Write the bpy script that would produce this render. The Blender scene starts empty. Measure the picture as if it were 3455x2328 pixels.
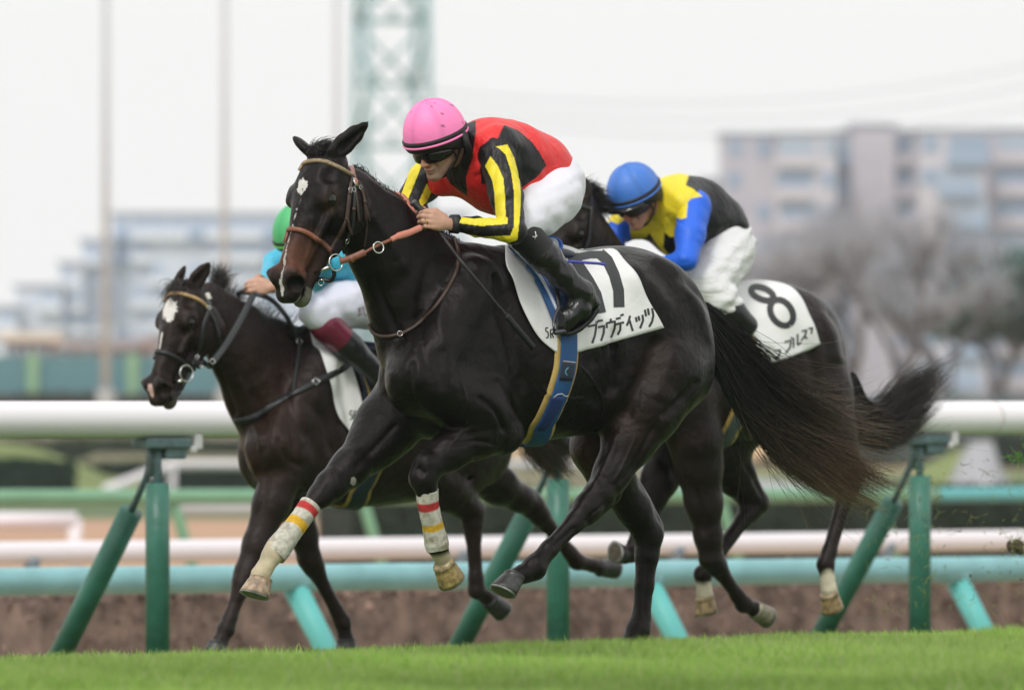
import bpy, math, random
import numpy as np
from mathutils import Vector, Matrix
from mathutils.bvhtree import BVHTree
random.seed(7); RNG = np.random.default_rng(11)
R = math.radians
sc = bpy.context.scene
col = sc.collection
# ---------------------------------------------------------------- camera: long lens, 1 m above the turf
CK = 18880.0            # picture units (2327 across) per metre at one metre
HC = 1.0                # camera height
cam_d = bpy.data.cameras.new('camera'); cam = bpy.data.objects.new('camera', cam_d); col.objects.link(cam)
cam.location = (0, 0, HC); cam.rotation_euler = (R(90), 0, 0)
cam_d.sensor_width = 36; cam_d.lens = 36*CK/2327.0
cam_d.shift_y = 128/2327.0
cam_d.clip_start = 1; cam_d.clip_end = 3000
cam_d.dof.use_dof = True; cam_d.dof.focus_distance = 31.3; cam_d.dof.aperture_fstop = 4.4
sc.camera = cam
# ---------------------------------------------------------------- overcast sky, weak soft sun
w = bpy.data.worlds.new('World'); sc.world = w; w.use_nodes = True
nt = w.node_tree; nt.nodes.clear()
sky = nt.nodes.new('ShaderNodeTexSky'); sky.sky_type = 'NISHITA'; sky.sun_disc = False
sky.sun_elevation = R(38); sky.sun_rotation = R(200); sky.dust_density = 4; sky.air_density = 1.5
mul = nt.nodes.new('ShaderNodeVectorMath'); mul.operation = 'SCALE'; mul.inputs['Scale'].default_value = 0.10
mix = nt.nodes.new('ShaderNodeMix'); mix.data_type = 'RGBA'; mix.inputs[0].default_value = 0.93
mix.inputs[7].default_value = (.95, .95, .935, 1)       # cloud deck
bg = nt.nodes.new('ShaderNodeBackground'); bg.inputs[1].default_value = 1.0
ow = nt.nodes.new('ShaderNodeOutputWorld')
nt.links.new(sky.outputs[0], mul.inputs[0]); nt.links.new(mul.outputs[0], mix.inputs[6])
nt.links.new(mix.outputs[2], bg.inputs[0]); nt.links.new(bg.outputs[0], ow.inputs[0])
sd = bpy.data.lights.new('sun', 'SUN'); sd.energy = 1.5; sd.angle = R(14); sd.color = (1, .97, .93)
so = bpy.data.objects.new('sun', sd); col.objects.link(so)
_az, _el = R(200), R(48)
_d = Vector((math.sin(_az)*math.cos(_el), math.cos(_az)*math.cos(_el), math.sin(_el)))
so.rotation_euler = _d.to_track_quat('Z', 'Y').to_euler()
sc.view_settings.view_transform = 'Standard'; sc.view_settings.look = 'None'
sc.view_settings.exposure = 0.20; sc.view_settings.gamma = 1
sc.cycles.max_bounces = 6; sc.cycles.volume_bounces = 0; sc.cycles.use_denoising = True
sc.render.film_transparent = False

# ---------------------------------------------------------------- helpers
def at(px, py, Y):      # a point of the photograph (2327-wide units) at distance Y
    return np.array([(px-1163.5)/CK*Y, Y, HC-(py-912.0)/CK*Y])
def tag(o, label=None, cat=None, group=None, kind=None):
    if label: o['label'] = label
    if cat: o['category'] = cat
    if group: o['group'] = group
    if kind: o['kind'] = kind
    return o
def empty(name, loc, label=None, cat=None, group=None):
    o = bpy.data.objects.new(name, None); o.location = tuple(loc); col.objects.link(o)
    o.empty_display_size = .1
    return tag(o, label, cat, group)
def mesh_obj(name, V, F, mat, parent=None, smooth=True, cols=None, mats=None, midx=None):
    """world-space vertices; parented without moving"""
    V = np.asarray(V, dtype=np.float32).reshape(-1, 3)
    me = bpy.data.meshes.new(name)
    if isinstance(F, np.ndarray) and F.ndim == 2:
        n, k = F.shape
        me.vertices.add(len(V)); me.vertices.foreach_set('co', V.ravel())
        me.loops.add(n*k); me.loops.foreach_set('vertex_index', F.astype(np.int32).ravel())
        me.polygons.add(n)
        me.polygons.foreach_set('loop_start', np.arange(0, n*k, k, dtype=np.int32))
        me.update(calc_edges=True)
    else:
        me.from_pydata([tuple(map(float, v)) for v in V], [], [tuple(map(int, f)) for f in F])
    if smooth: me.polygons.foreach_set('use_smooth', np.ones(len(me.polygons), dtype=bool))
    if cols is not None:
        c = np.ones((len(V), 4), dtype=np.float32); c[:, :3] = cols
        a = me.color_attributes.new('Col', 'FLOAT_COLOR', 'POINT'); a.data.foreach_set('color', c.ravel())
    ml = mats if mats else [mat]
    for m in ml: me.materials.append(m)
    if midx is not None: me.polygons.foreach_set('material_index', np.asarray(midx, dtype=np.int32))
    o = bpy.data.objects.new(name, me); col.objects.link(o)
    if parent is not None:
        o.parent = parent
        loc = Vector((0, 0, 0)); q = parent
        while q is not None: loc += q.location; q = q.parent
        o.location = -loc
    me.update()
    return o
def cat_mesh(parts):
    Vs, Fs, n = [], [], 0
    for V, F in parts:
        V = np.asarray(V, dtype=float).reshape(-1, 3); Vs.append(V)
        Fs += [tuple(int(i)+n for i in f) for f in F]; n += len(V)
    return np.concatenate(Vs), Fs
# ---- materials
def new_mat(name):
    m = bpy.data.materials.new(name); m.use_nodes = True
    return m, m.node_tree, m.node_tree.nodes['Principled BSDF']
def pmat(name, color, rough=.6, metal=0.0, noise=0.0, nscale=8.0, bump=0.0, bscale=60.0, spec=.5, coat=0.0, sheen=0.0, col2=None, attr=False, stretch=None):
    m, t, b = new_mat(name); N = t.nodes; L = t.links
    b.inputs['Roughness'].default_value = rough; b.inputs['Metallic'].default_value = metal
    b.inputs['Specular IOR Level'].default_value = spec
    b.inputs['Coat Weight'].default_value = coat; b.inputs['Coat Roughness'].default_value = .08
    b.inputs['Sheen Weight'].default_value = sheen; b.inputs['Sheen Roughness'].default_value = .4
    tc = N.new('ShaderNodeTexCoord'); src = tc.outputs['Object']
    if stretch:
        mp = N.new('ShaderNodeMapping'); mp.inputs['Scale'].default_value = stretch
        L.new(src, mp.inputs[0]); src = mp.outputs[0]
    base = None
    if attr:
        a = N.new('ShaderNodeAttribute'); a.attribute_name = 'Col'; base = a.outputs['Color']
    if noise > 0 or col2:
        nz = N.new('ShaderNodeTexNoise'); nz.inputs['Scale'].default_value = nscale; nz.inputs['Detail'].default_value = 6
        L.new(src, nz.inputs['Vector'])
        mx = N.new('ShaderNodeMix'); mx.data_type = 'RGBA'
        rp = N.new('ShaderNodeValToRGB'); rp.color_ramp.elements[0].position = .35; rp.color_ramp.elements[1].position = .68
        L.new(nz.outputs['Fac'], rp.inputs[0])
        if col2: 
            L.new(rp.outputs[0], mx.inputs[0]); mx.inputs[7].default_value = (*col2, 1)
            if base: L.new(base, mx.inputs[6])
            else: mx.inputs[6].default_value = (*color, 1)
        else:
            mx.blend_type = 'MULTIPLY'; mx.inputs[0].default_value = noise
            L.new(rp.outputs[0], mx.inputs[7])
            if base: L.new(base, mx.inputs[6])
            else: mx.inputs[6].default_value = (*color, 1)
        base = mx.outputs[2]
    if base: L.new(base, b.inputs['Base Color'])
    else: b.inputs['Base Color'].default_value = (*color, 1)
    if bump > 0:
        n2 = N.new('ShaderNodeTexNoise'); n2.inputs['Scale'].default_value = bscale; n2.inputs['Detail'].default_value = 5
        L.new(src, n2.inputs['Vector'])
        bp = N.new('ShaderNodeBump'); bp.inputs['Strength'].default_value = 1; bp.inputs['Distance'].default_value = bump
        L.new(n2.outputs['Fac'], bp.inputs['Height']); L.new(bp.outputs[0], b.inputs['Normal'])
    return m
# ---- smooth noise for numpy
_perm = RNG.random((32, 32, 32))
def vnoise(P, s):
    q = np.asarray(P)*s; i = np.floor(q).astype(int); f = q-i; f = f*f*(3-2*f); out = 0
    for a in (0, 1):
        for b_ in (0, 1):
            for c_ in (0, 1):
                wgt = (f[..., 0] if a else 1-f[..., 0])*(f[..., 1] if b_ else 1-f[..., 1])*(f[..., 2] if c_ else 1-f[..., 2])
                out = out+wgt*_perm[(i[..., 0]+a) % 32, (i[..., 1]+b_) % 32, (i[..., 2]+c_) % 32]
    return out*2-1
# ---- implicit surfaces: smooth union of tapered limbs and ellipsoids, meshed by surface nets
class Solid:
    def __init__(s): s.p = []
    def cone(s, a, b, ra, rb, k=.02, sq=None, neg=False):
        """tapered limb a-b; sq=(axis, q): thinner (q<1) or wider along axis"""
        a = np.asarray(a, float); b = np.asarray(b, float)
        T = None; m = 1.0
        if sq is not None:
            n = np.asarray(sq[0], float); n = n/np.linalg.norm(n); q = sq[1]
            T = np.eye(3)+(1/q-1)*np.outer(n, n); m = max(1., q)
        lo = np.minimum(a-ra*m, b-rb*m); hi = np.maximum(a+ra*m, b+rb*m)
        s.p.append(('c', a, b, ra, rb, k, T, neg, lo, hi)); return s
    def chain(s, pts, k=.02, sq=None):
        for (a, ra), (b, rb) in zip(pts[:-1], pts[1:]): s.cone(a, b, ra, rb, k, sq)
        return s
    def ell(s, c, r, M=None, k=.03, neg=False):
        """ellipsoid: rows of M are its axes"""
        c = np.asarray(c, float); r = np.asarray(r, float); M = np.eye(3) if M is None else np.asarray(M, float)
        e = np.sqrt(((M*r[:, None])**2).sum(0))
        s.p.append(('e', c, r, M, None, k, None, neg, c-e, c+e)); return s
    def ev(s, P, pr):
        if pr[0] == 'c':
            _, a, b, ra, rb, k, T, neg, lo, hi = pr
            pa = P-a; ba = b-a
            if T is not None: pa = pa@T.T; ba = T@ba
            l2 = ba@ba; l = math.sqrt(l2)+1e-9
            t = np.clip(pa@ba/(l2+1e-12), 0, 1)
            # shift along the axis so that the taper is a true cone
            sl = (ra-rb)/l
            if abs(sl) < .9:
                d0 = pa-t[..., None]*ba
                yy = np.sqrt((d0**2).sum(-1)); 
                t = np.clip((pa@ba)/(l2+1e-12)-sl*yy/math.sqrt(1-sl*sl)/l*1.0, 0, 1)
            d = pa-t[..., None]*ba
            return np.sqrt((d**2).sum(-1))-(ra+(rb-ra)*t)
        _, c, r, M, _, k, _, neg, lo, hi = pr
        q = (P-c)@M.T
        k0 = np.sqrt(((q/r)**2).sum(-1)); k1 = np.sqrt(((q/(r*r))**2).sum(-1))+1e-9
        return k0*(k0-1)/k1
    def field(s, P):
        """distance at scattered points"""
        f = np.full(P.shape[:-1], .2)
        for pr in s.p: f = s.comb(f, s.ev(P, pr), pr[5], pr[7])
        return f
    @staticmethod
    def comb(f, d, k, neg):
        if neg:
            h = np.maximum(k-np.abs(f+d), 0)/k
            return np.maximum(f, -d)+h*h*k*.25
        h = np.maximum(k-np.abs(f-d), 0)/k
        return np.minimum(f, d)-h*h*k*.25
    def mesh(s, h=.008, smooth=1, inflate=0.0, noise=None, clip=None):
        lo = np.min([p[8] for p in s.p if not p[7]], 0)-3*h-inflate; hi = np.max([p[9] for p in s.p if not p[7]], 0)+3*h+inflate
        n = np.ceil((hi-lo)/h).astype(int)+1
        f = np.full(n, .08, dtype=np.float32)
        ax = [lo[i]+h*np.arange(n[i]) for i in range(3)]
        for pr in s.p:
            pad = pr[5]+3*h+inflate+.01
            i0 = np.maximum(((pr[8]-pad-lo)/h).astype(int), 0); i1 = np.minimum(((pr[9]+pad-lo)/h).astype(int)+2, n)
            if (i1 <= i0).any(): continue
            sl = tuple(slice(i0[i], i1[i]) for i in range(3))
            P = np.stack(np.meshgrid(*[ax[i][sl[i]].astype(np.float32) for i in range(3)], indexing='ij'), -1)
            f[sl] = s.comb(f[sl], s.ev(P, pr).astype(np.float32), pr[5], pr[7])
        if inflate: f -= inflate
        if noise is not None or clip is not None:
            m = np.abs(f) < 4*h+.02
            I = np.nonzero(m); P = np.stack([ax[i][I[i]] for i in range(3)], -1)
            if noise is not None: f[I] += noise(P)
            if clip is not None:
                I = np.nonzero(f < 3*h); P = np.stack([ax[i][I[i]] for i in range(3)], -1)
                f[I] = np.maximum(f[I], clip(P))
        V, F = nets(f, lo, h)
        for _ in range(smooth): V = relax(V, F)
        return V, F
def nets(f, lo, h):
    ins = f < 0
    n = np.array(f.shape)
    c = np.zeros(n-1, dtype=np.int8)
    for a in (0, 1):
        for b in (0, 1):
            for d in (0, 1): c += ins[a:n[0]-1+a, b:n[1]-1+b, d:n[2]-1+d]
    I = np.array(np.nonzero((c > 0) & (c < 8))).T
    idx = np.full(n-1, -1, dtype=np.int32); idx[I[:, 0], I[:, 1], I[:, 2]] = np.arange(len(I))
    S = np.zeros((len(I), 3)); C = np.zeros(len(I))
    cs = [(a, b, d) for a in (0, 1) for b in (0, 1) for d in (0, 1)]
    for p in cs:
        for ax_ in range(3):
            if p[ax_]: continue
            q = list(p); q[ax_] = 1
            fa = f[I[:, 0]+p[0], I[:, 1]+p[1], I[:, 2]+p[2]].astype(float); fb = f[I[:, 0]+q[0], I[:, 1]+q[1], I[:, 2]+q[2]].astype(float)
            m = (fa < 0) != (fb < 0); t = np.where(m, fa/(fa-fb+1e-12), 0)
            for j in range(3): S[:, j] += np.where(m, p[j]+(t if j == ax_ else 0), 0)
            C += m
    V = (I+S/C[:, None])*h+lo
    Fs = []
    for ax_ in range(3):
        u, v = (ax_+1) % 3, (ax_+2) % 3
        sa = [slice(None)]*3; sb = [slice(None)]*3; sa[ax_] = slice(0, n[ax_]-1); sb[ax_] = slice(1, n[ax_])
        A = ins[tuple(sa)]; B = ins[tuple(sb)]
        J = np.array(np.nonzero(A != B)).T
        J = J[(J[:, u] > 0) & (J[:, v] > 0) & (J[:, u] < n[u]-1) & (J[:, v] < n[v]-1)]
        q = []
        for du, dv in ((1, 1), (0, 1), (0, 0), (1, 0)):
            K = J.copy(); K[:, u] -= du; K[:, v] -= dv; q.append(idx[K[:, 0], K[:, 1], K[:, 2]])
        q = np.stack(q, 1); fl = ~A[J[:, 0], J[:, 1], J[:, 2]]
        q[fl] = q[fl][:, ::-1]
        Fs.append(q)
    return V, np.concatenate(Fs)
def relax(V, F, w=.5):
    S = np.zeros_like(V); C = np.zeros(len(V))
    for a, b in ((0, 1), (1, 2), (2, 3), (3, 0)):
        for i, j in ((a, b), (b, a)):
            for x in range(3): S[:, x] += np.bincount(F[:, i], V[F[:, j], x], len(V))
            C += np.bincount(F[:, i], minlength=len(V))
    return V*(1-w)+w*S/np.maximum(C, 1)[:, None]
def norms(V, F):
    a = V[F[:, 2]]-V[F[:, 0]]; b = V[F[:, 3]]-V[F[:, 1]]; n = np.cross(a, b)
    N = np.zeros_like(V)
    for i in range(4):
        for x in range(3): N[:, x] += np.bincount(F[:, i], n[:, x], len(V))
    return N/(np.linalg.norm(N, axis=1)[:, None]+1e-12)
def tube(pts, rad, n=8, closed=False, flat=None):
    """tube along pts; rad number or list; flat=(axis, q) squashes the section"""
    P = [np.asarray(p, float) for p in pts]; m = len(P); V = []; F = []
    r = rad if hasattr(rad, '__len__') else [rad]*m
    up = None
    for i in range(m):
        t = P[(i+1) % m]-P[i-1] if closed else P[min(i+1, m-1)]-P[max(i-1, 0)]
        t = t/(np.linalg.norm(t)+1e-12)
        if up is None:
            up = np.cross(t, [0, 0, 1.] if abs(t[2]) < .9 else [1., 0, 0])
        up = up-t*(up@t); up /= np.linalg.norm(up)+1e-12; w_ = np.cross(t, up)
        for j in range(n):
            a = 2*math.pi*j/n; o = r[i]*(math.cos(a)*up+math.sin(a)*w_)
            if flat is not None:
                ax_ = np.asarray(flat[0][i] if isinstance(flat[0], list) else flat[0], float); o = o+(flat[1]-1)*(o@ax_)*ax_
            V.append(P[i]+o)
    for i in range(m if closed else m-1):
        for j in range(n):
            F.append((i*n+j, i*n+(j+1) % n, ((i+1) % m)*n+(j+1) % n, ((i+1) % m)*n+j))
    if not closed:
        F.append(tuple(range(n))[::-1]); F.append(tuple((m-1)*n+j for j in range(n)))
    return np.array(V), F
def spline(P, n=8):
    P = [np.asarray(p, float) for p in P]; out = []
    for i in range(len(P)-1):
        p0 = P[max(i-1, 0)]; p1 = P[i]; p2 = P[i+1]; p3 = P[min(i+2, len(P)-1)]
        for j in range(n):
            t = j/n
            out.append(.5*((2*p1)+(p2-p0)*t+(2*p0-5*p1+4*p2-p3)*t*t+(3*p1-p0-3*p2+p3)*t**3))
    out.append(P[-1]); return out
def strands(paths, rad, sides=3):
    """many hair strands: paths (N, M, 3), radius per strand and point (N, M)"""
    paths = np.asarray(paths); N, M, _ = paths.shape
    T = np.gradient(paths, axis=1); T /= np.linalg.norm(T, axis=2)[..., None]+1e-9
    U = np.cross(T, np.array([.3, .5, .81])); U /= np.linalg.norm(U, axis=2)[..., None]+1e-9; W_ = np.cross(T, U)
    a = np.arange(sides)*2*np.pi/sides
    V = paths[:, :, None]+rad[:, :, None, None]*(np.cos(a)[:, None]*U[:, :, None]+np.sin(a)[:, None]*W_[:, :, None])
    i = np.arange(N)[:, None, None]*M*sides; j = np.arange(M-1)[None, :, None]*sides; k = np.arange(sides)[None, None]
    k2 = (k+1) % sides
    F = np.stack([i+j+k, i+j+k2, i+j+sides+k2, i+j+sides+k], -1).reshape(-1, 4)
    return V.reshape(-1, 3), F
def box(c, s, M=None):
    V = np.array([[x, y, z] for x in (-.5, .5) for y in (-.5, .5) for z in (-.5, .5)])*np.asarray(s, float)
    if M is not None: V = V@np.asarray(M)
    return V+np.asarray(c, float), [(0, 1, 3, 2), (4, 6, 7, 5), (0, 4, 5, 1), (2, 3, 7, 6), (0, 2, 6, 4), (1, 5, 7, 3)]
def bevel(o, wdt=.01, seg=2):
    m = o.modifiers.new('bevel', 'BEVEL'); m.width = wdt; m.segments = seg; m.limit_method = 'ANGLE'; return o
def in_poly(X, Y, poly):
    c = np.zeros(np.shape(X), bool); n = len(poly)
    for i in range(n):
        x1, y1 = poly[i]; x2, y2 = poly[(i+1) % n]
        if y1 == y2: continue
        c ^= ((y1 > Y) != (y2 > Y)) & (X < (x2-x1)*(Y-y1)/(y2-y1)+x1)
    return c
def topx(V):            # world -> photograph units
    V = np.asarray(V); return 1163.5+V[..., 0]/V[..., 1]*CK, 912-(V[..., 2]-HC)/V[..., 1]*CK
# ================================================================ the setting
def zt(x, y):           # turf surface; the track runs along lines of constant y - x
    w_ = np.asarray(y)-np.asarray(x)
    xs = [0, 22, 25.4, 26.4, 28.8, 30.5, 33.0, 36.6, 38.4, 40, 42.5, 43.3]; zs = [.17, .20, .222, .18, .035, 0, 0, -.10, -.15, -.30, -.31, -.33]
    return np.interp(w_, xs, zs)
def grid_mesh(name, xs, ws, zf, mat):
    X, W_ = np.meshgrid(xs, ws, indexing='ij'); Y = W_+X; Z = zf(X, Y)
    V = np.stack([X, Y, Z], -1).reshape(-1, 3); m = len(ws); i, j = np.meshgrid(np.arange(len(xs)-1), np.arange(m-1), indexing='ij')
    a = (i*m+j).ravel(); F = np.stack([a, a+m, a+m+1, a+1], 1)
    return tag(mesh_obj(name, V, F, mat), kind='structure')
M_SOIL = pmat('turf_thatch', (.10, .19, .035), .95, noise=.6, nscale=14, bump=.02, bscale=30)
grid_mesh('turf', np.linspace(-60, 60, 60), np.r_[np.linspace(-10, 24, 20), np.linspace(24.5, 43.3, 60)], zt, M_SOIL)
def zb(x, y):
    w_ = np.asarray(y)-np.asarray(x); return np.interp(w_, [43.3, 45.3, 46], [-.33, -1.0, -1.02])
grid_mesh('bank', np.linspace(-60, 60, 30), np.linspace(43.3, 46, 8), zb, pmat('bank_grass', (.11, .15, .05), .95, noise=.5, nscale=4, bump=.03, bscale=20))
def gmat():
    m, t, b = new_mat('infield_sand'); N = t.nodes; L = t.links; b.inputs['Roughness'].default_value = .95
    g = N.new('ShaderNodeNewGeometry'); s = N.new('ShaderNodeSeparateXYZ'); L.new(g.outputs['Position'], s.inputs[0])
    r = N.new('ShaderNodeValToRGB'); mr = N.new('ShaderNodeMapRange'); mr.inputs[1].default_value = 40; mr.inputs[2].default_value = 640; L.new(s.outputs['Y'], mr.inputs[0]); L.new(mr.outputs[0], r.inputs[0])
    e = r.color_ramp.elements; e[0].position = 0; e[0].color = (.50, .36, .22, 1); e[1].position = 1; e[1].color = (.30, .30, .20, 1)
    for p_, c_ in ((.05, (.50, .36, .22)), (.08, (.53, .32, .20)), (.165, (.53, .32, .20)), (.175, (.10, .16, .06)), (.33, (.15, .19, .07)), (.36, (.62, .40, .20)), (.72, (.70, .48, .26)), (.76, (.20, .22, .12))):
        q = r.color_ramp.elements.new(p_); q.color = (*c_, 1)
    n = N.new('ShaderNodeTexNoise'); n.inputs['Scale'].default_value = .6; n.inputs['Detail'].default_value = 8; L.new(g.outputs['Position'], n.inputs[0])
    mx = N.new('ShaderNodeMix'); mx.data_type = 'RGBA'; mx.blend_type = 'MULTIPLY'; mx.inputs[0].default_value = .35; L.new(r.outputs[0], mx.inputs[6]); L.new(n.outputs[1], mx.inputs[7]); L.new(mx.outputs[2], b.inputs['Base Color'])
    return m
V = [(-2500, 43, -1.02), (2500, 43, -1.02), (2500, 2600, -1.02), (-2500, 2600, -1.02)]
# the sheet starts under the bank, along it
V = [(-1200, 45.9-1200+0, -1.02), (1200, 45.9+1200, -1.02), (1200, 2600, -1.02), (-1200, 2600, -1.02)]
tag(mesh_obj('ground', V, [(0, 1, 2, 3)], gmat(), smooth=False), kind='structure')
# ---- grass
def grass(n, x0, x1, w0, w1, h, wd, seed):
    rg = np.random.default_rng(seed); x = rg.uniform(x0, x1, n); w_ = rg.uniform(w0, w1, n); y = w_+x; z = zt(x, y)-.004
    clump = .78+.42*vnoise(np.stack([x, y, x*0], 1), 2.3)+.25*vnoise(np.stack([x, y, x*0+3], 1), 9)
    a = rg.uniform(0, 6.28, n); ln = h*rg.uniform(.45, 1.1, n)*clump; lean = rg.uniform(.05, .75, n); b_ = rg.uniform(0, 6.28, n)
    dx, dy = np.cos(a), np.sin(a); wx, wy = -np.sin(b_), np.cos(b_); P = []
    for t, k in ((0, 1), (.55, .8), (1, .12)):
        cx = x+dx*lean*ln*t*t; cy = y+dy*lean*ln*t*t; cz = z+ln*(t-.25*lean*t*t); hw = wd*k*.5
        P += [np.stack([cx-wx*hw, cy-wy*hw, cz], 1), np.stack([cx+wx*hw, cy+wy*hw, cz], 1)]
    V = np.stack(P, 1).reshape(-1, 3); o = np.arange(n)[:, None]*6
    F = np.concatenate([o+np.array([[0, 1, 3, 2]]), o+np.array([[2, 3, 5, 4]])])
    hue = rg.random(n); C = np.array([.20, .37, .035])*(1-hue[:, None])+np.array([.36, .50, .08])*hue[:, None]; dry = rg.random(n) < .05; C[dry] = (.45, .42, .18)
    pt = np.clip(vnoise(np.stack([x, y, x*0+7], 1), .8)+.5*vnoise(np.stack([x, y, x*0+9], 1), 3.1), 0, 1)[:, None]*.55; C = C*(1-pt)+np.array([.34, .44, .09])*pt
    C = C*[1.16, 1.15, 1.9]*(.88+.26*(vnoise(np.stack([x, y, x*0], 1), 1.1)))[:, None]
    C = np.repeat(C, 6, 0)
    return V, F, C
def leafmat(name, attr=True, color=(0, 0, 0), trans=.35, rough=.6):
    m, t, b = new_mat(name); N = t.nodes; L = t.links; o = N['Material Output']
    b.inputs['Roughness'].default_value = rough; b.inputs['Specular IOR Level'].default_value = .25
    tr = N.new('ShaderNodeBsdfTranslucent'); ms = N.new('ShaderNodeMixShader'); ms.inputs[0].default_value = trans
    a = N.new('ShaderNodeAttribute'); a.attribute_name = 'Col'
    L.new(a.outputs[0], b.inputs['Base Color']); L.new(a.outputs[0], tr.inputs[0])
    L.new(b.outputs[0], ms.inputs[1]); L.new(tr.outputs[0], ms.inputs[2]); L.new(ms.outputs[0], o.inputs['Surface'])
    return m
M_GRASS = leafmat('grass_blade')
Ga = [grass(230000, -2.6, 2.8, 21.2, 26.2, .058, .0036, 1), grass(60000, -4.5, 4.5, 26.2, 31, .055, .005, 2), grass(60000, -5, 5, 31, 43, .060, .006, 3), grass(40000, -5, 5, 18.5, 21.2, .058, .005, 4)]
n0 = 0; Vs, Fs, Cs = [], [], []
for V, F, C in Ga: Vs.append(V); Fs.append(F+n0); Cs.append(C); n0 += len(V)
tag(mesh_obj('grass', np.concatenate(Vs), np.concatenate(Fs), M_GRASS, cols=np.concatenate(Cs)), 'short bright green turf of the racecourse in front of the horses', 'grass', kind='stuff')
# ---- rails
def wl(px, w_):         # point on the line y - x = w_ seen at picture column px
    t = (px-1163.5)/CK; Y = w_/(1-t); return np.array([t*Y, Y])
PLASTIC = pmat('white_rail_plastic', (.80, .77, .79), .35, noise=.12, nscale=3, bump=.001, bscale=20)
def rail_white(name_mat='rail_white', low=(.50, .44, .22)):
    m, t, b = new_mat(name_mat); N = t.nodes; L = t.links; b.inputs['Roughness'].default_value = .6
    a = N.new('ShaderNodeAttribute'); a.attribute_name = 'Col'; L.new(a.outputs[0], b.inputs['Base Color']); return m
M_RAIL = rail_white()
GREENPAD = pmat('green_padding', (.045, .19, .14), .42, noise=.25, nscale=9, bump=.004, bscale=18)
GREENMET = pmat('grey_green_steel', (.12, .20, .21), .5, noise=.4, nscale=20)
CYANR = pmat('turquoise_rail', (.25, .50, .53), .55, noise=.18, nscale=5, bump=.002, bscale=14)
CYANL = pmat('turquoise_leg', (.12, .48, .46), .5)
LGREEN = pmat('light_green_rail', (.19, .40, .25), .5, noise=.1, nscale=3)
GREYP = pmat('grey_pipe', (.17, .22, .26), .5)
WHITER = pmat('white_far_rail', (.80, .76, .80), .5)
def rail_tube(name, w_, z0, z1, r, pxa, pxb, mat, parent, n=60, cols=True, sq=1.0):
    a, b = wl(pxa, w_), wl(pxb, w_); P = [np.array([*(a+(b-a)*i/n), z0+(z1-z0)*i/n]) for i in range(n+1)]
    V, F = tube(P, r, 24)
    C = None
    if cols:
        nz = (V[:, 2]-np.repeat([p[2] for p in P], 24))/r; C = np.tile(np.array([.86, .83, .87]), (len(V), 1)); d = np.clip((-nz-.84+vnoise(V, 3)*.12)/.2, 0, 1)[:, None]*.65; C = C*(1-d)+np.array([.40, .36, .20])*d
    return mesh_obj(name, V, F, mat, parent, cols=C)
p0 = wl(358, 42.5)
fence1 = empty('running_rail', (*p0, -.2), 'white plastic running rail on green padded posts, just behind the horses', 'fence')
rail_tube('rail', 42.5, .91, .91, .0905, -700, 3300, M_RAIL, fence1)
n_ = np.array([-.7071, .7071, 0]); rdir = np.array([.7071, .7071, 0])
for px_ in (-620, 358, 1268, 2090, 2850):
    c = wl(px_, 42.5); B_ = np.array([c[0], c[1], 0.])
    V, F = tube([B_+[0, 0, -.36], B_+[0, 0, .30], B_+[0, 0, .600]], [.060, .0595, .0585], 24); mesh_obj('post', V, F, GREENPAD, fence1)
    V, F = cat_mesh([tube([B_+[0, 0, .55], B_+[0, 0, .82]], .022, 10), box(B_+[-.0, 0, .72]+n_*.03, (.05, .05, .17), np.array([rdir, n_, [0, 0, 1]]))]); mesh_obj('post_core', V, F, GREENMET, fence1)
    V, F = cat_mesh([box(B_+[0, 0, .795]+rdir*.03, (.30, .12, .055), np.array([rdir, n_, [0, 0, 1]])), box(B_+[0, 0, .75]+rdir*.09, (.14, .09, .07), np.array([rdir, n_, [0, 0, 1]]))]); bevel(mesh_obj('bracket', V, F, GREENMET, fence1, smooth=False), .012)
    V, F = cat_mesh([box(B_+[0, 0, .80]+rdir*.22-n_*.05, (.05, .03, .07), np.array([rdir, n_, [0, 0, 1]])), box(B_+[0, 0, .765]+rdir*.19-n_*.055, (.04, .02, .03), np.array([rdir, n_, [0, 0, 1]]))]); bevel(mesh_obj('clamp', V, F, pmat('clamp_white', (.6, .6, .6), .5), fence1, smooth=False), .006)
    t0 = B_+n_*.05+[0, 0, .68]; t1 = B_+n_*.19+[0, 0, .46]; t2 = B_+n_*.78+[0, 0, -.35]
    V, F = tube([t0, t1], .017, 8); mesh_obj('rod', V, F, GREENMET, fence1)
    V, F = tube([t1, t1*.5+t2*.5, t2], .058, 22); mesh_obj('brace', V, F, GREENPAD, fence1)
    V, F = tube([t1+n_*.045+[0, 0, .004], t2+n_*.045], .012, 6); mesh_obj('brace_seam', V, F, pmat('dark_seam', (.01, .05, .04), .6), fence1)
    V, F = cat_mesh([tube([B_+rdir*-.052+[0, 0, -.2], B_+rdir*-.052+[0, 0, .59]], .006, 6)]); mesh_obj('post_seam', V, F, pmat('dark_seam2', (.01, .05, .04), .6), fence1)
for px_ in (-210, 1040, 2252):
    c = wl(px_, 42.5); B_ = np.array([c[0], c[1], .91]); V, F = tube([B_-rdir*.010, B_+rdir*.010], .0925, 24); mesh_obj('joint_collar', V, F, pmat('collar_white', (.70, .64, .64), .5), fence1)
fence2 = empty('inner_rail', (*wl(600, 47.8), -1), 'wide turquoise rail with bent turquoise legs, second rail behind the horses', 'fence')
rail_tube('rail', 47.8, .035, -.045, .0775, -700, 3200, CYANR, fence2, cols=False)
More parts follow.
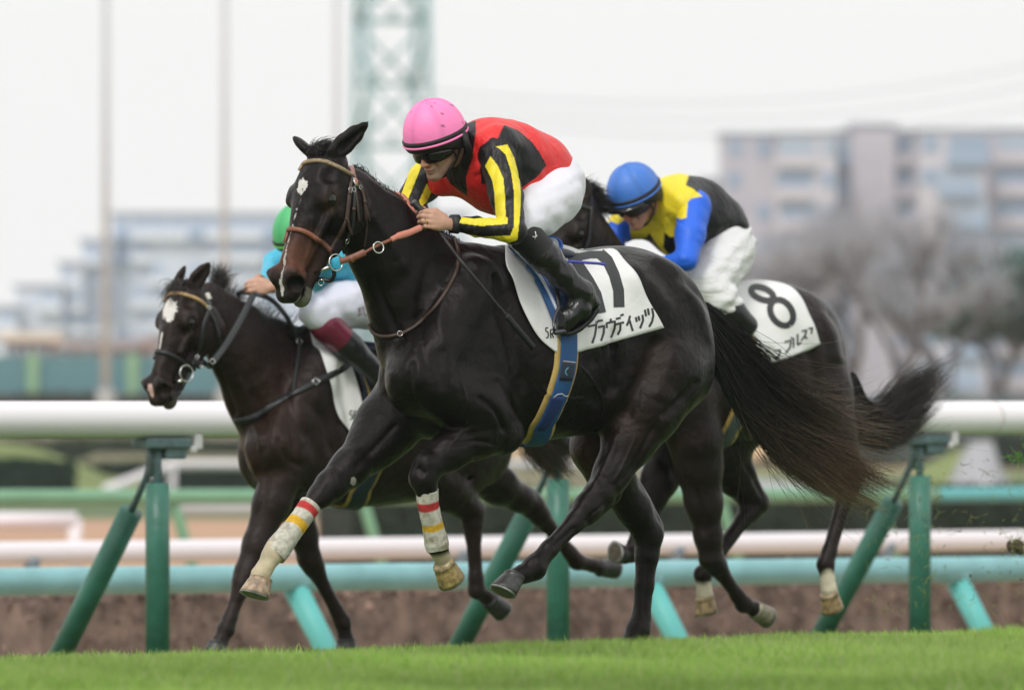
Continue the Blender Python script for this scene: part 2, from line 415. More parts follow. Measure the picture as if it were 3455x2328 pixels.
for px_ in (-180, 640, 1447, 2150, 2800):
    c = wl(px_, 47.8); z = .03-.075*(px_/2327); B_ = np.array([c[0], c[1], z]); d = np.array([.35, -.25, 0])
    V, F = tube(spline([B_-rdir*.14+[0, 0, .004], B_-rdir*.02+[0, 0, .006], B_+rdir*.09+[0, 0, -.004], B_+rdir*.14+[0, 0, -.03]], 6), [.050]*5+[.074]*6+[.078]*8, 18); mesh_obj('elbow', V, F, CYANR, fence2)
    V, F = tube([B_+rdir*.10+[0, 0, -.05], B_+rdir*.10+[.16, -.02, -.36], B_+rdir*.10+[.42, -.05, -1.05]], [.07, .066, .066], 18); mesh_obj('leg', V, F, CYANL, fence2)
fence3 = empty('white_rail', (*wl(560, 60.7), -1), 'blurred white rail on grey pipes, third rail behind the horses', 'fence')
rail_tube('rail', 60.7, -.036, -.092, .079, -700, 3100, WHITER, fence3, cols=False)
for px_ in (52, 566, 1030, 1520, 2000, 2440):
    c = wl(px_, 60.7); B_ = np.array([c[0], c[1], -.08]); V, F = tube(spline([B_+[.08, 0, .0], B_+[.02, 0, -.20], B_+[-.02, 0, -.45], B_+[-.02, 0, -1.0]], 5), .05, 12); mesh_obj('leg', V, F, GREYP, fence3)
fence4 = empty('green_rail', (*wl(400, 81.8), -1), 'blurred light green rail, fourth rail behind the horses', 'fence')
rail_tube('rail', 81.8, .13, .03, .074, -700, 2128, LGREEN, fence4, cols=False)
rail_tube('rail', 81.8, .03, .015, .074, 2132, 3000, pmat('teal_far_rail', (.12, .44, .46), .5), fence4, cols=False)
for px_ in (-60, 400, 830, 1240, 1640, 2000, 2400):
    c = wl(px_, 81.8); B_ = np.array([c[0], c[1], .10]); V, F = tube([B_+[-.05, 0, 0], B_+[.02, 0, -.2], B_+[.30, 0, -1.15]], .055, 12); mesh_obj('leg', V, F, LGREEN, fence4)
def post_rail(name, pts, zt_, posts, r, mat, label, zb_=-1.0, grp=None):
    e_ = empty(name, (*at(pts[0][0], 912, pts[0][2])[:2], zb_), label, 'fence', grp)
    P = [at(x, y, Y) for x, y, Y in pts]; V, F = tube(P, r, 12); mesh_obj('rail', V, F, mat, e_)
    for x, y, Y in posts:
        p = at(x, y, Y); V, F = tube([p, np.array([p[0], p[1], zb_])], r*.85, 10); mesh_obj('post', V, F, mat, e_)
    return e_
post_rail('paddock_rail', [(-300, 1183, 96), (175, 1183, 96)], 0, [(-120, 1185, 96), (170, 1178, 96)], .10, WHITER, 'short white rail end with an upright, low at the left edge of the picture')
post_rail('paddock_rail', [(240, 1112, 150), (388, 1056, 152), (640, 1056, 155), (1500, 1056, 160)], 0, [(391, 1052, 152), (900, 1056, 157)], .085, WHITER, 'white rail with a sloping end, above the green rail left of the horses')
post_rail('paddock_rail', [(400, 1156, 120), (1500, 1156, 124)], 0, [(700, 1156, 121), (1200, 1156, 123)], .08, pmat('dull_white', (.45, .46, .48), .6), 'dull grey rail just below the light green rail')
# ---- hedges
def foliage(c0, c1, n, size, seed, cols, box_=True, lo=0):
    rg = np.random.default_rng(seed); c0, c1 = np.array(c0, float), np.array(c1, float); P = rg.uniform(0, 1, (n, 3))
    f = rg.integers(0, 4, n); P[f == 0, 1] = rg.uniform(0, .12, (f == 0).sum()); P[f == 1, 2] = rg.uniform(.86, 1.04, (f == 1).sum()); P[f == 2, 1] = rg.uniform(0, .3, (f == 2).sum())
    P = c0+(c1-c0)*P
    return leaves(P, size, rg, cols)
def leaves(P, size, rg, cols, flat=None):
    n = len(P); a = rg.normal(0, 1, (n, 3)); a /= np.linalg.norm(a, axis=1)[:, None]; b = np.cross(a, rg.normal(0, 1, (n, 3))); b /= np.linalg.norm(b, axis=1)[:, None]
    s = size*rg.uniform(.5, 1.3, (n, 1)); V = np.stack([P-a*s, P+b*s*.5, P+a*s, P-b*s*.5], 1).reshape(-1, 3); F = np.arange(n*4).reshape(-1, 4)
    k = rg.random((n, 1)); C = np.array(cols[0])*(1-k)+np.array(cols[1])*k; C = C*(.7+.6*rg.random((n, 1)))
    cl = vnoise(P, .9/max(size*6, .3)); c2 = vnoise(P, 4.5); C = C*(1+.35*cl[:, None]+.25*c2[:, None]); return V, F, np.repeat(C, 4, 0)
M_LEAF = leafmat('hedge_leaf', trans=.25)
def hedge(name, rot_pts, thick, ztop, zbot, n, size, seed, cols, label, core, grp=None):
    """clipped hedge along a ground line"""
    a, b = [np.array(p, float) for p in rot_pts]; L_ = np.linalg.norm(b-a); d = (b-a)/L_; nn = np.array([-d[1], d[0]])
    if nn[1] < 0: nn = -nn
    V, F, C = foliage((0, 0, zbot), (L_, thick, ztop), n, size, seed, cols)
    W_ = np.stack([a[0]+d[0]*V[:, 0]+nn[0]*V[:, 1], a[1]+d[1]*V[:, 0]+nn[1]*V[:, 1], V[:, 2]+.05*vnoise(V*[1, 0, 0], .8)], 1)
    e_ = empty(name, (a[0], a[1], zbot), label, 'hedge', grp); mesh_obj('foliage', W_, F, M_LEAF, e_, cols=C)
    cc = [a, b, b+nn*thick, a+nn*thick]; s_ = .93
    Vb = [(p[0], p[1], z) for z in (zbot, ztop-(ztop-zbot)*.06) for p in cc]; mesh_obj('stems', Vb, [(3, 2, 1, 0), (4, 5, 6, 7), (0, 1, 5, 4), (1, 2, 6, 5), (2, 3, 7, 6), (3, 0, 4, 7)], pmat(name+'_core', core, 1, noise=.6, nscale=6), e_, smooth=False)
    return e_
hedge('brown_hedge', [wl(95, 54.5), wl(3000, 54.5)], 1.2, -.20, -1.05, 42000, .050, 1, ((.36, .25, .21), (.23, .17, .145)), 'low brown winter hedge below the turquoise rail', (.24, .175, .145))
hedge('green_hedge', [at(800, 912, 90)[:2], at(3000, 912, 93)[:2]], 1.5, -.02, -1.05, 16000, .075, 2, ((.045, .085, .045), (.03, .06, .035)), 'long dark green clipped hedge behind the green rail, right of the lead horse\'s legs', (.02, .035, .022))
hedge('box_hedge', [at(-400, 912, 165)[:2], at(172, 912, 166)[:2]], 2.5, -.20, -1.05, 6000, .11, 3, ((.035, .075, .035), (.02, .05, .028)), 'dark green clipped hedge at the left edge, above the light green rail', (.015, .03, .02))
hedge('box_hedge', [at(178, 912, 178)[:2], at(700, 912, 178)[:2]], 2.5, -.36, -1.05, 7000, .11, 4, ((.035, .07, .035), (.02, .05, .028)), 'second dark hedge from the left, behind the first rail post', (.015, .03, .02))
hedge('far_hedge', [at(-300, 912, 235)[:2], at(1100, 912, 238)[:2]], 3, -.15, -1.05, 9000, .16, 5, ((.08, .10, .05), (.05, .07, .035)), 'olive coloured hedge under the white running rail at the left', (.03, .045, .025))
hedge('far_hedge', [at(1500, 912, 255)[:2], at(2060, 912, 255)[:2]], 3, -.90, -2.0, 5000, .15, 6, ((.045, .065, .05), (.03, .045, .04)), 'dark hedge beyond the horses\' tails', (.02, .03, .025))
hedge('far_hedge', [at(2262, 912, 250)[:2], at(2700, 912, 250)[:2]], 3, -.10, -1.05, 4500, .15, 7, ((.04, .07, .035), (.025, .045, .03)), 'block of dark green hedge at the right edge under the running rail', (.02, .03, .02))
hedge('horizon_hedge', [at(-300, 912, 330)[:2], at(1100, 912, 330)[:2]], 4, 1.18, .3, 7000, .2, 8, ((.09, .085, .05), (.05, .05, .035)), 'brownish hedge row below the teal wall at the left', (.04, .04, .03))
def mound(name, pts, Y, dpt, mat, label=None):
    """earth bank with the given crest line"""
    n = len(pts); V = []; F = []
    for x, y in pts:
        p = at(x, y, Y)
        for k, (dy, f) in enumerate(((-dpt, 0), (-dpt*.5, .45), (-dpt*.2, .85), (0, 1), (dpt*.4, .9), (dpt, 0))): V.append((p[0]*(Y+dy)/Y, Y+dy, -1.03+(p[2]+1.03)*f))
    for i in range(n-1):
        for k in range(5): F.append((i*6+k, (i+1)*6+k, (i+1)*6+k+1, i*6+k+1))
    return tag(mesh_obj(name, V, F, mat), kind='structure')
BANKG = pmat('bank_green', (.20, .25, .08), .95, noise=.4, nscale=.8)
mound('grass_bank', [(-500, 1000), (0, 1004), (90, 1020), (170, 1048), (240, 1080), (330, 1095)], 176, 7, BANKG)
mound('dry_bank', [(150, 1060), (220, 1030), (400, 1032), (900, 1035), (1500, 1040)], 200, 9, pmat('dry_grass', (.22, .20, .11), .95, noise=.4, nscale=.8))
mound('sand_mound', [(1500, 1090), (1640, 1078), (1760, 1092), (1900, 1102), (2010, 1108)], 130, 6, pmat('grey_path', (.33, .33, .34), .9))
mound('grass_mound', [(2050, 1108), (2085, 1065), (2120, 1045), (2170, 1020), (2260, 1010)], 185, 7, BANKG)
mound('path', [(2150, 1108), (2176, 1050), (2205, 1006), (2255, 1002), (2275, 1060), (2300, 1108)], 165, 6, pmat('grey_concrete', (.34, .34, .36), .9))
# ---- teal wall with pale posts
wall = empty('teal_wall', at(100, 900, 350), 'long teal noise barrier with pale green posts behind the hedges at the left', 'wall')
a, b = at(-400, 808, 350), at(1150, 808, 350)
V, F = box(((a[0]+b[0])/2, 350, (a[2]+at(0, 900, 350)[2])/2), (b[0]-a[0], .3, a[2]-at(0, 900, 350)[2])); mesh_obj('panel', V, F, pmat('teal_panel', (.10, .22, .25), .7), wall, smooth=False)
for x in (-160, 75, 302, 520, 740, 960):
    c = at(x, 852, 349.7); V, F = box(c, (.45, .2, 1.75)); mesh_obj('post', V, F, pmat('pale_green_post', (.25, .42, .25), .7), wall, smooth=False)
c = at(400, 903, 348); V, F = box((c[0], 348.4, .35), (30, 1.0, 1.9)); mesh_obj('plinth', V, F, pmat('grey_plinth', (.24, .23, .21), .8), wall, smooth=False)
# ---- apartment blocks
GLASS = pmat('hazed_blue_window', (.30, .38, .50), .5); GLASS2 = pmat('hazed_pale_window', (.40, .47, .56), .5); GLASS3 = pmat('hazy_window', (.44, .52, .65), .5)  # glass paled and blued: distance haze put into the colour
def block(parent, x0, x1, ytop, Y, dep, mat, floor_px, bays, seed, y_base=912, first=12):
    """part of a block of flats: walls, then each window and balcony of its own"""
    S_ = CK/Y; a = at(x0, ytop, Y); b = at(x1, y_base, Y); cx = (a[0]+b[0])/2
    V, F = box((cx, Y+dep/2, (a[2]-1)/2), (b[0]-a[0], dep, a[2]+1)); mesh_obj('wall', V, F, mat, parent, smooth=False)
    rg = np.random.default_rng(seed); k = 0; y = ytop+first
    while y+floor_px*.7 < y_base-10:
        for (u0, u1, kind) in bays:
            if rg.random() < (.22 if floor_px < 60 else .08): continue
            j_ = (u1-u0)*rg.uniform(-.12, .12); u0, u1 = u0+j_, u1+j_
            xa, xb = x0+(x1-x0)*u0, x0+(x1-x0)*u1; p, q = at(xa, y, Y), at(xb, y+floor_px*.52, Y)
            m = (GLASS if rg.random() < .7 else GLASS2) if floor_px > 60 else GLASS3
            V, F = box(((p[0]+q[0])/2, Y-.02, (p[2]+q[2])/2), (q[0]-p[0], .3, p[2]-q[2])); mesh_obj('window', V, F, m, parent, smooth=False)
            if kind:
                p2, q2 = at(xa-3, y+floor_px*.52, Y-1.2), at(xb+3, y+floor_px*.88, Y-1.2)
                V, F = cat_mesh([box(((p2[0]+q2[0])/2, Y-1.2, (p2[2]+q2[2])/2), (q2[0]-p2[0], .15, p2[2]-q2[2])), box(((p2[0]+q2[0])/2, Y-.6, q2[2]), (q2[0]-p2[0], 1.2, .2))])
                mesh_obj('balcony', V, F, kind, parent, smooth=False)
        y += floor_px; k += 1
    V, F = box((cx, Y+dep/2, a[2]+.12), (b[0]-a[0]+.8, dep+.8, .35)); mesh_obj('roof', V, F, pmat('roof_slab', (.42, .42, .48), .8), parent, smooth=False)
BEIGE = pmat('hazed_beige_tile', (.56, .52, .57), .8, noise=.12, nscale=.4); BEIGE2 = pmat('hazed_pale_beige', (.62, .58, .62), .8); BALC = pmat('hazed_balcony_front', (.60, .55, .59), .8); BALB = pmat('hazed_balcony_blue', (.33, .42, .56), .6)  # far walls and balconies lightened, distance haze put into their colours
ap = empty('apartment_block', at(1900, 912, 1060), 'large pinkish beige apartment block with bands of blue glazed balconies, right background', 'building')
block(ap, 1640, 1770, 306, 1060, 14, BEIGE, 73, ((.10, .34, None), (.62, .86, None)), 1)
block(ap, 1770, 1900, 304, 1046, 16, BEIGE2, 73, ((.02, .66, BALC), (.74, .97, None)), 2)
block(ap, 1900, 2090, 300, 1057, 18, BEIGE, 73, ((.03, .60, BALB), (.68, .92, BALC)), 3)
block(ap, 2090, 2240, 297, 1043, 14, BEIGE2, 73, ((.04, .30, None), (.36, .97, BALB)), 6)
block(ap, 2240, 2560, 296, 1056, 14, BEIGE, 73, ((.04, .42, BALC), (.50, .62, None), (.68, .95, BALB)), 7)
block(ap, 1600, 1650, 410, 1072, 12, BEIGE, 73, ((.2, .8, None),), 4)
block(ap, 1935, 2035, 285, 1054, 8, pmat('hazed_lift_house', (.52, .49, .54), .8), 400, (), 5, y_base=330)
PALE = pmat('hazed_blue_wall', (.66, .71, .79), .8, noise=.1, nscale=.4); PALEB = pmat('hazed_white_balcony', (.80, .83, .88), .7)  # wall and balcony colours also carry painted distance haze
ap2 = empty('stepped_block', at(400, 912, 900), 'pale blue grey apartment block stepping down to the left, left background', 'building')
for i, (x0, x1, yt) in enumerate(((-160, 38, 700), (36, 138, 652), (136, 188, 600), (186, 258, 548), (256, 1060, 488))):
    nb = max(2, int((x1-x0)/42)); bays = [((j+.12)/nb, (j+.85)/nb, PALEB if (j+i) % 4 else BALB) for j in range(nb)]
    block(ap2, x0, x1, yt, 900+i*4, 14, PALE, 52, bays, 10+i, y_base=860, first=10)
for nm, x0, x1, y0, y1, Y, c_, lb in (('pavilion', 12, 112, 775, 812, 420, (.22, .18, .19), 'small dark pavilion with a flat cream roof above the teal wall at the left'), ('low_building', 330, 700, 782, 812, 440, (.42, .28, .27), 'low pinkish building above the teal wall left of the small horse\'s head'), ('low_building', 120, 325, 792, 812, 445, (.30, .28, .30), 'low grey building between the pavilion and the tall pole')):
    e_ = empty(nm, at(x0, y1, Y), lb, 'building'); a, b = at(x0, y0, Y), at(x1, y1+30, Y); V, F = box(((a[0]+b[0])/2, Y+3, (a[2]+b[2])/2), (b[0]-a[0], 6, a[2]-b[2])); mesh_obj('wall', V, F, pmat(nm+'_wall', c_, .8), e_, smooth=False)
    V, F = box(((a[0]+b[0])/2, Y+3, a[2]+.22), (b[0]-a[0]+.8, 7, .45)); mesh_obj('roof', V, F, pmat(nm+'_roof', (.62, .56, .50) if nm == 'pavilion' else (.36, .33, .35), .8), e_, smooth=False)
    for j in range(4):
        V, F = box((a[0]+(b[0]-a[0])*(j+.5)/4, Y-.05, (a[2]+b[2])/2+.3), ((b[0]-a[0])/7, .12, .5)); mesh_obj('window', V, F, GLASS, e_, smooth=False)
# ---- poles, lattice tower and its cables
POLE = pmat('pale_pole', (.50, .50, .53), .5)
pole_lab = ['tall pale steel pole at the far left, its foot behind the teal wall', 'tall pale steel pole above the stepped apartment block', 'tall pale steel pole just left of the lattice tower']
for (x, Y, yb_), lb in zip(((240, 262, 905), (510, 275, 905), (765, 288, 905)), pole_lab):
    p = at(x, yb_, Y); e_ = empty('steel_pole', p, lb, 'pole', 'net poles in the background'); V, F = tube([p-[0, 0, 1], p+[0, 0, 8], p+[0, 0, 17]], [.145, .115, .10], 14); mesh_obj('shaft', V, F, POLE, e_)
    V, F = tube([p-[0, 0, .9], p+[0, 0, .3]], [.32, .28], 14); mesh_obj('footing', V, F, pmat('pole_footing', (.35, .35, .34), .8), e_)
tw = empty('lattice_tower', at(890, 905, 500), 'pale turquoise steel lattice pylon rising behind the pink capped jockey', 'tower')
TEAL = pmat('turquoise_steel', (.22, .38, .39), .5); c = at(890, 905, 500); hw = 1.78; cor = [np.array([sx*hw, sy*hw, 0]) for sx, sy in ((-1, -1), (1, -1), (1, 1), (-1, 1))]
rz_ = R(14); Rm = np.array([[math.cos(rz_), -math.sin(rz_), 0], [math.sin(rz_), math.cos(rz_), 0], [0, 0, 1]]); cor = [Rm@q for q in cor]; TH = 34; lev = 9
def tp_(i, z): s_ = 1.18-.22*z/TH; return c+cor[i]*s_+np.array([0, 0, z])
for i in range(4): V, F = tube([tp_(i, -1), tp_(i, TH)], .17, 8); mesh_obj('leg', V, F, TEAL, tw)
for i in range(4):
    pr = []
    for k in range(lev):
        z0, z1 = TH*k/lev, TH*(k+1)/lev; j = (i+1) % 4
        if (k+i) % 2: pr += [tube([tp_(i, z0), tp_(j, z1)], .12, 6)]
        else: pr += [tube([tp_(j, z0), tp_(i, z1)], .12, 6)]
        pr += [tube([tp_(i, z1), tp_(j, z1)], .09, 6), tube([(tp_(i, z0)+tp_(j, z0))/2, tp_(i if (k+i) % 2 == 0 else j, (z0+z1)/2)], .07, 5)]
    V, F = cat_mesh(pr); mesh_obj('bracing', V, F, TEAL, tw)
for k, (ya, yb2) in enumerate(((205, 45), (235, 95), (260, 150))):
    A_, Bq = at(960, ya, 500), at(2700, yb2, 640); V, F = tube([A_*(1-t)+Bq*t+np.array([0, 0, -3.0*4*t*(1-t)]) for t in np.linspace(0, 1, 24)], .03, 5)
    tag(mesh_obj('power_cable', V, F, pmat('cable', (.2, .2, .2), .6)), 'thin overhead power cable in the sky right of the pylon, %s' % ['topmost', 'middle one', 'lowest'][k], 'cable', 'overhead cables')
# ---- trees
BARK = pmat('bark', (.19, .19, .21), .9, noise=.5, nscale=3)
def tree_branches(base, height, seed, spread=.55, levels=5, r0=.22, up=.5):
    rg = np.random.default_rng(seed); segs = []; tips = []
    def grow(p, d, L_, r, lv):
        q = p+d*L_*.5+rg.normal(0, .05*L_, 3); e = q+(d+rg.normal(0, .12, 3))*L_*.5
        segs.append(tube([p, q, e], [r, r*.85, r*.68], 6 if lv > 1 else 9))
        if lv >= levels: tips.append(e); return
        for k in range(3 if lv < 3 else rg.integers(2, 4)):
            a = rg.uniform(0, 6.28); nd = d+spread*rg.uniform(.6, 1.3)*np.array([math.cos(a), math.sin(a), rg.uniform(-.1, up)]); nd /= np.linalg.norm(nd); grow(e if k else q*.3+e*.7, nd, L_*rg.uniform(.62, .82), r*.62, lv+1)
    grow(np.array(base, float), np.array([rg.normal(0, .05), 0, 1.]), height*.30, r0, 0)
    return segs, np.array(tips)
def bare_tree(px_, Y, height, seed, label, col_=(.38, .39, .43), nt_=6):  # twig colour lightened towards grey blue, distance haze painted in
    b_ = at(px_, 912, Y); b_[2] = -1; e_ = empty('bare_tree', b_, label, 'tree', 'trees in front of the apartment block'); sg, tips = tree_branches(b_, height, seed)
    mesh_obj('trunk', *cat_mesh(sg), BARK, e_)
    rg = np.random.default_rng(seed+50); n = len(tips)*nt_; P0 = np.repeat(tips, nt_, 0)+rg.normal(0, .22, (n, 3)); D = rg.normal(0, 1, (n, 3)); D[:, 2] = np.abs(D[:, 2])*.8; D /= np.linalg.norm(D, axis=1)[:, None]
    t = np.linspace(0, 1, 4)[None, :, None]; Pp = P0[:, None]+D[:, None]*t*rg.uniform(.4, 1.1, (n, 1, 1))+rg.normal(0, .06, (n, 4, 3)); V, F = strands(Pp, np.tile([[.022, .016, .011, .006]], (n, 1)))
    mesh_obj('crown', V, F, pmat('hazed_twigs', col_, .95), e_)
def leafy_tree(px_, Y, height, seed, label, cols=((.10, .16, .15), (.12, .19, .16)), rad=1.25, n=9000):
    b_ = at(px_, 912, Y); b_[2] = -1; e_ = empty('evergreen_tree', b_, label, 'tree', 'trees in front of the apartment block'); sg, tips = tree_branches(b_, height*.95, seed, levels=4, up=.35)
    mesh_obj('trunk', *cat_mesh(sg), BARK, e_); rg = np.random.default_rng(seed+9)
    c_ = tips[rg.integers(0, len(tips), n)]; d = rg.normal(0, 1, (n, 3)); d /= np.linalg.norm(d, axis=1)[:, None]; P = c_+d*rad*rg.uniform(.3, 1, (n, 1))*[1, 1, .8]
    V, F, C = leaves(P, .22, rg, cols); mesh_obj('crown', V, F, M_LEAF, e_, cols=C)
bare_tree(1760, 290, 8.2, 5, 'bare grey brown tree behind the number 8 horse\'s rump, its crown against the apartment block')
bare_tree(1905, 300, 9.6, 6, 'bare grey brown tree in front of the apartment block, above the raised tail')
bare_tree(2045, 280, 9.0, 7, 'bare winter tree left of the dark evergreen at the right')
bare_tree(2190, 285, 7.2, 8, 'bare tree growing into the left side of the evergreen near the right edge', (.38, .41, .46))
leafy_tree(2255, 295, 7.6, 11, 'dark evergreen tree with a rounded crown near the right edge')
leafy_tree(2380, 300, 8.4, 12, 'tallest dark evergreen tree, cut by the right edge of the picture')
for k, (x, lb) in enumerate(((1960, 'low dark shrub behind the rail, left of the raised tail'), (2115, 'low bluish green shrub behind the rail, right of the raised tail'), (2240, 'low dense shrub under the evergreen'), (2340, 'low shrub at the right edge behind the rail'))):
    b_ = at(x, 912, 262+k*3); b_[2] = -1; e_ = empty('shrub', b_, lb, 'shrub', 'shrubs behind the running rail'); rg = np.random.default_rng(80+k); d = rg.normal(0, 1, (3500, 3)); d /= np.linalg.norm(d, axis=1)[:, None]
    P = b_+[0, 0, .9]+d*[1.4, 1.2, 1.35]*rg.uniform(.6, 1, (3500, 1))*(1+.25*vnoise(d*2, 1.3))[:, None]; V, F, C = leaves(P, .13, rg, ((.20, .26, .28), (.22, .27, .26))); mesh_obj('foliage', V, F, M_LEAF, e_, cols=C)
    V, F = cat_mesh([tube([b_+[dx, 0, 0], b_+[dx*2.2, 0, 1.2]], [.05, .02], 6) for dx in (-.2, 0, .2)]); mesh_obj('stem', V, F, BARK, e_)
# ================================================================ horses
class Frame:
    """body frame of a running horse: fwd = where it heads, left = its left flank (towards the camera)"""
    def __init__(s, px, Y, yaw):
        s.c, s.s = math.cos(R(yaw)), math.sin(R(yaw)); p = at(px, 912, Y); s.x0, s.y0 = p[0], p[1]
        s.f = np.array([-s.c, -s.s, 0]); s.l = np.array([s.s, -s.c, 0]); s.u = np.array([0, 0, 1.])
        s.M = np.array([s.f, s.l, s.u])
    def __call__(s, px, py, v=0.0):
        t = (px-1163.5)/CK
        u = (t*(s.y0-s.c*v)-s.x0-s.s*v)/(-s.c+t*s.s)
        x = s.x0-s.c*u+s.s*v; y = s.y0-s.s*u-s.c*v
        return np.array([x, y, HC-(py-912)/CK*y])
    def rot(s, pitch=0, yaw=0, roll=0):
        """axes (rows) turned in the body frame: pitch nose-down, yaw towards the left flank, roll"""
        f, l, u = s.f, s.l, s.u; a = R(yaw); f, l = f*math.cos(a)+l*math.sin(a), l*math.cos(a)-f*math.sin(a)
        a = R(pitch); f, u = f*math.cos(a)-u*math.sin(a), u*math.cos(a)+f*math.sin(a)
        a = R(roll); l, u = l*math.cos(a)+u*math.sin(a), u*math.cos(a)-l*math.sin(a)
        return np.array([f, l, u])
def head_prims(S, O, A, k=1.0, ears=None, mouth=.0, wide=1.25, lng=.92):
    """horse head; O poll, rows of A: along the face, left, dorsal; k scale"""
    def P(x, y, z): return O+k*(x*lng*A[0]+y*wide*A[1]+z*A[2])
    E = np.array([lng, wide*.94, 1.0])*k
    lat = A[1]
    S.ell(P(.10, 0, -.045), E*np.array([.15, .088, .082]), A, .03)                      # cranium
    S.cone(P(.14, 0, -.055), P(.30, 0, -.055), k*.082, k*.066, .03)                   # brow
    S.ell(P(.17, 0, -.004), E*np.array([.12, .072, .032]), A, .03)                      # flat forehead
    S.cone(P(.28, 0, -.038), P(.50, 0, -.040), k*.047, k*.036, .035)                    # nasal bone
    S.cone(P(.26, 0, -.085), P(.50, 0, -.075), k*.068, k*.047, .03, (lat, .86))         # cheeks forward
    for g in (1, -1):
        S.ell(P(.165, g*.040, -.155), E*np.array([.130, .044, .125]), A, .03)           # jowl
        S.cone(P(.12, g*.045, -.250), P(.36, g*.028, -.200), k*.026, k*.022, .03)        # jaw edge
        S.ell(P(.200, g*.070, -.028), E*np.array([.052, .026, .040]), A, .03)            # orbit
        S.cone(P(.175, g*.080, -.012), P(.228, g*.082, -.016), k*.014, k*.012, .02)      # brow ridge
        S.cone(P(.26, g*.072, -.070), P(.37, g*.056, -.072), k*.016, k*.010, .02)        # facial crest
        S.ell(P(.214, g*.104, -.036), E*np.array([.032, .020, .021]), A, .006, True)     # eyelid opening
        S.ell(P(.115, g*.070, .002), E*np.array([.026, .014, .020]), A, .03, True)       # temple hollow
        S.ell(P(.562, g*.034, -.060), E*np.array([.056, .033, .052]), A, .022)           # nostril mass
        S.cone(P(.560, g*.054, -.028), P(.606, g*.044, -.085), k*.017, k*.016, .014)      # rim
        S.ell(P(.606, g*.056, -.060), E*np.array([.036, .026, .036]), A, .008, True)     # nostril
        S.ell(P(.48, g*.052, -.052), E*np.array([.06, .012, .018]), A, .03, True)
    S.cone(P(.26, 0, -.180), P(.57, 0, -.158-mouth*.6), k*.042, k*.026, .03)             # lower jaw
    S.ell(P(.565, 0, -.078), E*np.array([.050, .040, .052]), A, .025)                   # muzzle
    S.cone(P(.628, -.018, -.096), P(.628, .018, -.096), k*.033, k*.033, .025)              # upper lip
    S.ell(P(.600, 0, -.158-mouth), E*np.array([.046, .034, .032]), A, .018)             # chin and lower lip
    S.ell(P(.635, 0, -.130-mouth*.5), E*np.array([.060, .060, .004+mouth*.4]), A, .010, True)   # mouth
    for g, (tx, ty, dy) in zip((1, -1), ears):       # ear tips given by where they stand
        b = P(.012, g*.052, .0); d = at(tx, ty, b[1]+dy)-b; L = np.linalg.norm(d); d = d/L
        op = A[0]*.8+g*.6*A[1]+.2*A[2]; op = op-d*(op@d); op /= np.linalg.norm(op)
        S.chain([(b, .036*k), (b+d*L*.30, .043*k), (b+d*L*.58, .037*k), (b+d*L*.84, .018*k), (b+d*L*1.0-op*.004, .004*k)], .012, (op, .5))
        S.cone(b+d*L*.20+op*.020*k, b+d*L*.78+op*.012*k, .022*k, .008*k, .006, (op, .7), True)
    return P
def eye_mesh(c, r): 
    V = []; F = []; n, m = 16, 10
    for i in range(m+1):
        a = math.pi*i/m
        for j in range(n): b = 2*math.pi*j/n; V.append(c+r*np.array([math.sin(a)*math.cos(b), math.sin(a)*math.sin(b), math.cos(a)]))
    for i in range(m):
        for j in range(n): F.append((i*n+j, i*n+(j+1) % n, (i+1)*n+(j+1) % n, (i+1)*n+j))
    return V, F
def hoof_mesh(c0, c1, toe, r0, r1, seg=28):
    """c0 coronet centre, c1 sole centre, toe = forward direction on the sole"""
    ax = c1-c0; ax /= np.linalg.norm(ax); toe = np.asarray(toe, float); t1 = toe-ax*(toe@ax)*.75; t1 /= np.linalg.norm(t1)
    sd = np.cross(t1, ax); sd /= np.linalg.norm(sd); V = []; F = []; C = []
    prof = [(-.10, .78, 0), (0, 1.0, 0), (.07, 1.06, 0), (.12, 1.0, 1), (.3, None, 1), (.55, None, 1), (.8, None, 1), (.93, None, 1), (.935, None, 2), (1.0, None, 2), (1.0, None, 2.5)]
    for i, (t, kk, cc) in enumerate(prof):
        r = r0*kk if kk else r0+(r1-r0)*t
        if i == 8: r *= .97
        if i == 10: r *= .72
        for j in range(seg):
            a = 2*math.pi*j/seg; x = math.cos(a); y = math.sin(a)
            x = x*1.0 if x > 0 else x*.80
            V.append(c0+(c1-c0)*t+r*(t1*x+sd*y*.94)); C.append(cc)
    m = len(prof)
    for i in range(m-1):
        for j in range(seg): F.append((i*seg+j, i*seg+(j+1) % seg, (i+1)*seg+(j+1) % seg, (i+1)*seg+j))
    F.append(tuple(range(seg))[::-1]); F.append(tuple((m-1)*seg+j for j in range(seg)))
    return np.array(V), F, np.array(C)
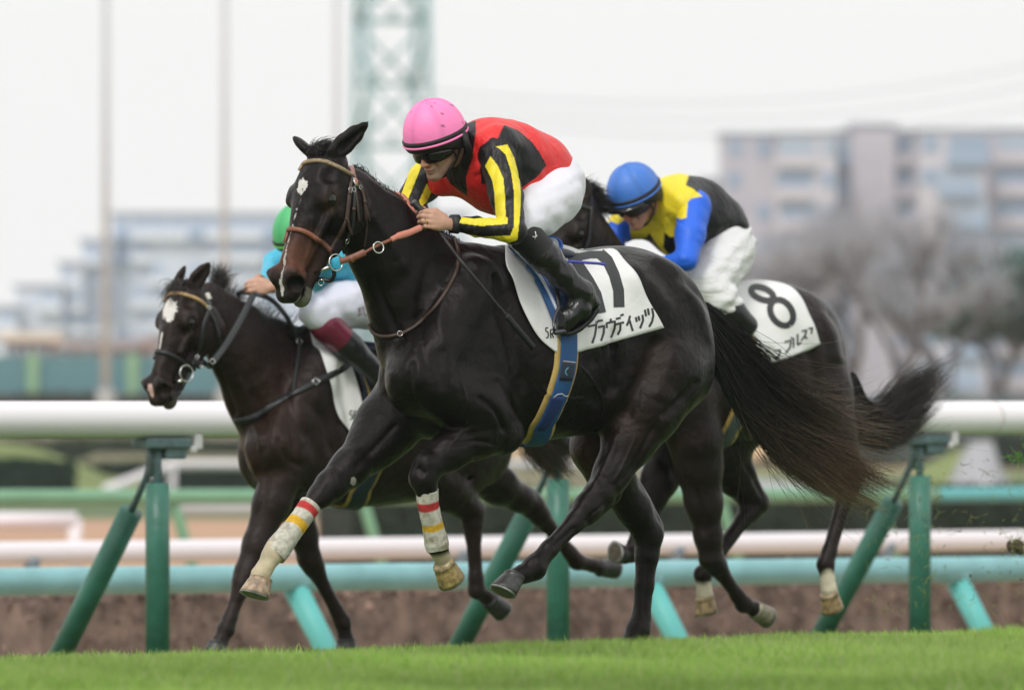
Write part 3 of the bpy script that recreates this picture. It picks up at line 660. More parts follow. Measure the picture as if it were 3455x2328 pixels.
def coat_mat():
    m, t, b = new_mat('horse_coat'); N = t.nodes; L = t.links
    a = N.new('ShaderNodeAttribute'); a.attribute_name = 'Col'
    tc = N.new('ShaderNodeTexCoord')
    nz = N.new('ShaderNodeTexNoise'); nz.inputs['Scale'].default_value = 7; nz.inputs['Detail'].default_value = 8; nz.inputs['Roughness'].default_value = .6
    L.new(tc.outputs['Object'], nz.inputs[0])
    mr = N.new('ShaderNodeMapRange'); mr.inputs[1].default_value = .3; mr.inputs[2].default_value = .7; mr.inputs[3].default_value = .75; mr.inputs[4].default_value = 1.3
    L.new(nz.outputs[0], mr.inputs[0])
    vm = N.new('ShaderNodeVectorMath'); vm.operation = 'SCALE'; L.new(a.outputs['Color'], vm.inputs[0]); L.new(mr.outputs[0], vm.inputs['Scale'])
    L.new(vm.outputs[0], b.inputs['Base Color'])
    b.inputs['Roughness'].default_value = .42; b.inputs['Specular IOR Level'].default_value = .20; b.inputs['Specular Tint'].default_value = (1, .95, .92, 1)
    b.inputs['Sheen Weight'].default_value = .012; b.inputs['Sheen Roughness'].default_value = .45; b.inputs['Sheen Tint'].default_value = (.8, .72, .68, 1)
    # short hair: fine streaky bump plus soft veins
    mp = N.new('ShaderNodeMapping'); mp.inputs['Scale'].default_value = (160, 160, 700); L.new(tc.outputs['Object'], mp.inputs[0])
    n2 = N.new('ShaderNodeTexNoise'); n2.inputs['Scale'].default_value = 1; n2.inputs['Detail'].default_value = 3; L.new(mp.outputs[0], n2.inputs[0])
    n3 = N.new('ShaderNodeTexNoise'); n3.inputs['Scale'].default_value = 13; n3.inputs['Detail'].default_value = 3; L.new(tc.outputs['Object'], n3.inputs[0])
    b1 = N.new('ShaderNodeBump'); b1.inputs['Distance'].default_value = .0012; L.new(n2.outputs[0], b1.inputs['Height'])
    b2 = N.new('ShaderNodeBump'); b2.inputs['Distance'].default_value = .013; L.new(n3.outputs[0], b2.inputs['Height'])
    L.new(b1.outputs[0], b2.inputs['Normal']); L.new(b2.outputs[0], b.inputs['Normal'])
    rr = N.new('ShaderNodeMapRange'); rr.inputs[3].default_value = .27; rr.inputs[4].default_value = .42; L.new(n3.outputs[0], rr.inputs[0]); L.new(rr.outputs[0], b.inputs['Roughness'])
    return m
M_COAT = coat_mat()
M_EYE = pmat('eye', (.004, .003, .0025), .04, spec=.5)
M_HOOF = pmat('hoof', (.3, .2, .1), .42, attr=True, noise=.6, nscale=40, bump=.002, bscale=50)
M_HAIR = pmat('horse_hair', (.01, .009, .009), .38, attr=True, spec=.5)
M_BAND = pmat('bandage', (.6, .58, .5), .85, attr=True, noise=.35, nscale=60, bump=.002, bscale=300)
class Body:
    """mesh of one horse, its colours and a surface to lay tack on"""
    def finish(s, S, h, name, parent, colour, smooth=2, marks=(), lat=None):
        V, F = S.mesh(h, smooth=smooth)
        N = norms(V, F)
        if marks:           # muscle edges, tendons and veins modelled into the near side
            X, Y = topx(V); face = np.clip(-N[:, 1]*2.2-.1, 0, 1); D = np.zeros(len(V))
            for m in marks:
                pts, wd, amp = m[:3]; P = np.array(spline([np.array([a, b, 0.]) for a, b in pts], 5))[:, :2]; best = np.full(len(V), 1e9); fade = np.zeros(len(V))
                box_ = (X > P[:, 0].min()-4*wd) & (X < P[:, 0].max()+4*wd) & (Y > P[:, 1].min()-4*wd) & (Y < P[:, 1].max()+4*wd); I = np.nonzero(box_)[0]
                if not len(I): continue
                q = np.stack([X[I], Y[I]], 1); bb = np.full(len(I), 1e9); tt = np.zeros(len(I)); n_ = len(P)-1
                for i in range(n_):
                    e = P[i+1]-P[i]; t = np.clip(((q-P[i])@e)/(e@e+1e-9), 0, 1); d = np.linalg.norm(q-P[i]-t[:, None]*e, axis=1); b_ = d < bb; bb[b_] = d[b_]; tt[b_] = (i+t[b_])/n_
                D[I] += 1.55*amp*np.exp(-(bb/wd)**2)*np.clip(np.minimum(tt, 1-tt)*6+.15, 0, 1)
            ok = face*(1 if lat is None else lat(V)); V = V+N*(D*ok)[:, None]; N = norms(V, F)
        s.V, s.F, s.N = V, F, N
        s.obj = mesh_obj('body', V, F, M_COAT, parent, cols=colour(V, N))
        s.tree = BVHTree.FromPolygons([tuple(v) for v in V], [tuple(f) for f in F.tolist()])
        return s
    y_ref = 31.1
    def surf(s, px, py, off=.004, tree=None):
        d = Vector(at(px, py, 10.)) - Vector((0, 0, HC)); d.normalize()
        p, n, i, t = (tree or s.tree).ray_cast(Vector((0, 0, HC)), d)
        if p is None: return None
        if n.dot(d) > 0: n = -n
        return np.array(p+n*off), np.array(n)
    def line(s, pts, off=.004, n=6):
        """a picture polyline laid on the body; points missing the body take the distance of their neighbours"""
        Q = spline([np.array([a, b, 0.]) for a, b in pts], n); out = []
        for q in Q: out.append((q, s.surf(q[0], q[1], off)))
        last = next((r for q, r in out if r is not None), None); res = []
        if last is None: last = (np.array([0, s.y_ref, 0]), None)
        for q, r in out:
            if r is None:
                c, n_, i_, t_ = s.tree.find_nearest(Vector(at(q[0], q[1], last[0][1])))
                r = (np.array(c)+np.array(n_)*off, np.array(n_))
            last = r; res.append(r)
        return [r[0] for r in res], [r[1] for r in res]
    def strap(s, pts, w, th=.004, off=.003, n=6, v=True):
        """a leather strap of width w lying on the body along a picture polyline"""
        P, N = s.line(pts, off, n)
        return ribbon(P, N, w, th)
def ribbon(P, N, w, th=.004):
    V = []; F = []; m = len(P)
    ws = w if hasattr(w, '__len__') else [w]*m
    for i in range(m):
        t = P[min(i+1, m-1)]-P[max(i-1, 0)]; t /= np.linalg.norm(t)+1e-9; n = N[i]-t*(N[i]@t); n /= np.linalg.norm(n)+1e-9; b = np.cross(t, n)
        if len(ws) != m: wi = ws[int(i*(len(ws)-1)/(m-1))]
        else: wi = ws[i]
        for a, c in ((-.5, 0), (-.42, 1), (.42, 1), (.5, 0)): V.append(P[i]+b*wi*a+n*th*c)
        V.append(P[i]+b*wi*.5-n*th*.4); V.append(P[i]-b*wi*.5-n*th*.4)
    for i in range(m-1):
        for j in range(6): F.append((i*6+j, i*6+(j+1) % 6, (i+1)*6+(j+1) % 6, (i+1)*6+j))
    F.append((0, 5, 4, 3, 2, 1)); F.append(tuple((m-1)*6+j for j in range(6)))
    return np.array(V), F
BLACKC = np.array([.0052, .0041, .0038]); BROWNC = np.array([.034, .016, .010])
def blob(V, c, r, e=2.0):       # soft mask round a point
    return np.clip(1.25-np.linalg.norm(V-c, axis=1)/r, 0, 1)**e

def foreleg(S, E_, K_, F_, C_, k=1.0, l=None):
    """elbow, knee, fetlock, coronet"""
    S.chain([(E_, .105*k), (E_*.6+K_*.4, .082*k), (E_*.25+K_*.75, .060*k), (K_, .055*k)], .04)
    d = (F_-K_)/np.linalg.norm(F_-K_)
    S.chain([(K_, .055*k), (K_+d*.05*k, .048*k), (K_+d*.10*k, .034*k), (F_-d*.06*k, .031*k), (F_, .041*k)], .02)
    S.chain([(F_, .039*k), (F_*.4+C_*.6, .031*k), (C_, .040*k)], .014)
def hindleg(S, T_, K_, F_, C_, k=1.0, back=None):
    """stifle, hock, fetlock, coronet"""
    S.chain([(T_, .125*k), (T_*.5+K_*.5, .088*k), (T_*.2+K_*.8, .060*k), (K_, .056*k)], .04)
    d = (F_-K_)/np.linalg.norm(F_-K_); g = (K_-T_)/np.linalg.norm(K_-T_)
    if back is not None: S.cone(K_+back*.05*k-g*.13*k, K_+back*.052*k, .022*k, .030*k, .025)
    S.chain([(K_, .056*k), (K_+d*.06*k, .048*k), (K_+d*.12*k, .036*k), (F_-d*.06*k, .033*k), (F_, .042*k)], .022)
    S.chain([(F_, .040*k), (F_*.4+C_*.6, .032*k), (C_, .040*k)], .014)
class Moved:
    """the leader's trunk coordinates carried over to another horse"""
    def __init__(s, src, a1, dst, a2, k=1.0, pitch=0):
        s.src, s.dst, s.k, s.pitch = src, dst, k, pitch; s.A1 = src(*a1); s.A2 = dst(*a2); s.R = dst.rot(pitch)
    def __call__(s, px, py, v=0.0):
        q = s.src.M@(s.src(px, py, v)-s.A1)
        return s.A2+s.k*(s.R.T@q)
    def rot(s, pitch=0, yaw=0, roll=0): return s.dst.rot(pitch+s.pitch, yaw, roll)
# ---------------------------------------------------------------- the leading horse
def trunk(S, H, rot, l, full=True):
    """chest, shoulders, croup, thighs and muscle lines, given in the leader's picture coordinates"""
    # trunk
    S.ell(H(1255, 790), (.60, .265, .335), rot(3), .05)
    S.ell(H(1215, 835), (.42, .240, .275), rot(6), .06)
    S.ell(H(1060, 760), (.32, .215, .33), rot(-14), .07)          # shoulders
    S.ell(H(990, 850), (.19, .200, .25), rot(-10), .06)           # breast
    S.ell(H(1420, 735), (.32, .235, .285), rot(8), .07)           # croup
    S.ell(H(1350, 665), (.35, .19, .165), rot(6), .07)
    S.cone(H(1085, 632), H(1250, 640), .11, .13, .08, (l, .75))     # withers
    # near shoulder and arm
    S.cone(H(1075, 640, .13), H(960, 850, .17), .10, .115, .06)
    S.ell(H(1075, 850, .17), (.17, .075, .21), rot(-25), .05)     # triceps
    S.ell(H(940, 855, .09), (.12, .085, .15), rot(-10), .05)
    S.ell(H(925, 862, -.09), (.12, .075, .16), rot(-10), .05)
    # near hind
    S.ell(H(1485, 760, .13), (.27, .14, .30), rot(28), .06)
    S.ell(H(1520, 815, .10), (.18, .13, .22), rot(35), .06)
    S.ell(H(1465, 870, .15), (.20, .105, .20), rot(45), .06)
    S.ell(H(1420, 850, -.14), (.26, .13, .24), rot(20), .05)
    # belly, flank and muscle lines
    S.ell(H(1330, 880), (.34, .20, .16), rot(-8), .07)
    S.cone(H(1400, 900, .17), H(1350, 790, .25), .03, .02, .05)
    S.cone(H(1560, 665, .165), H(1625, 790, .12), .012, .012, .03, None, True)     # groove of the buttock
    S.cone(H(1625, 790, .12), H(1610, 880, .10), .012, .008, .03, None, True)
    S.cone(H(1060, 930, .285), H(1150, 870, .285), .006, .004, .05, None, True)
    S.cone(H(985, 740, .255), H(1010, 880, .285), .010, .006, .06, None, True)
    S.cone(H(1130, 640, .22), H(1180, 860, .25), .018, .010, .04, None, True)      # behind the shoulder
    S.cone(H(1180, 860, .26), H(1185, 960, .22), .014, .010, .03, None, True)
    S.cone(H(915, 800, .0), H(935, 930, .0), .012, .014, .05, None, True)
    S.cone(H(880, 560, .12), H(935, 740, .16), .008, .012, .05, None, True)       # jugular groove
    S.cone(H(1440, 640, .19), H(1480, 690, .20), .05, .05, .08)
    S.cone(H(1400, 760, .26), H(1395, 880, .235), .02, .02, .04, None, True)
    S.cone(H(1490, 930, .235), H(1540, 870, .2), .010, .010, .03, None, True)
H = Frame(1250, 32.0, 40)
horse1 = empty('racehorse', H(1250, 1502), 'black leading racehorse with a brown muzzle, thin white stripe and number 17 cloth', 'horse', 'galloping racehorses')
S = Solid(); f, l, u = H.f, H.l, H.u
trunk(S, H, H.rot, H.l)
# neck
nk = H.rot(0)
S.chain([(H(800, 468, .02), .120), (H(876, 565, .01), .158), (H(948, 668), .208), (H(1015, 750), .26)], .05, (l, .60))
S.chain([(H(800, 420, .01), .062), (H(880, 494, .005), .075), (H(960, 578), .10), (H(1060, 630), .11)], .05, (l, .7))
S.cone(H(858, 610, 0), H(915, 790, 0), .055, .10, .05)         # windpipe side
S.chain([(H(985, 880, .17), .105), (H(1085, 925, .18), .105), (H(1145, 985, .17), .078)], .045)
S.chain([(H(1132, 990, .17), .070), (H(1080, 988, .165), .088), (H(1020, 1025, .155), .072), (H(975, 1055, .15), .057)], .03)
S.chain([(H(972, 1062, .15), .056), (H(962, 1086, .15), .052), (H(970, 1118, .15), .036), (H(985, 1195, .13), .031), (H(993, 1236, .12), .042)], .02)
S.chain([(H(993, 1240, .12), .040), (H(1003, 1262, .115), .031), (H(1012, 1280, .11), .036)], .014)
S.ell(H(966, 1056, .17), (.034, .034, .045), H.M, .02)
# breast halves, far arm
S.chain([(H(925, 900, -.15), .125), (H(880, 965, -.14), .115), (H(850, 1005, -.14), .092), (H(795, 1062, -.13), .066), (H(752, 1103, -.13), .059)], .045)
S.cone(H(905, 985, -.14), H(835, 1052, -.14), .070, .045, .03)
S.chain([(H(752, 1103, -.13), .058), (H(728, 1126, -.13), .045), (H(702, 1152, -.13), .032), (H(655, 1215, -.12), .030), (H(633, 1246, -.12), .042), (H(616, 1262, -.12), .036)], .02)
S.chain([(H(626, 1250, -.12), .040), (H(603, 1288, -.12), .031), (H(592, 1306, -.12), .038)], .014)
S.chain([(H(1500, 850, .14), .175), (H(1462, 930, .15), .135), (H(1428, 1005, .15), .092), (H(1392, 1072, .15), .064), (H(1366, 1118, .15), .058)], .05)
S.cone(H(1545, 850, .10), H(1470, 955, .14), .105, .055, .05)
S.cone(H(1455, 985, .14), H(1395, 1120, .15), .045, .026, .02)        # tendon to the hock
S.chain([(H(1358, 1125, .15), .058), (H(1335, 1152, .15), .052), (H(1305, 1188, .15), .036), (H(1248, 1247, .14), .032), (H(1214, 1288, .14), .043), (H(1196, 1302, .14), .036)], .022)
S.cone(H(1392, 1130, .15), H(1335, 1180, .15), .028, .024, .02)
S.chain([(H(1218, 1296, .14), .036), (H(1186, 1304, .14), .034), (H(1170, 1312, .14), .036)], .014)
# far hind (standing)
S.chain([(H(1400, 930, -.14), .15), (H(1362, 1015, -.14), .105), (H(1390, 1085, -.13), .082), (H(1440, 1155, -.13), .060), (H(1472, 1212, -.13), .058)], .05)
S.cone(H(1430, 1090, -.13), H(1492, 1195, -.13), .035, .028, .02)
S.chain([(H(1474, 1215, -.13), .057), (H(1470, 1262, -.13), .045), (H(1464, 1330, -.13), .036), (H(1457, 1405, -.13), .036), (H(1450, 1430, -.13), .045), (H(1432, 1462, -.13), .034), (H(1422, 1478, -.13), .042)], .02)
# dock
# head
A1 = np.array([[0, 0, 0]]*3, float)
def head_axes(pitch, psi, roll=0):
    """rows: along the face, left, dorsal; psi 0 = profile to the left, 90 = facing the camera"""
    ph, ps = R(pitch), R(psi)
    x = np.array([-math.cos(ph)*math.cos(ps), -math.cos(ph)*math.sin(ps), -math.sin(ph)])
    y = np.array([math.sin(ps), -math.cos(ps), 0]); z = np.cross(x, y)
    a = R(roll); y, z = y*math.cos(a)+z*math.sin(a), z*math.cos(a)-y*math.sin(a)
    return np.array([x, y, z])
AH1 = head_axes(62, 45, 1)
K1 = .97
O1 = at(689, 424, 31.05)-K1*(.185*.92*AH1[0]+.03*AH1[2])
P1 = head_prims(S, O1, AH1, K1, ears=((838, 277, .02), (668, 313, .0)), mouth=.004)
def colour1(V, N):
    C = np.tile(BLACKC, (len(V), 1)); n = vnoise(V, 9)*.5+vnoise(V, 21)*.3
    def add(c, r, amt, col=BROWNC, e=1.5):
        m = np.clip(blob(V, c, r, e)*amt*(1+n*.5), 0, 1)[:, None]; C[:] = C*(1-m)+col*m
    for p_, r_, a_ in ((H(1500, 800, .25), .10, .25), (H(1440, 960, .2), .14, .45), (H(1480, 850, .25), .12, .3), (H(905, 1000, -.1), .08, .6), (H(870, 960, .1), .12, .3),
                       (H(1320, 1010, -.1), .18, .6), (H(975, 900, .2), .1, .25), (H(1350, 1060, -.1), .15, .5)): add(p_, r_, a_)
    add(P1(.50, .03, -.03), .13, 1.0, np.array([.085, .032, .018])); add(P1(.45, .05, -.08), .10, .7, np.array([.075, .03, .018])); add(P1(.215, .08, -.05), .060, .8, np.array([.060, .034, .024]))
    q = (V-O1)@AH1.T/K1/np.array([.92, 1, 1])
    dk = np.clip((q[:, 0]-.545)/.03, 0, 1)*(q[:, 0] > .4); C[:] = C*(1-dk[:, None]*.8)+BLACKC*1.1*dk[:, None]*.8
    mu = (q[:, 0] > .56)*np.clip((-.10-q[:, 2])/.02, 0, 1)*(np.abs(q[:, 2]+.13) > .012)*(q[:, 0] < .70)*(np.abs(q[:, 1]) < .1)*(q[:, 2] > -.2); C[:] = C*(1-mu[:, None]*.6)+np.array([.22, .22, .16])*mu[:, None]*.6
    W = np.array([.62, .60, .57]); nn = vnoise(V, 60)*.012+vnoise(V, 150)*.008
    star = np.hypot((q[:, 0]-.185)/.034, (q[:, 1]+.002)/.027)+nn*25
    stripe = (np.abs(q[:, 1]-.004+.006*np.sin(q[:, 0]*20)) < .0018+.0055*np.clip((q[:, 0]-.42)/.15, 0, 1)+nn*.4)*(q[:, 0] > .20)*(q[:, 0] < .60)*((q[:, 0] < .285)*.25+(q[:, 0] > .285))
    m = ((star < 1) | (stripe > .5)) & (q[:, 2] > -.07) & (q[:, 0] > 0) & (q[:, 0] < .65) & (np.abs(q[:, 1]) < .06)
    C[m] = W; C[m & (q[:, 0] > .28)] = W*.62
    m = (stripe > 0) & (stripe < .5) & (q[:, 2] > -.07) & (np.abs(q[:, 1]) < .05); C[m] = W*.15
    sn = np.hypot((q[:, 0]-.62)/.030, (q[:, 1])/.009) < 1; C[sn & (q[:, 2] > -.12)] = W*.8
    lp = (np.abs(q[:, 2]+.118) < .010+nn) & (q[:, 0] > .57) & (q[:, 0] < .66) & (np.abs(q[:, 1]) < .06); C[lp] = W*.45
    # stained white socks of the forelegs
    sock = np.array([.55, .47, .32]); X, Y = topx(V)
    for a, b, v0, v1 in (((655, 1235), (585, 1312), -.25, -.04), ((1000, 1240), (1015, 1300), .02, .22)):
        pa, pb = H(*a, (v0+v1)/2), H(*b, (v0+v1)/2); t = ((V-pa)@(pb-pa))/((pb-pa)@(pb-pa)); d = np.linalg.norm(V-(pa+(pb-pa)*np.clip(t, 0, 1)[:, None]), axis=1)
        m = np.clip((t-.15+n*.25)*6, 0, 1)*(d < .09)*(t < 1.6)
        C[:] = C*(1-m[:, None])+(sock*(.85+.4*n[:, None]))*m[:, None]
    X, Y = topx(V); ch = (np.hypot((X-803)/6.5, (Y-1093)/10) < 1) & (((V-np.array([H.x0, H.y0, 0]))@H.l) < 0); C[ch] = (.34, .33, .31)
    for g in (1, -1):
        nh = np.linalg.norm((V-P1(.590, g*.050, -.060)), axis=1); C[nh < .032] = (.004, .0025, .002)
    return np.clip(C, .003, 1)
MARKS1 = [([(1560, 640), (1600, 680), (1625, 730), (1637, 790), (1634, 850)], 9, -.013), ([(1540, 650), (1580, 690), (1604, 740), (1614, 800), (1612, 850)], 15, .010),
    ([(1480, 586), (1515, 598), (1550, 625)], 14, .008), ([(1470, 612), (1510, 640), (1530, 680)], 14, -.006), ([(1500, 760), (1470, 830), (1440, 900), (1415, 960)], 17, -.012),
    ([(1540, 770), (1520, 840), (1490, 910)], 20, .008), ([(1590, 860), (1545, 910), (1500, 952)], 10, -.009), ([(1490, 960), (1450, 1040), (1408, 1102)], 7, -.007), ([(1405, 985), (1376, 1055), (1345, 1110)], 9, .005),
    ([(1385, 780), (1378, 850), (1352, 930)], 22, -.010), ([(975, 640), (958, 720), (962, 800), (985, 870)], 15, -.009), ([(1010, 640), (1000, 720), (1005, 800)], 16, .006), ([(1105, 600), (1150, 700), (1180, 800), (1192, 900)], 16, -.011),
    ([(1085, 900), (1125, 932), (1148, 985)], 7, -.008), ([(1120, 860), (1160, 900), (1180, 955)], 12, .006), ([(1020, 1012), (1080, 1002), (1130, 1012)], 5, -.004), ([(1035, 985), (1090, 968)], 8, .004),
    ([(948, 1062), (968, 1078)], 7, -.005), ([(905, 960), (860, 1010), (800, 1070)], 8, -.006), ([(870, 890), (905, 930), (960, 952)], 11, -.005), ([(938, 815), (930, 880), (945, 935)], 9, -.008), ([(895, 840), (890, 880), (905, 910)], 14, .006),
    ([(850, 620), (880, 700), (922, 785)], 11, -.009), ([(838, 480), (880, 540), (930, 622)], 12, .006), ([(1000, 565), (972, 620), (945, 700)], 13, -.007), ([(1310, 1195), (1255, 1245)], 5, -.005), ([(1472, 1262), (1464, 1400)], 4, -.005),
    ([(1392, 1135), (1350, 1165), (1330, 1190)], 4, -.005), ([(1318, 830), (1345, 862), (1372, 905), (1365, 950)], 2.6, .0035), ([(712, 490), (706, 545), (696, 590)], 3, .0030), ([(1062, 945), (1046, 985), (1020, 1020)], 2.6, .003),
    ([(1448, 985), (1420, 1050), (1392, 1098)], 2.6, .0035), ([(1040, 850), (1058, 905), (1050, 940)], 3, .003), ([(870, 660), (900, 720), (915, 790)], 3, .003), ([(905, 590), (935, 650), (950, 720)], 20, .005), ([(772, 470), (775, 520), (760, 560)], 9, .004),
    ([(758, 505), (735, 540), (715, 570)], 6, -.004), ([(1230, 880), (1280, 905), (1330, 905)], 3, .003), ([(1150, 1030), (1120, 1040), (1070, 1045)], 5, -.004)] + [([(1315+26*i, 690+4*i), (1328+26*i, 760), (1325+26*i, 840)], 9, -.0035) for i in range(3)]
B1 = Body().finish(S, .0055, 'body', horse1, colour1, marks=MARKS1)
# ---------------------------------------------------------------- tack laid round a horse's trunk
class Wrap:
    """places things on the trunk by (u along the horse, a = angle round it; 90 = spine, 0 = left flank)"""
    def __init__(s, fr, body, cz):
        s.fr, s.b, s.cz = fr, body, cz; s.o = np.array([fr.x0, fr.y0, cz])
    def pt(s, u, a, off):
        fr = s.fr; o = s.o+fr.f*u; d = math.cos(R(a))*fr.l+math.sin(R(a))*fr.u
        p, n, i, t = s.b.tree.ray_cast(Vector(o), Vector(d))
        if p is None: return o+d*.3, d
        n = np.array(n); n = n if n@d > 0 else -n
        n = n+d*.6; n /= np.linalg.norm(n)
        return np.array(p)+n*off, n
    def ua(s, px, py):
        r = s.b.surf(px, py, 0)
        if r is None:            # just off the outline: nearest surface point
            q, n, i, t = s.b.tree.find_nearest(Vector(at(px, py, s.o[1]))); p = np.array(q)
        else: p = r[0]
        d = p-s.o; return d@s.fr.f, math.degrees(math.atan2(d@s.fr.u, d@s.fr.l))
    def moved(s, mv, pts, other):
        """the leader's girth line carried to this horse"""
        out = []
        for x, y in pts:
            r_ = other.b.surf(x, y, 0); p = r_[0] if r_ else np.array(other.b.tree.find_nearest(Vector(at(x, y, other.o[1])))[0]); q = mv.A2+mv.k*(mv.R.T@(mv.src.M@(p-mv.A1))); d = q-s.o; out.append((d@s.fr.f, math.degrees(math.atan2(d@s.fr.u, d@s.fr.l)), 1))
        return out
    def patch(s, front, rear, bottom, off, n=46, m=40, lift=None, both=True):
        """cloth between picture polylines front and rear (spine to hem) and its hem; mirrored over the spine"""
        Fu = [s.ua(*p) for p in front]; Ru = [s.ua(*p) for p in rear]; Bu = [s.ua(*p) for p in bottom]
        Fu[0] = (Fu[0][0], 90); Ru[0] = (Ru[0][0], 90)
        def resamp(L, k):
            L = np.array(spline([np.array([x, y, 0]) for x, y in L], 6))[:, :2]; d = np.r_[0, np.cumsum(np.linalg.norm(np.diff(L*[100, 1], axis=0), axis=1))]
            t = np.linspace(0, d[-1], k); return np.stack([np.interp(t, d, L[:, 0]), np.interp(t, d, L[:, 1])], 1)
        F = resamp(Fu, m); Rr = resamp(Ru, m); B = resamp([Fu[-1]]+Bu+[Ru[-1]], n)
        G = np.zeros((n, m, 2))
        for i in range(n):
            a = i/(n-1); T = F[0]*(1-a)+Rr[0]*a
            for j in range(m):
                b = j/(m-1)
                G[i, j] = (1-a)*F[j]+a*Rr[j]+(1-b)*T+b*B[i]-((1-a)*(1-b)*F[0]+a*(1-b)*Rr[0]+(1-a)*b*F[-1]+a*b*Rr[-1])
        rows = [] ; n2 = []
        for sgn in ((1, -1) if both else (1,)):
            P = np.zeros((n, m, 3)); Nn = np.zeros((n, m, 3))
            for i in range(n):
                for j in range(m):
                    a = G[i, j, 1] if sgn > 0 else 180-G[i, j, 1]
                    P[i, j], Nn[i, j] = s.pt(G[i, j, 0], a, off)
                    if lift: P[i, j] += Nn[i, j]*lift(i/(n-1), j/(m-1))
            rows.append(P); n2.append(Nn)
        if both:
            P = np.concatenate([rows[1][:, :0:-1], rows[0]], 1); Nn = np.concatenate([n2[1][:, :0:-1], n2[0]], 1)
        else: P, Nn = rows[0], n2[0]
        return P, Nn
    def band(s, loop, w, off, th=.004, du=0.0, n=72, a0=90, a1=450):
        """band round the trunk through picture points given on the near side"""
        L = sorted([s.ua(*p) for p in loop] if len(loop[0]) == 2 else [(q[0], q[1]) for q in loop], key=lambda q: q[1]); A = np.array([q[1] for q in L]); U = np.array([q[0] for q in L])
        P = []; N = []
        for i in range(n+1):
            a = a0+(a1-a0)*i/n; e = (a+90) % 360-90      # -90..270
            e2 = 180-e if e > 90 else e
            u = np.interp(e2, A, U)+du
            p, nn = s.pt(u, e, off); P.append(p); N.append(nn)
        return ribbon(P, N, w, th)
def sheet(P, N, th):
    """grid of points with thickness"""
    n, m, _ = P.shape; V = np.concatenate([(P+N*th).reshape(-1, 3), P.reshape(-1, 3)]); F = []; o = n*m
    q = lambda i, j: i*m+j
    for i in range(n-1):
        for j in range(m-1):
            F.append((q(i, j), q(i+1, j), q(i+1, j+1), q(i, j+1))); F.append((o+q(i, j), o+q(i, j+1), o+q(i+1, j+1), o+q(i+1, j)))
    for i in range(n-1):
        F.append((q(i, 0), o+q(i, 0), o+q(i+1, 0), q(i+1, 0))); F.append((q(i, m-1), q(i+1, m-1), o+q(i+1, m-1), o+q(i, m-1)))
    for j in range(m-1):
        F.append((q(0, j), q(0, j+1), o+q(0, j+1), o+q(0, j))); F.append((q(n-1, j), o+q(n-1, j), o+q(n-1, j+1), q(n-1, j+1)))
    return V, F
def tree_of(V, F): return BVHTree.FromPolygons([tuple(v) for v in V], F)
def strokes(body, tree, lines, w, off=.0012, cap=True):
    """painted strokes (picture polylines, widths) laid flat on a cloth"""
    out = []
    for L in lines:
        ww = w
        if isinstance(L, tuple): L, ww = L
        dens = []
        for a, b in zip(L[:-1], L[1:]):
            k = max(1, int(math.hypot(b[0]-a[0], b[1]-a[1])/3)); dens += [(a[0]+(b[0]-a[0])*i/k, a[1]+(b[1]-a[1])*i/k) for i in range(k)]
        dens.append(L[-1]); m = len(dens); V = []
        for i in range(m):
            a = dens[max(i-1, 0)]; b = dens[min(i+1, m-1)]; dx, dy = b[0]-a[0], b[1]-a[1]; l_ = math.hypot(dx, dy)+1e-9; nx, ny = -dy/l_, dx/l_
            for g in (-.5, 0, .5):
                q = (dens[i][0]+nx*ww*g, dens[i][1]+ny*ww*g); r = body.surf(q[0], q[1], off, tree)
                V.append(r[0] if r else (V[-1] if V else at(q[0], q[1], 32)))
        F = [(i*3+j, i*3+j+1, i*3+j+4, i*3+j+3) for i in range(m-1) for j in (0, 1)]
        out.append((np.array(V), F))
    return cat_mesh(out)
def ring(c, n, r, t, a=28, b=8, sx=1.0, ax=None):
    """metal ring round c with normal n"""
    n = np.asarray(n, float)/np.linalg.norm(n); u = np.cross(n, [0, 0, 1.]) if ax is None else np.asarray(ax, float); u = u-n*(u@n); u /= np.linalg.norm(u); v = np.cross(n, u)
    return tube([c+r*(math.cos(2*math.pi*i/a)*u*sx+math.sin(2*math.pi*i/a)*v) for i in range(a)], t, b, True)
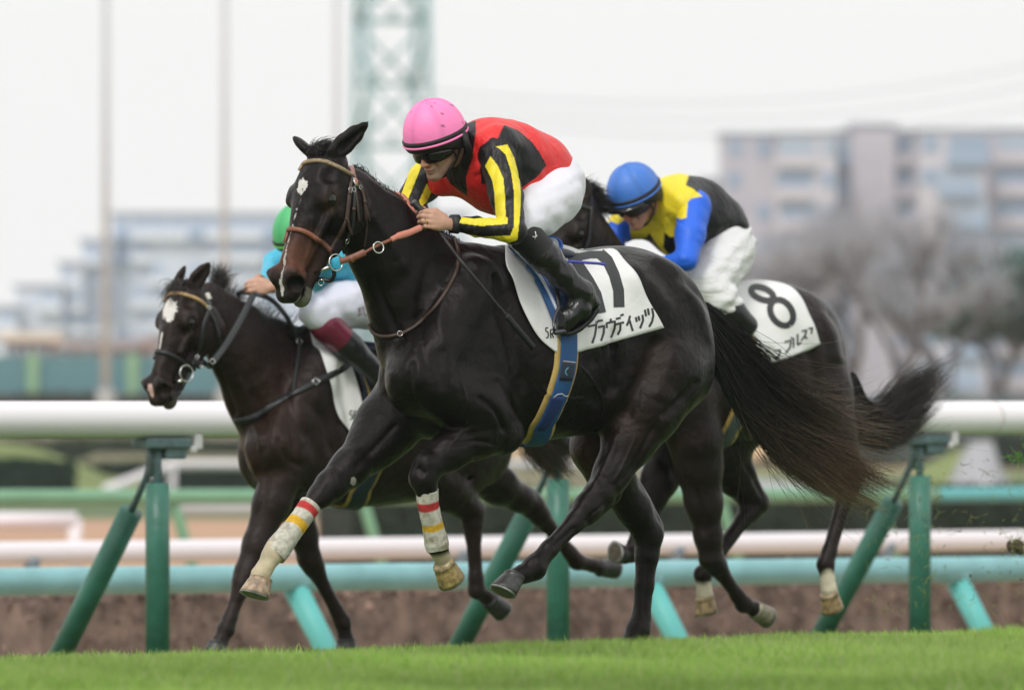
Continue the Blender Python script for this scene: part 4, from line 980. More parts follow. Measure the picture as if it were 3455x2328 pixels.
def hair(fr, guides, n, rad, seed, v0=0, spread=.03, seg=12, curl=.01, lens=(.7, 1.0), vs=None, flyaway=.06, clump=.02, lfm=.7):
    """strands blended between picture guide curves (ordered across the lock)"""
    rg = np.random.default_rng(seed); G = []
    for g in guides:
        W = [fr(x, y, v0 if vs is None else vs[i]) for i, (x, y) in enumerate(g)]; G.append(spline(W, 6))
    m = min(len(g) for g in G); G = np.array([[g[int(round(i*(len(g)-1)/(m-1)))] for i in range(m)] for g in G])
    k = len(G); cc = rg.random(46)*(k-1); lf = rg.uniform(lfm, 1.0, 46); ci = rg.integers(0, 46, n); a = np.clip(cc[ci]+rg.normal(0, .030*(k-1), n), 0, k-1-1e-6); i0 = np.minimum(a.astype(int), k-2); fr_ = (a-i0)[:, None, None]
    base = G[i0]*(1-fr_)+G[i0+1]*fr_
    tl = rg.uniform(lens[0], lens[1], n)*lf[ci]**.8; ts = tl[:, None]*np.linspace(0, 1, seg)[None]
    idx = ts*(m-1); j0 = np.minimum(idx.astype(int), m-2); f = (idx-j0)[..., None]
    r = np.arange(n)[:, None]
    P = base[r, j0]*(1-f)+base[r, j0+1]*f
    t = np.linspace(0, 1, seg)[None, :, None]
    P = P+rg.normal(0, 1, (n, 1, 3))*spread*(.25+.75*t**.8)
    ph = rg.random((n, 1, 3))*6.28; fq = rg.uniform(3, 8, (n, 1, 3))
    P = P+curl*t*np.sin(ph+fq*t)*rg.uniform(.3, 1.6, (n, 1, 1))
    cid = ci; co = rg.normal(0, 1, (90, 1, 3))*clump; cs = rg.uniform(2, 5, (90, 1, 3)); cp = rg.random((90, 1, 3))*6.28
    P = P+(co*np.sin(cp+cs*t))[cid]*t
    fl = (rg.random((n, 1, 1)) < .12)*rg.normal(0, flyaway, (n, 1, 3))*t**2
    P = P+fl
    rr = rad*(1-.8*np.linspace(0, 1, seg)[None]**2)*rg.uniform(.6, 1.4, (n, 1))
    V, F = strands(P, rr)
    return V, F, np.repeat(np.tile(np.linspace(0, 1, seg), n), 3), np.repeat(a/(k-1), seg*3)
LEATHER = pmat('brown_leather', (.075, .042, .032), .45, noise=.4, nscale=30, bump=.0008, bscale=400)
REDLEATHER = pmat('tan_leather', (.26, .095, .055), .42, noise=.35, nscale=30, bump=.0008, bscale=400)
BLACKLEATHER = pmat('black_leather', (.014, .015, .017), .42, bump=.0008, bscale=300)
RUBBER = pmat('orange_rubber', (.55, .20, .14), .6, bump=.002, bscale=260)
STEEL = pmat('steel', (.62, .62, .60), .22, 1.0)
GOLDBAND = pmat('beaded_browband', (.45, .33, .20), .4, noise=.7, nscale=190, bump=.002, bscale=200)
CLOTH = pmat('number_cloth', (.80, .80, .80), .6, noise=.10, nscale=7, bump=.012, bscale=7)
INK = pmat('black_print', (.030, .031, .034), .5)
BLUEWEB = pmat('blue_webbing', (.012, .085, .26), .6, bump=.0012, bscale=500, noise=.2, nscale=20)
NAVY = pmat('navy_patch', (.015, .025, .05), .55, bump=.001, bscale=300)
BLUETRIM = pmat('blue_binding', (.02, .10, .45), .5)
YELLOWPAD = pmat('yellow_pad', (.55, .38, .12), .8, noise=.25, nscale=25, bump=.002, bscale=120)
# ---- hooves and bandages of the leader
def hoof(parent, c0, c1, toe, r0, r1, cw, cs, shoe=(.45, .46, .45)):
    V, F, C = hoof_mesh(c0, c1, toe, r0, r1); n = vnoise(V, 60)*.25+vnoise(V, 160)*.2
    cols = np.where((C < .5)[:, None], np.array(cs), np.array(cw))*(1+n[:, None]*.6)
    cols[(C >= 2) & (C < 2.2)] = shoe; cols[C >= 2.2] = (.10, .08, .06)
    mesh_obj('hoof', V, F, M_HOOF, parent, cols=np.clip(cols, .005, 1))
TANH, SOCK = (.42, .29, .16), (.42, .32, .18)
hoof(horse1, H(596, 1313, -.12), H(579, 1354, -.12), H.f, .046, .064, (.50, .36, .24), (.36, .26, .15))
hoof(horse1, H(1008, 1278, .112), H(1028, 1318, .10), -H.u*.9+H.f*.6, .046, .060, (.46, .33, .14), (.40, .31, .15))
hoof(horse1, H(1172, 1307, .14), H(1143, 1346, .14), H.f, .044, .060, (.055, .055, .055), (.03, .03, .03))
hoof(horse1, H(1424, 1478, -.13), H(1413, 1502, -.13), H.f, .046, .060, (.055, .055, .055), (.03, .03, .03))
def bandage(parent, pts, rad, stripes, seed):
    P = spline(pts, 12); m = len(P); rr = np.interp(np.linspace(0, 1, m), np.linspace(0, 1, len(rad)), rad)
    V, F = tube(P, list(rr), 28); t = np.repeat(np.linspace(0, 1, m), 28)
    V = V+vnoise(V, 45)[:, None]*.0016
    C = np.tile(np.array([.62, .60, .52]), (len(V), 1)); d = np.clip(vnoise(V, 40)+vnoise(V, 110)*.7+(t-.55)*1.1, 0, 1)[:, None]*.75
    C = C*(1-d)+np.array([.24, .19, .09])*d
    for a, b, c in stripes: C[(t >= a) & (t <= b)] = c
    mesh_obj('leg_bandage', V, F, M_BAND, parent, cols=C)
RD, YL = (.55, .035, .035), (.72, .42, .02)
bandage(horse1, [H(706, 1146, -.13), H(684, 1178, -.13), H(655, 1216, -.125), H(634, 1244, -.12), H(622, 1262, -.12)], [.043, .041, .044, .050, .046], ((.08, .18, RD), (.30, .40, YL)), 1)
bandage(horse1, [H(970, 1114, .15), H(974, 1150, .14), H(984, 1195, .13), H(992, 1234, .12), H(995, 1250, .12)], [.044, .040, .041, .047, .042], ((.17, .28, RD), (.44, .53, YL)), 2)
# eyes
for g in (1, -1):
    V, F = eye_mesh(P1(.213, g*.0800, -.036), .0262); mesh_obj('eye', V, F, M_EYE, horse1)
# mane, forelock, tail
def hair_obj(name, parent, V, F, t, a, root, tip, k=1.5, var=.3, seed=0):
    n = np.random.default_rng(seed).random(len(V)//54+1).repeat(54)[:len(V)]
    w_ = np.clip(t**k*(.5+a), 0, 1)[:, None]; C = (np.array(root)*(1-w_)+np.array(tip)*w_)*(1+var*(n[:, None]-.5)*2)
    return mesh_obj(name, V, F, M_HAIR, parent, cols=np.clip(C, .003, 1))
BK = (.013, .012, .012)
T1 = [[(1603, 694), (1655, 730), (1725, 798), (1810, 872), (1900, 885), (1990, 832)],
      [(1603, 700), (1660, 765), (1748, 855), (1862, 930), (1975, 978), (2085, 1018)],
      [(1603, 708), (1662, 805), (1752, 910), (1865, 995), (1965, 1050), (2060, 1092)],
      [(1603, 718), (1650, 838), (1735, 952), (1838, 1048), (1928, 1106), (2020, 1158)],
      [(1601, 730), (1640, 858), (1705, 962), (1790, 1055), (1878, 1118), (1965, 1152)]]
V1, F1, t1, a1 = hair(H, T1, 1500, .0012, 1, 0, .010, 18, .032, (.72, 1.0), flyaway=.13, clump=.035)
V2, F2, t2, a2 = hair(H, T1[2:], 3200, .0014, 2, 0, .010, 18, .020, (.75, 1.0), flyaway=.05, clump=.02, lfm=.72)
V3, F3, t3, a3_ = hair(H, [[(1596, 688), (1645, 728), (1700, 790), (1750, 850)], [(1596, 738), (1625, 812), (1668, 895), (1715, 960)]], 3000, .0021, 3, 0, .020, 18, .006, (.7, 1.0), flyaway=.02, clump=.01)
hair_obj('tail', horse1, np.concatenate([V1, V2, V3]), np.concatenate([F1, F2+len(V1), F3+len(V1)+len(V2)]), np.r_[t1, t2, t3*0], np.r_[a1*.35+.1, a2*.35+.12, a3_], (.010, .009, .009), (.33, .205, .135), 5.0, .6, 3)
mg = []
rgm = np.random.default_rng(5)
mp = np.array([np.array(B1.tree.find_nearest(Vector(q))[0]) for q in spline([H(806, 360, .0), H(850, 400), H(895, 435), H(938, 478), (H(985, 515)), (H(1035, 540))], 40)])
def tufts(path, n, L, dirs, rad, seed, seg=8, jit=.02, curl=.012, droop=0.0):
    rg = np.random.default_rng(seed); i = rg.integers(0, len(path), n); P0 = np.array(path)[i]+rg.normal(0, .008, (n, 3)); t = np.linspace(0, 1, seg)[None, :, None]
    D = np.array(dirs); D = D[0]+(D[1]-D[0])*rg.random((n, 1)); D = D+rg.normal(0, .22, (n, 3)); D /= np.linalg.norm(D, axis=1)[:, None]
    LL = L*rg.uniform(.5, 1.2, (n, 1, 1)); P = P0[:, None]+D[:, None]*LL*t
    P[..., 2] -= droop*(t[..., 0]**2)*LL[..., 0]
    P = P+curl*t*np.sin(rg.random((n, 1, 3))*6.28+rg.uniform(2, 7, (n, 1, 3))*t)
    V, F = strands(P, rad*(1-.75*np.linspace(0, 1, seg)[None]**2)*rg.uniform(.6, 1.4, (n, 1)))
    return V, F, np.repeat(np.tile(t[0, :, 0], n), 3), np.full(n*seg*3, .5)
V, F, t, a = tufts(mp, 2600, .085, [H.f*-.7+H.u*.0-H.l*.5, -H.f*.6-H.l*.9-H.u*.8], .0009, 6, droop=.7, curl=.005, jit=.01)
Vb, Fb, tb, ab = tufts(mp, 300, .012, [-H.f*.9+H.u*.7, -H.f*.7+H.u*.3-H.l*.4], .0010, 16, droop=.3, curl=.004)
hair_obj('mane', horse1, np.concatenate([V, Vb]), np.concatenate([F, Fb+len(V)]), np.r_[t, tb], np.r_[a, ab], BK, (.03, .022, .018), 1, .3, 4)
V, F, t, a = tufts([P1(.005, y, .022+.01*math.cos(y*30)) for y in np.linspace(-.03, .03, 9)], 900, .085, [H.u*.5-H.f*.85, H.u*.35-H.f*.9], .0009, 8, droop=.4, curl=.003)
Vb, Fb, tb, ab = tufts([P1(.02, y, .03) for y in np.linspace(-.028, .02, 9)], 300, .028, [AH1[0]*.4+H.u*.8, H.u*.9-H.f*.3], .0011, 9, droop=.9, curl=.006)
hair_obj('forelock', horse1, np.concatenate([V, Vb]), np.concatenate([F, Fb+len(V)]), np.r_[t, tb], np.r_[a, ab], BK, (.03, .022, .018), 1, .3, 5)
# ---- bridle
z3 = lambda L: [(580+x/3.335, 260+y/3.335) for x, y in L]
br = empty('bridle', P1(.1, 0, 0)); br.parent = horse1; br.location = Vector(P1(.1, 0, 0))-horse1.location
def part(name, VF, mat, parent): return mesh_obj(name, VF[0], VF[1], mat, parent)
part('browband', B1.strap(z3([(318, 420), (335, 392), (420, 360), (520, 360), (620, 398), (700, 445), (742, 470)]), .015, .007, .002), GOLDBAND, br)
part('headpiece', B1.strap(z3([(712, 365), (735, 420), (748, 480)]), .016, .005, .002), pmat('pink_leather', (.30, .15, .13), .5), br)
part('cheekpiece', B1.strap(z3([(730, 470), (722, 520), (712, 600), (700, 700), (686, 800), (640, 905), (592, 980), (570, 1030)]), .015, .005, .002), LEATHER, br)
part('cheekpiece', B1.strap(z3([(752, 540), (750, 640), (742, 740), (735, 840), (715, 900), (690, 965), (668, 1025), (650, 1060)]), .012, .005, .002), BLACKLEATHER, br)
part('strap_end', B1.strap(z3([(752, 590), (762, 650), (772, 730), (780, 805)]), .009, .004, .004), LEATHER, br)
part('strap_end', B1.strap(z3([(792, 560), (815, 620), (825, 690), (856, 800)]), .011, .004, .004), LEATHER, br)
part('strap_end', B1.strap(z3([(688, 800), (700, 850), (724, 905)]), .010, .005, .008), LEATHER, br)
part('throat_latch', B1.strap(z3([(825, 690), (838, 800), (838, 900), (824, 1000)]), .008, .004, .002), LEATHER, br)
part('noseband', B1.strap(z3([(212, 965), (215, 915), (235, 885), (290, 872), (370, 888), (450, 932), (520, 985), (570, 1035)]), .019, .008, .002), REDLEATHER, br)
part('nose_strap', B1.strap(z3([(568, 1020), (572, 1100), (578, 1200)]), .013, .004, .002), LEATHER, br)
for q, s_ in (((686, 795), .018), ((712, 600), .018), ((822, 665), .014), ((738, 720), .014)):
    x, y = z3([q])[0]; p, n = B1.surf(x, y, .006); part('keeper', tube([p-AH1[0]*.005, p+AH1[0]*.005], .009, 8, flat=(n, .6)), LEATHER, br)
for q in ((712, 575), (740, 575), (790, 560), (690, 960)):
    x, y = z3([q])[0]; r_ = B1.surf(x, y, .006); 
    if r_: part('buckle', ring(r_[0], r_[1], .009, .0016, 16, 6), STEEL, br)
p, n = B1.surf(*z3([(755, 520)])[0], .006); e1 = np.cross(n, H.u); e1 /= np.linalg.norm(e1); e2 = np.cross(e1, n); Mx = np.array([e1, e2, n])
pl = part('number_plate', box(p, (.024, .034, .004), Mx), STEEL, br)
part('plate_figure', cat_mesh([box(p+n*.003+e1*a, (.004, .018, .001), Mx) for a in (-.005, .005)]+[box(p+n*.003+e2*.008+e1*.001, (.010, .004, .001), Mx)]), pmat('orange_paint', (.6, .22, .08), .5), pl)
bitc = at(763, 597, P1(.42, .06, -.14)[1]-.01)
part('bit_ring', ring(bitc, AH1[1]*.9+AH1[2]*.1, .031, .0032), STEEL, br)
part('bit_ring', ring(P1(.44, -.07, -.13), AH1[1], .031, .0032), STEEL, br)
q = z3([(448, 1200), (560, 1160)]); part('bit', tube([at(*q[0], bitc[1]+.03), at(*q[1], bitc[1]-.004)], [.004, .0085], 10), STEEL, br)
cs_ = [at(758, 612, bitc[1]), at(759, 626, bitc[1]+.01), at(750, 638, bitc[1]+.03), P1(.50, .03, -.188), P1(.50, -.02, -.192)]
part('chin_strap', ribbon(spline(cs_, 6), [np.array([.2, -1, .2])]*40, .016, .007), BLACKLEATHER, br)
part('curb_ring', ring(cs_[3]+np.array([0, -.01, -.012]), [.2, 1, 0], .011, .0018, 16, 6), STEEL, br)
# reins: leather, buckle, rubber grip up to the hand
ry = bitc[1]
def free(pts, w, th, ys, mat, name, parent, nrm=(0.15, -1, .1)):
    P = spline([at(x, y, Y) for (x, y), Y in zip(pts, ys)], 8); N = [np.array(nrm, float)]*len(P)
    return part(name, ribbon(P, N, w, th), mat, parent)
rn = free([(773, 594), (800, 586), (830, 573)], [.024, .026, .022], .007, [ry-.01, ry-.02, ry-.02], REDLEATHER, 'rein', br)
free([(796, 590), (803, 586)], .031, .012, [ry-.022, ry-.022], REDLEATHER, 'rein_keeper', br)
free([(822, 578), (852, 561), (893, 543)], [.010, .012, .018], .004, [ry-.02, ry+.02, ry+.06], REDLEATHER, 'rein', br)
free([(889, 545), (905, 537), (930, 529), (957, 517)], [.020, .026, .024, .014], .006, [ry+.055, ry+.07, ry+.10, ry+.14], RUBBER, 'rein_grip', br)
part('martingale_ring', ring(at(860, 563, ry+.02), [.5, -1, .2], .021, .0028), STEEL, br)
far_rein = [P1(.44, -.08, -.13), H(800, 470, -.14), H(850, 440, -.15), H(905, 442, -.06), H(926, 462, .0), H(945, 487, .03)]
part('rein', ribbon(spline(far_rein, 8), [-H.l]*3+[H.u]*60, .026, .006), RUBBER, br)
# ---- neck strap
ns = empty('neck_strap', H(845, 745)); ns.parent = horse1; ns.location = Vector(H(845, 745))-horse1.location
part('strap', B1.strap([(1030, 540), (1040, 575), (1040, 610), (1022, 650), (985, 705), (940, 745), (905, 760), (872, 764), (850, 755), (840, 735)], .013, .006, .004, 10), LEATHER, ns)
part('buckle', ring(B1.surf(910, 758, .012)[0], [0, -1, .2], .010, .0015, 14, 6), STEEL, ns)
# ---- number cloth, girth, saddle
W1 = Wrap(H, B1, HC-(800-912)/CK*32)
front = [(1122, 545), (1130, 558), (1146, 592), (1163, 636), (1178, 685), (1203, 738), (1228, 774), (1262, 802)]
rear = [(1295, 545), (1340, 552), (1392, 570), (1428, 606), (1464, 668), (1506, 745)]
P, N = W1.patch(front, rear, [(1288, 804), (1312, 800), (1360, 787), (1440, 764)], .007)
lift_c = 0
Vc, Fc = sheet(P, N, .003)
cloth1 = mesh_obj('number_cloth', Vc, Fc, CLOTH, horse1); CT = tree_of(Vc, Fc)
z4 = lambda L: [(808.2+.38656*x, 505.1+.38656*y) for x, y in L]
sev = [([(1300, 208), (1380, 192), (1450, 192)], 17), ([(1435, 185), (1480, 225), (1520, 310), (1545, 400), (1548, 500)], 25)]
one = [([(1245, 208), (1285, 200)], 11), ([(1275, 195), (1318, 270), (1368, 345), (1412, 425), (1440, 535)], 25)]
part('number_figure', strokes(B1, CT, [(z4(a), b) for a, b in sev+one], 20), INK, cloth1)
z5 = lambda L: [(1600*.6735+x*.6735/1.96, 750*.6735+y*.6735/1.96) for x, y in L]     # from a closer look
loop_ = lambda x, y, r: [(x+r*math.cos(a), y+r*math.sin(a)) for a in [6.283*i/10 for i in range(11)]]
kana = [[(750, 690), (806, 678), (804, 705), (797, 750), (780, 800)], loop_(809, 664, 7),            # pu
        [(815, 655), (850, 648)], [(818, 695), (858, 685), (856, 730), (838, 785)],                                                   # ra
        [(902, 638), (902, 660)], [(876, 700), (874, 668), (930, 655), (928, 700), (905, 762)],                                       # u
        [(935, 640), (968, 632)], [(935, 676), (990, 662)], [(966, 676), (965, 710), (948, 745)], [(968, 610), (975, 622)], [(978, 606), (985, 618)],   # de
        [(1030, 618), (1022, 650), (1008, 685)], [(1026, 648), (1048, 720)],                                                          # small i
        [(1068, 628), (1074, 660)], [(1085, 620), (1092, 652)], [(1112, 612), (1116, 650), (1096, 702)],                              # small tsu
        [(1128, 578), (1136, 622)], [(1148, 570), (1155, 614)], [(1176, 568), (1184, 615), (1176, 655), (1156, 692)]]                 # tsu
part('name_lettering', strokes(B1, CT, [(z5(k), 2.2 if len(k) == 11 else 5.0) for k in kana], 5.0), INK, cloth1)
rr5 = [[(488, 697), (472, 700), (473, 722), (486, 724), (490, 745), (486, 762), (474, 766)], [(506, 768), (503, 712), (518, 708), (524, 722), (518, 735), (505, 740)], [(514, 738), (524, 765)]]
part('race_lettering', strokes(B1, CT, [z5(k) for k in rr5], 3.0), INK, cloth1)
gl = [(1240, 600), (1266, 690), (1287, 756), (1284, 838), (1272, 880), (1256, 920), (1232, 965), (1200, 1005)]
gi = empty('girth', H(1200, 1005)); gi.parent = horse1; gi.location = Vector(H(1200, 1005))-horse1.location
part('girth_pad', W1.band(gl, .112, .002, .006, a0=12, a1=-192, n=90), YELLOWPAD, gi)
part('girth_band', W1.band(gl, .078, .017, .004, a0=80, a1=-260, n=110), BLUEWEB, gi)
def patchlet(name, pts, w, off, mat, parent):
    P_, N_ = B1.line(pts, off, 4); part(name, ribbon(P_, N_, w, .002), mat, parent)
patchlet('label_patch', [(1284, 820), (1278, 862)], .060, .024, NAVY, gi)
patchlet('navy_overlay', [(1262, 898), (1246, 935), (1225, 968)], [.058, .050, .030], .024, pmat('deep_blue', (.01, .03, .15), .6), gi)
P_, N_ = B1.line([(1283, 834), (1278, 838), (1276, 845), (1280, 850)], .028, 4); part('patch_mark', ribbon(P_, N_, .006, .001), pmat('light_blue_thread', (.08, .25, .4), .6), gi)
for pts in ([(1271, 820), (1299, 823)], [(1252, 895), (1280, 899)]):
    P_, N_ = B1.line(pts, .0275, 4); part('stitching', ribbon(P_, N_, .003, .001), pmat('white_thread', (.6, .6, .6), .7), gi)
sd1 = empty('saddle', H(1230, 560)); sd1.parent = horse1; sd1.location = Vector(H(1230, 560))-horse1.location
def on_cloth(pts, w, off, th=.004, n=6):
    Q = spline([np.array([a, b, 0.]) for a, b in pts], n); P_ = []; N_ = []
    for q in Q:
        r_ = B1.surf(q[0], q[1], off, CT) or B1.surf(q[0], q[1], off+.01)
        if r_: P_.append(r_[0]); N_.append(r_[1])
    return ribbon(P_, N_, w, th)
part('saddle_flap', on_cloth([(1168, 572), (1205, 600), (1238, 640), (1262, 688), (1278, 730)], [.05, .085, .10, .10, .07], .010, .006), BLUEWEB, sd1)
part('flap_binding', on_cloth([(1148, 560), (1180, 590), (1212, 622), (1240, 665), (1262, 712)], .012, .018, .005), pmat('pale_trim', (.55, .6, .7), .5), sd1)
part('flap_binding', on_cloth([(1146, 556), (1190, 590), (1225, 628), (1250, 672), (1268, 718)], .014, .014, .005), BLUETRIM, sd1)
part('stirrup_leather', on_cloth([(1255, 650), (1262, 700), (1268, 735)], .018, .03, .005), BLACKLEATHER, sd1)
SS = Solid(); SS.ell(H(1215, 577), (.20, .13, .035), H.rot(-3), .02)
V, F = SS.mesh(.008, 2); mesh_obj('seat', V, F, NAVY, sd1)
part('cantle', ring(H(1254, 556, .10), [.25, -.8, .5], .030, .0085, 20, 8, 1.25), BLUETRIM, sd1)
V, F = tube([H(1254, 556, .095), H(1254, 556, .105)], .027, 18); 
mesh_obj('cantle_pad', V, F, pmat('grey_foam', (.45, .5, .6), .6), sd1)
free([(1290, 594), (1330, 597), (1360, 599), (1376, 602)], .011, .004, [H(1300, 595, .34)[1]]*4, pmat('violet_strap', (.04, .05, .35), .5), 'loose_strap', sd1)
# ================================================================ jockeys
def skin_mat():
    m, t, b = new_mat('skin'); N = t.nodes; L = t.links
    a = N.new('ShaderNodeAttribute'); a.attribute_name = 'Col'
    L.new(a.outputs[0], b.inputs['Base Color']); b.inputs['Roughness'].default_value = .5
    b.inputs['Subsurface Weight'].default_value = .12; b.inputs['Subsurface Radius'].default_value = (.012, .005, .003); b.inputs['Subsurface Scale'].default_value = .6
    tc = N.new('ShaderNodeTexCoord'); n = N.new('ShaderNodeTexNoise'); n.inputs['Scale'].default_value = 180; n.inputs['Detail'].default_value = 4
    bp = N.new('ShaderNodeBump'); bp.inputs['Distance'].default_value = .0009; L.new(tc.outputs['Object'], n.inputs[0]); L.new(n.outputs[0], bp.inputs['Height']); L.new(bp.outputs[0], b.inputs['Normal'])
    return m
def silk_mat(name, rough, bump, stretch=(1, 1, 1), scale=14, spec=.5, sheen=0, wr=1.0):
    """woven fabric; folds from stretched, warped noise"""
    m, t, b = new_mat(name); N = t.nodes; L = t.links
    a = N.new('ShaderNodeAttribute'); a.attribute_name = 'Col'; L.new(a.outputs[0], b.inputs['Base Color'])
    b.inputs['Roughness'].default_value = rough; b.inputs['Specular IOR Level'].default_value = spec; b.inputs['Sheen Weight'].default_value = sheen
    tc = N.new('ShaderNodeTexCoord'); mp = N.new('ShaderNodeMapping'); mp.inputs['Scale'].default_value = stretch; mp.inputs['Rotation'].default_value = (.3, .4, .5)
    n1 = N.new('ShaderNodeTexNoise'); n1.inputs['Scale'].default_value = scale; n1.inputs['Detail'].default_value = 3; n1.inputs['Distortion'].default_value = 1.1
    n2 = N.new('ShaderNodeTexNoise'); n2.inputs['Scale'].default_value = 900; n2.inputs['Detail'].default_value = 1
    L.new(tc.outputs['Object'], mp.inputs[0]); L.new(mp.outputs[0], n1.inputs[0]); L.new(tc.outputs['Object'], n2.inputs[0])
    b1 = N.new('ShaderNodeBump'); b1.inputs['Distance'].default_value = bump; L.new(n1.outputs[0], b1.inputs['Height'])
    b2 = N.new('ShaderNodeBump'); b2.inputs['Distance'].default_value = .0004; L.new(n2.outputs[0], b2.inputs['Height'])
    L.new(b2.outputs[0], b1.inputs['Normal']); L.new(b1.outputs[0], b.inputs['Normal'])
    return m
M_SKIN = skin_mat()
M_SILK = silk_mat('racing_silk', .42, .014, (1, 1, .45), 16, spec=.35)
M_BREECH = silk_mat('white_breeches', .55, .0045, (.35, 1, .8), 14, sheen=.2)
M_BREECH2 = silk_mat('baggy_breeches', .6, .010, (.25, 1, 1), 40, sheen=.1)
M_SHINY = silk_mat('patent_leather', .11, .012, (1, 1, .4), 18, spec=.55)
M_CAP = silk_mat('cap_satin', .45, .0012, (1, 1, 1), 30)
M_BLACKG = pmat('black_gloss', (.008, .008, .009), .08, spec=.5)
M_BLACKM = pmat('black_nylon', (.008, .008, .009), .6, bump=.0006, bscale=500)
SKINC = np.array([.50, .285, .20])
def axes_of(psi, pitch, roll=0):
    ph, ps = R(pitch), R(psi)
    f = np.array([-math.cos(ph)*math.cos(ps), -math.cos(ph)*math.sin(ps), -math.sin(ph)]); l = np.array([math.sin(ps), -math.cos(ps), 0]); u = np.cross(f, l)
    a = R(roll); l, u = l*math.cos(a)+u*math.sin(a), u*math.cos(a)-l*math.sin(a)
    return np.array([f, l, u])
def head_solid(S, C, A, k=1.0):
    def P(x, y, z): return C+k*(x*A[0]+y*A[1]+z*A[2])
    E = lambda *r: k*np.array(r)
    S.ell(P(-.012, 0, -.005), E(.094, .075, .095), A, .02)
    S.cone(P(.038, 0, -.035), P(.048, 0, -.105), k*.050, k*.036, .02, (A[1], 1.12))
    for g in (1, -1):
        S.cone(P(-.012, g*.052, -.080), P(.062, g*.016, -.138), k*.017, k*.016, .02)
        S.cone(P(.072, g*.014, -.020), P(.064, g*.042, -.022), k*.012, k*.010, .012)
        S.ell(P(.056, g*.038, -.064), E(.026, .020, .024), A, .02)
        S.ell(P(.092, g*.032, -.040), E(.020, .017, .011), A, .012, True)
        S.ell(P(.066, g*.031, -.040), E(.014, .014, .012), A, .005)
        S.ell(P(.097, g*.0125, -.078), E(.009, .0075, .0075), A, .006)
        S.ell(P(.100, g*.006, -.088), E(.005, .003, .003), A, .002, True)
        S.cone(P(-.012, g*.077, -.032), P(-.004, g*.076, -.075), k*.011, k*.007, .006, (A[1], .5))
        S.ell(P(.078, g*.030, -.098), E(.010, .003, .020), A, .010, True)
    S.chain([(P(.076, 0, -.028), k*.010), (P(.092, 0, -.052), k*.0105), (P(.107, 0, -.076), k*.0115)], .010)
    S.ell(P(.082, 0, -.100), E(.014, .022, .010), A, .008)
    S.ell(P(.088, 0, -.1035), E(.010, .021, .0045), A, .004)
    S.ell(P(.085, 0, -.1130), E(.010, .018, .0050), A, .004)
    S.ell(P(.098, 0, -.1085), E(.013, .024, .0012), A, .003, True)
    S.ell(P(.070, 0, -.135), E(.020, .022, .017), A, .012)
    return P
def fist(S, Wp, D, Sd, B, k=1.0, curl=1.0, thumb=None):
    """closed hand: wrist point, wrist-to-knuckle direction, index-to-little direction, back-of-hand normal"""
    D = D/np.linalg.norm(D); Sd = Sd-D*(Sd@D); Sd /= np.linalg.norm(Sd); B = B-D*(B@D)-Sd*(B@Sd); B /= np.linalg.norm(B)
    P = lambda a, b, c: Wp+k*(a*D+b*Sd+c*B)
    S.ell(P(.045, 0, 0), k*np.array([.050, .040, .017]), np.array([D, Sd, B]), .012)
    S.cone(P(-.02, 0, 0), P(.02, 0, 0), k*.026, k*.027, .012, (B, .75))
    for i, (off, ln, fw) in enumerate(((-.031, .040, .082), (-.011, .044, .088), (.010, .041, .084), (.029, .033, .076))):
        r = k*(.0098 if i < 3 else .0085)
        a = P(fw-.012, off, .004); b = P(fw+ln*.62, off*1.02, .002-.010*curl); c = P(fw+ln*.72, off, -.030*curl-.002); d = P(fw+ln*.15, off*.95, -.040*curl)
        S.cone(P(.03, off*.7, .002), a, r*1.0, r*1.15, .008)
        S.chain([(a, r*1.12), (b, r*1.02), (c, r*.95), (d, r*.85)], .0035)
    t = thumb or ((.015, -.030, -.008), (.050, -.048, -.018), (.085, -.042, -.026), (.104, -.026, -.030))
    S.chain([(P(*t[0]), k*.016), (P(*t[1]), k*.0125), (P(*t[2]), k*.0108), (P(*t[3]), k*.0088)], .007)
    return P
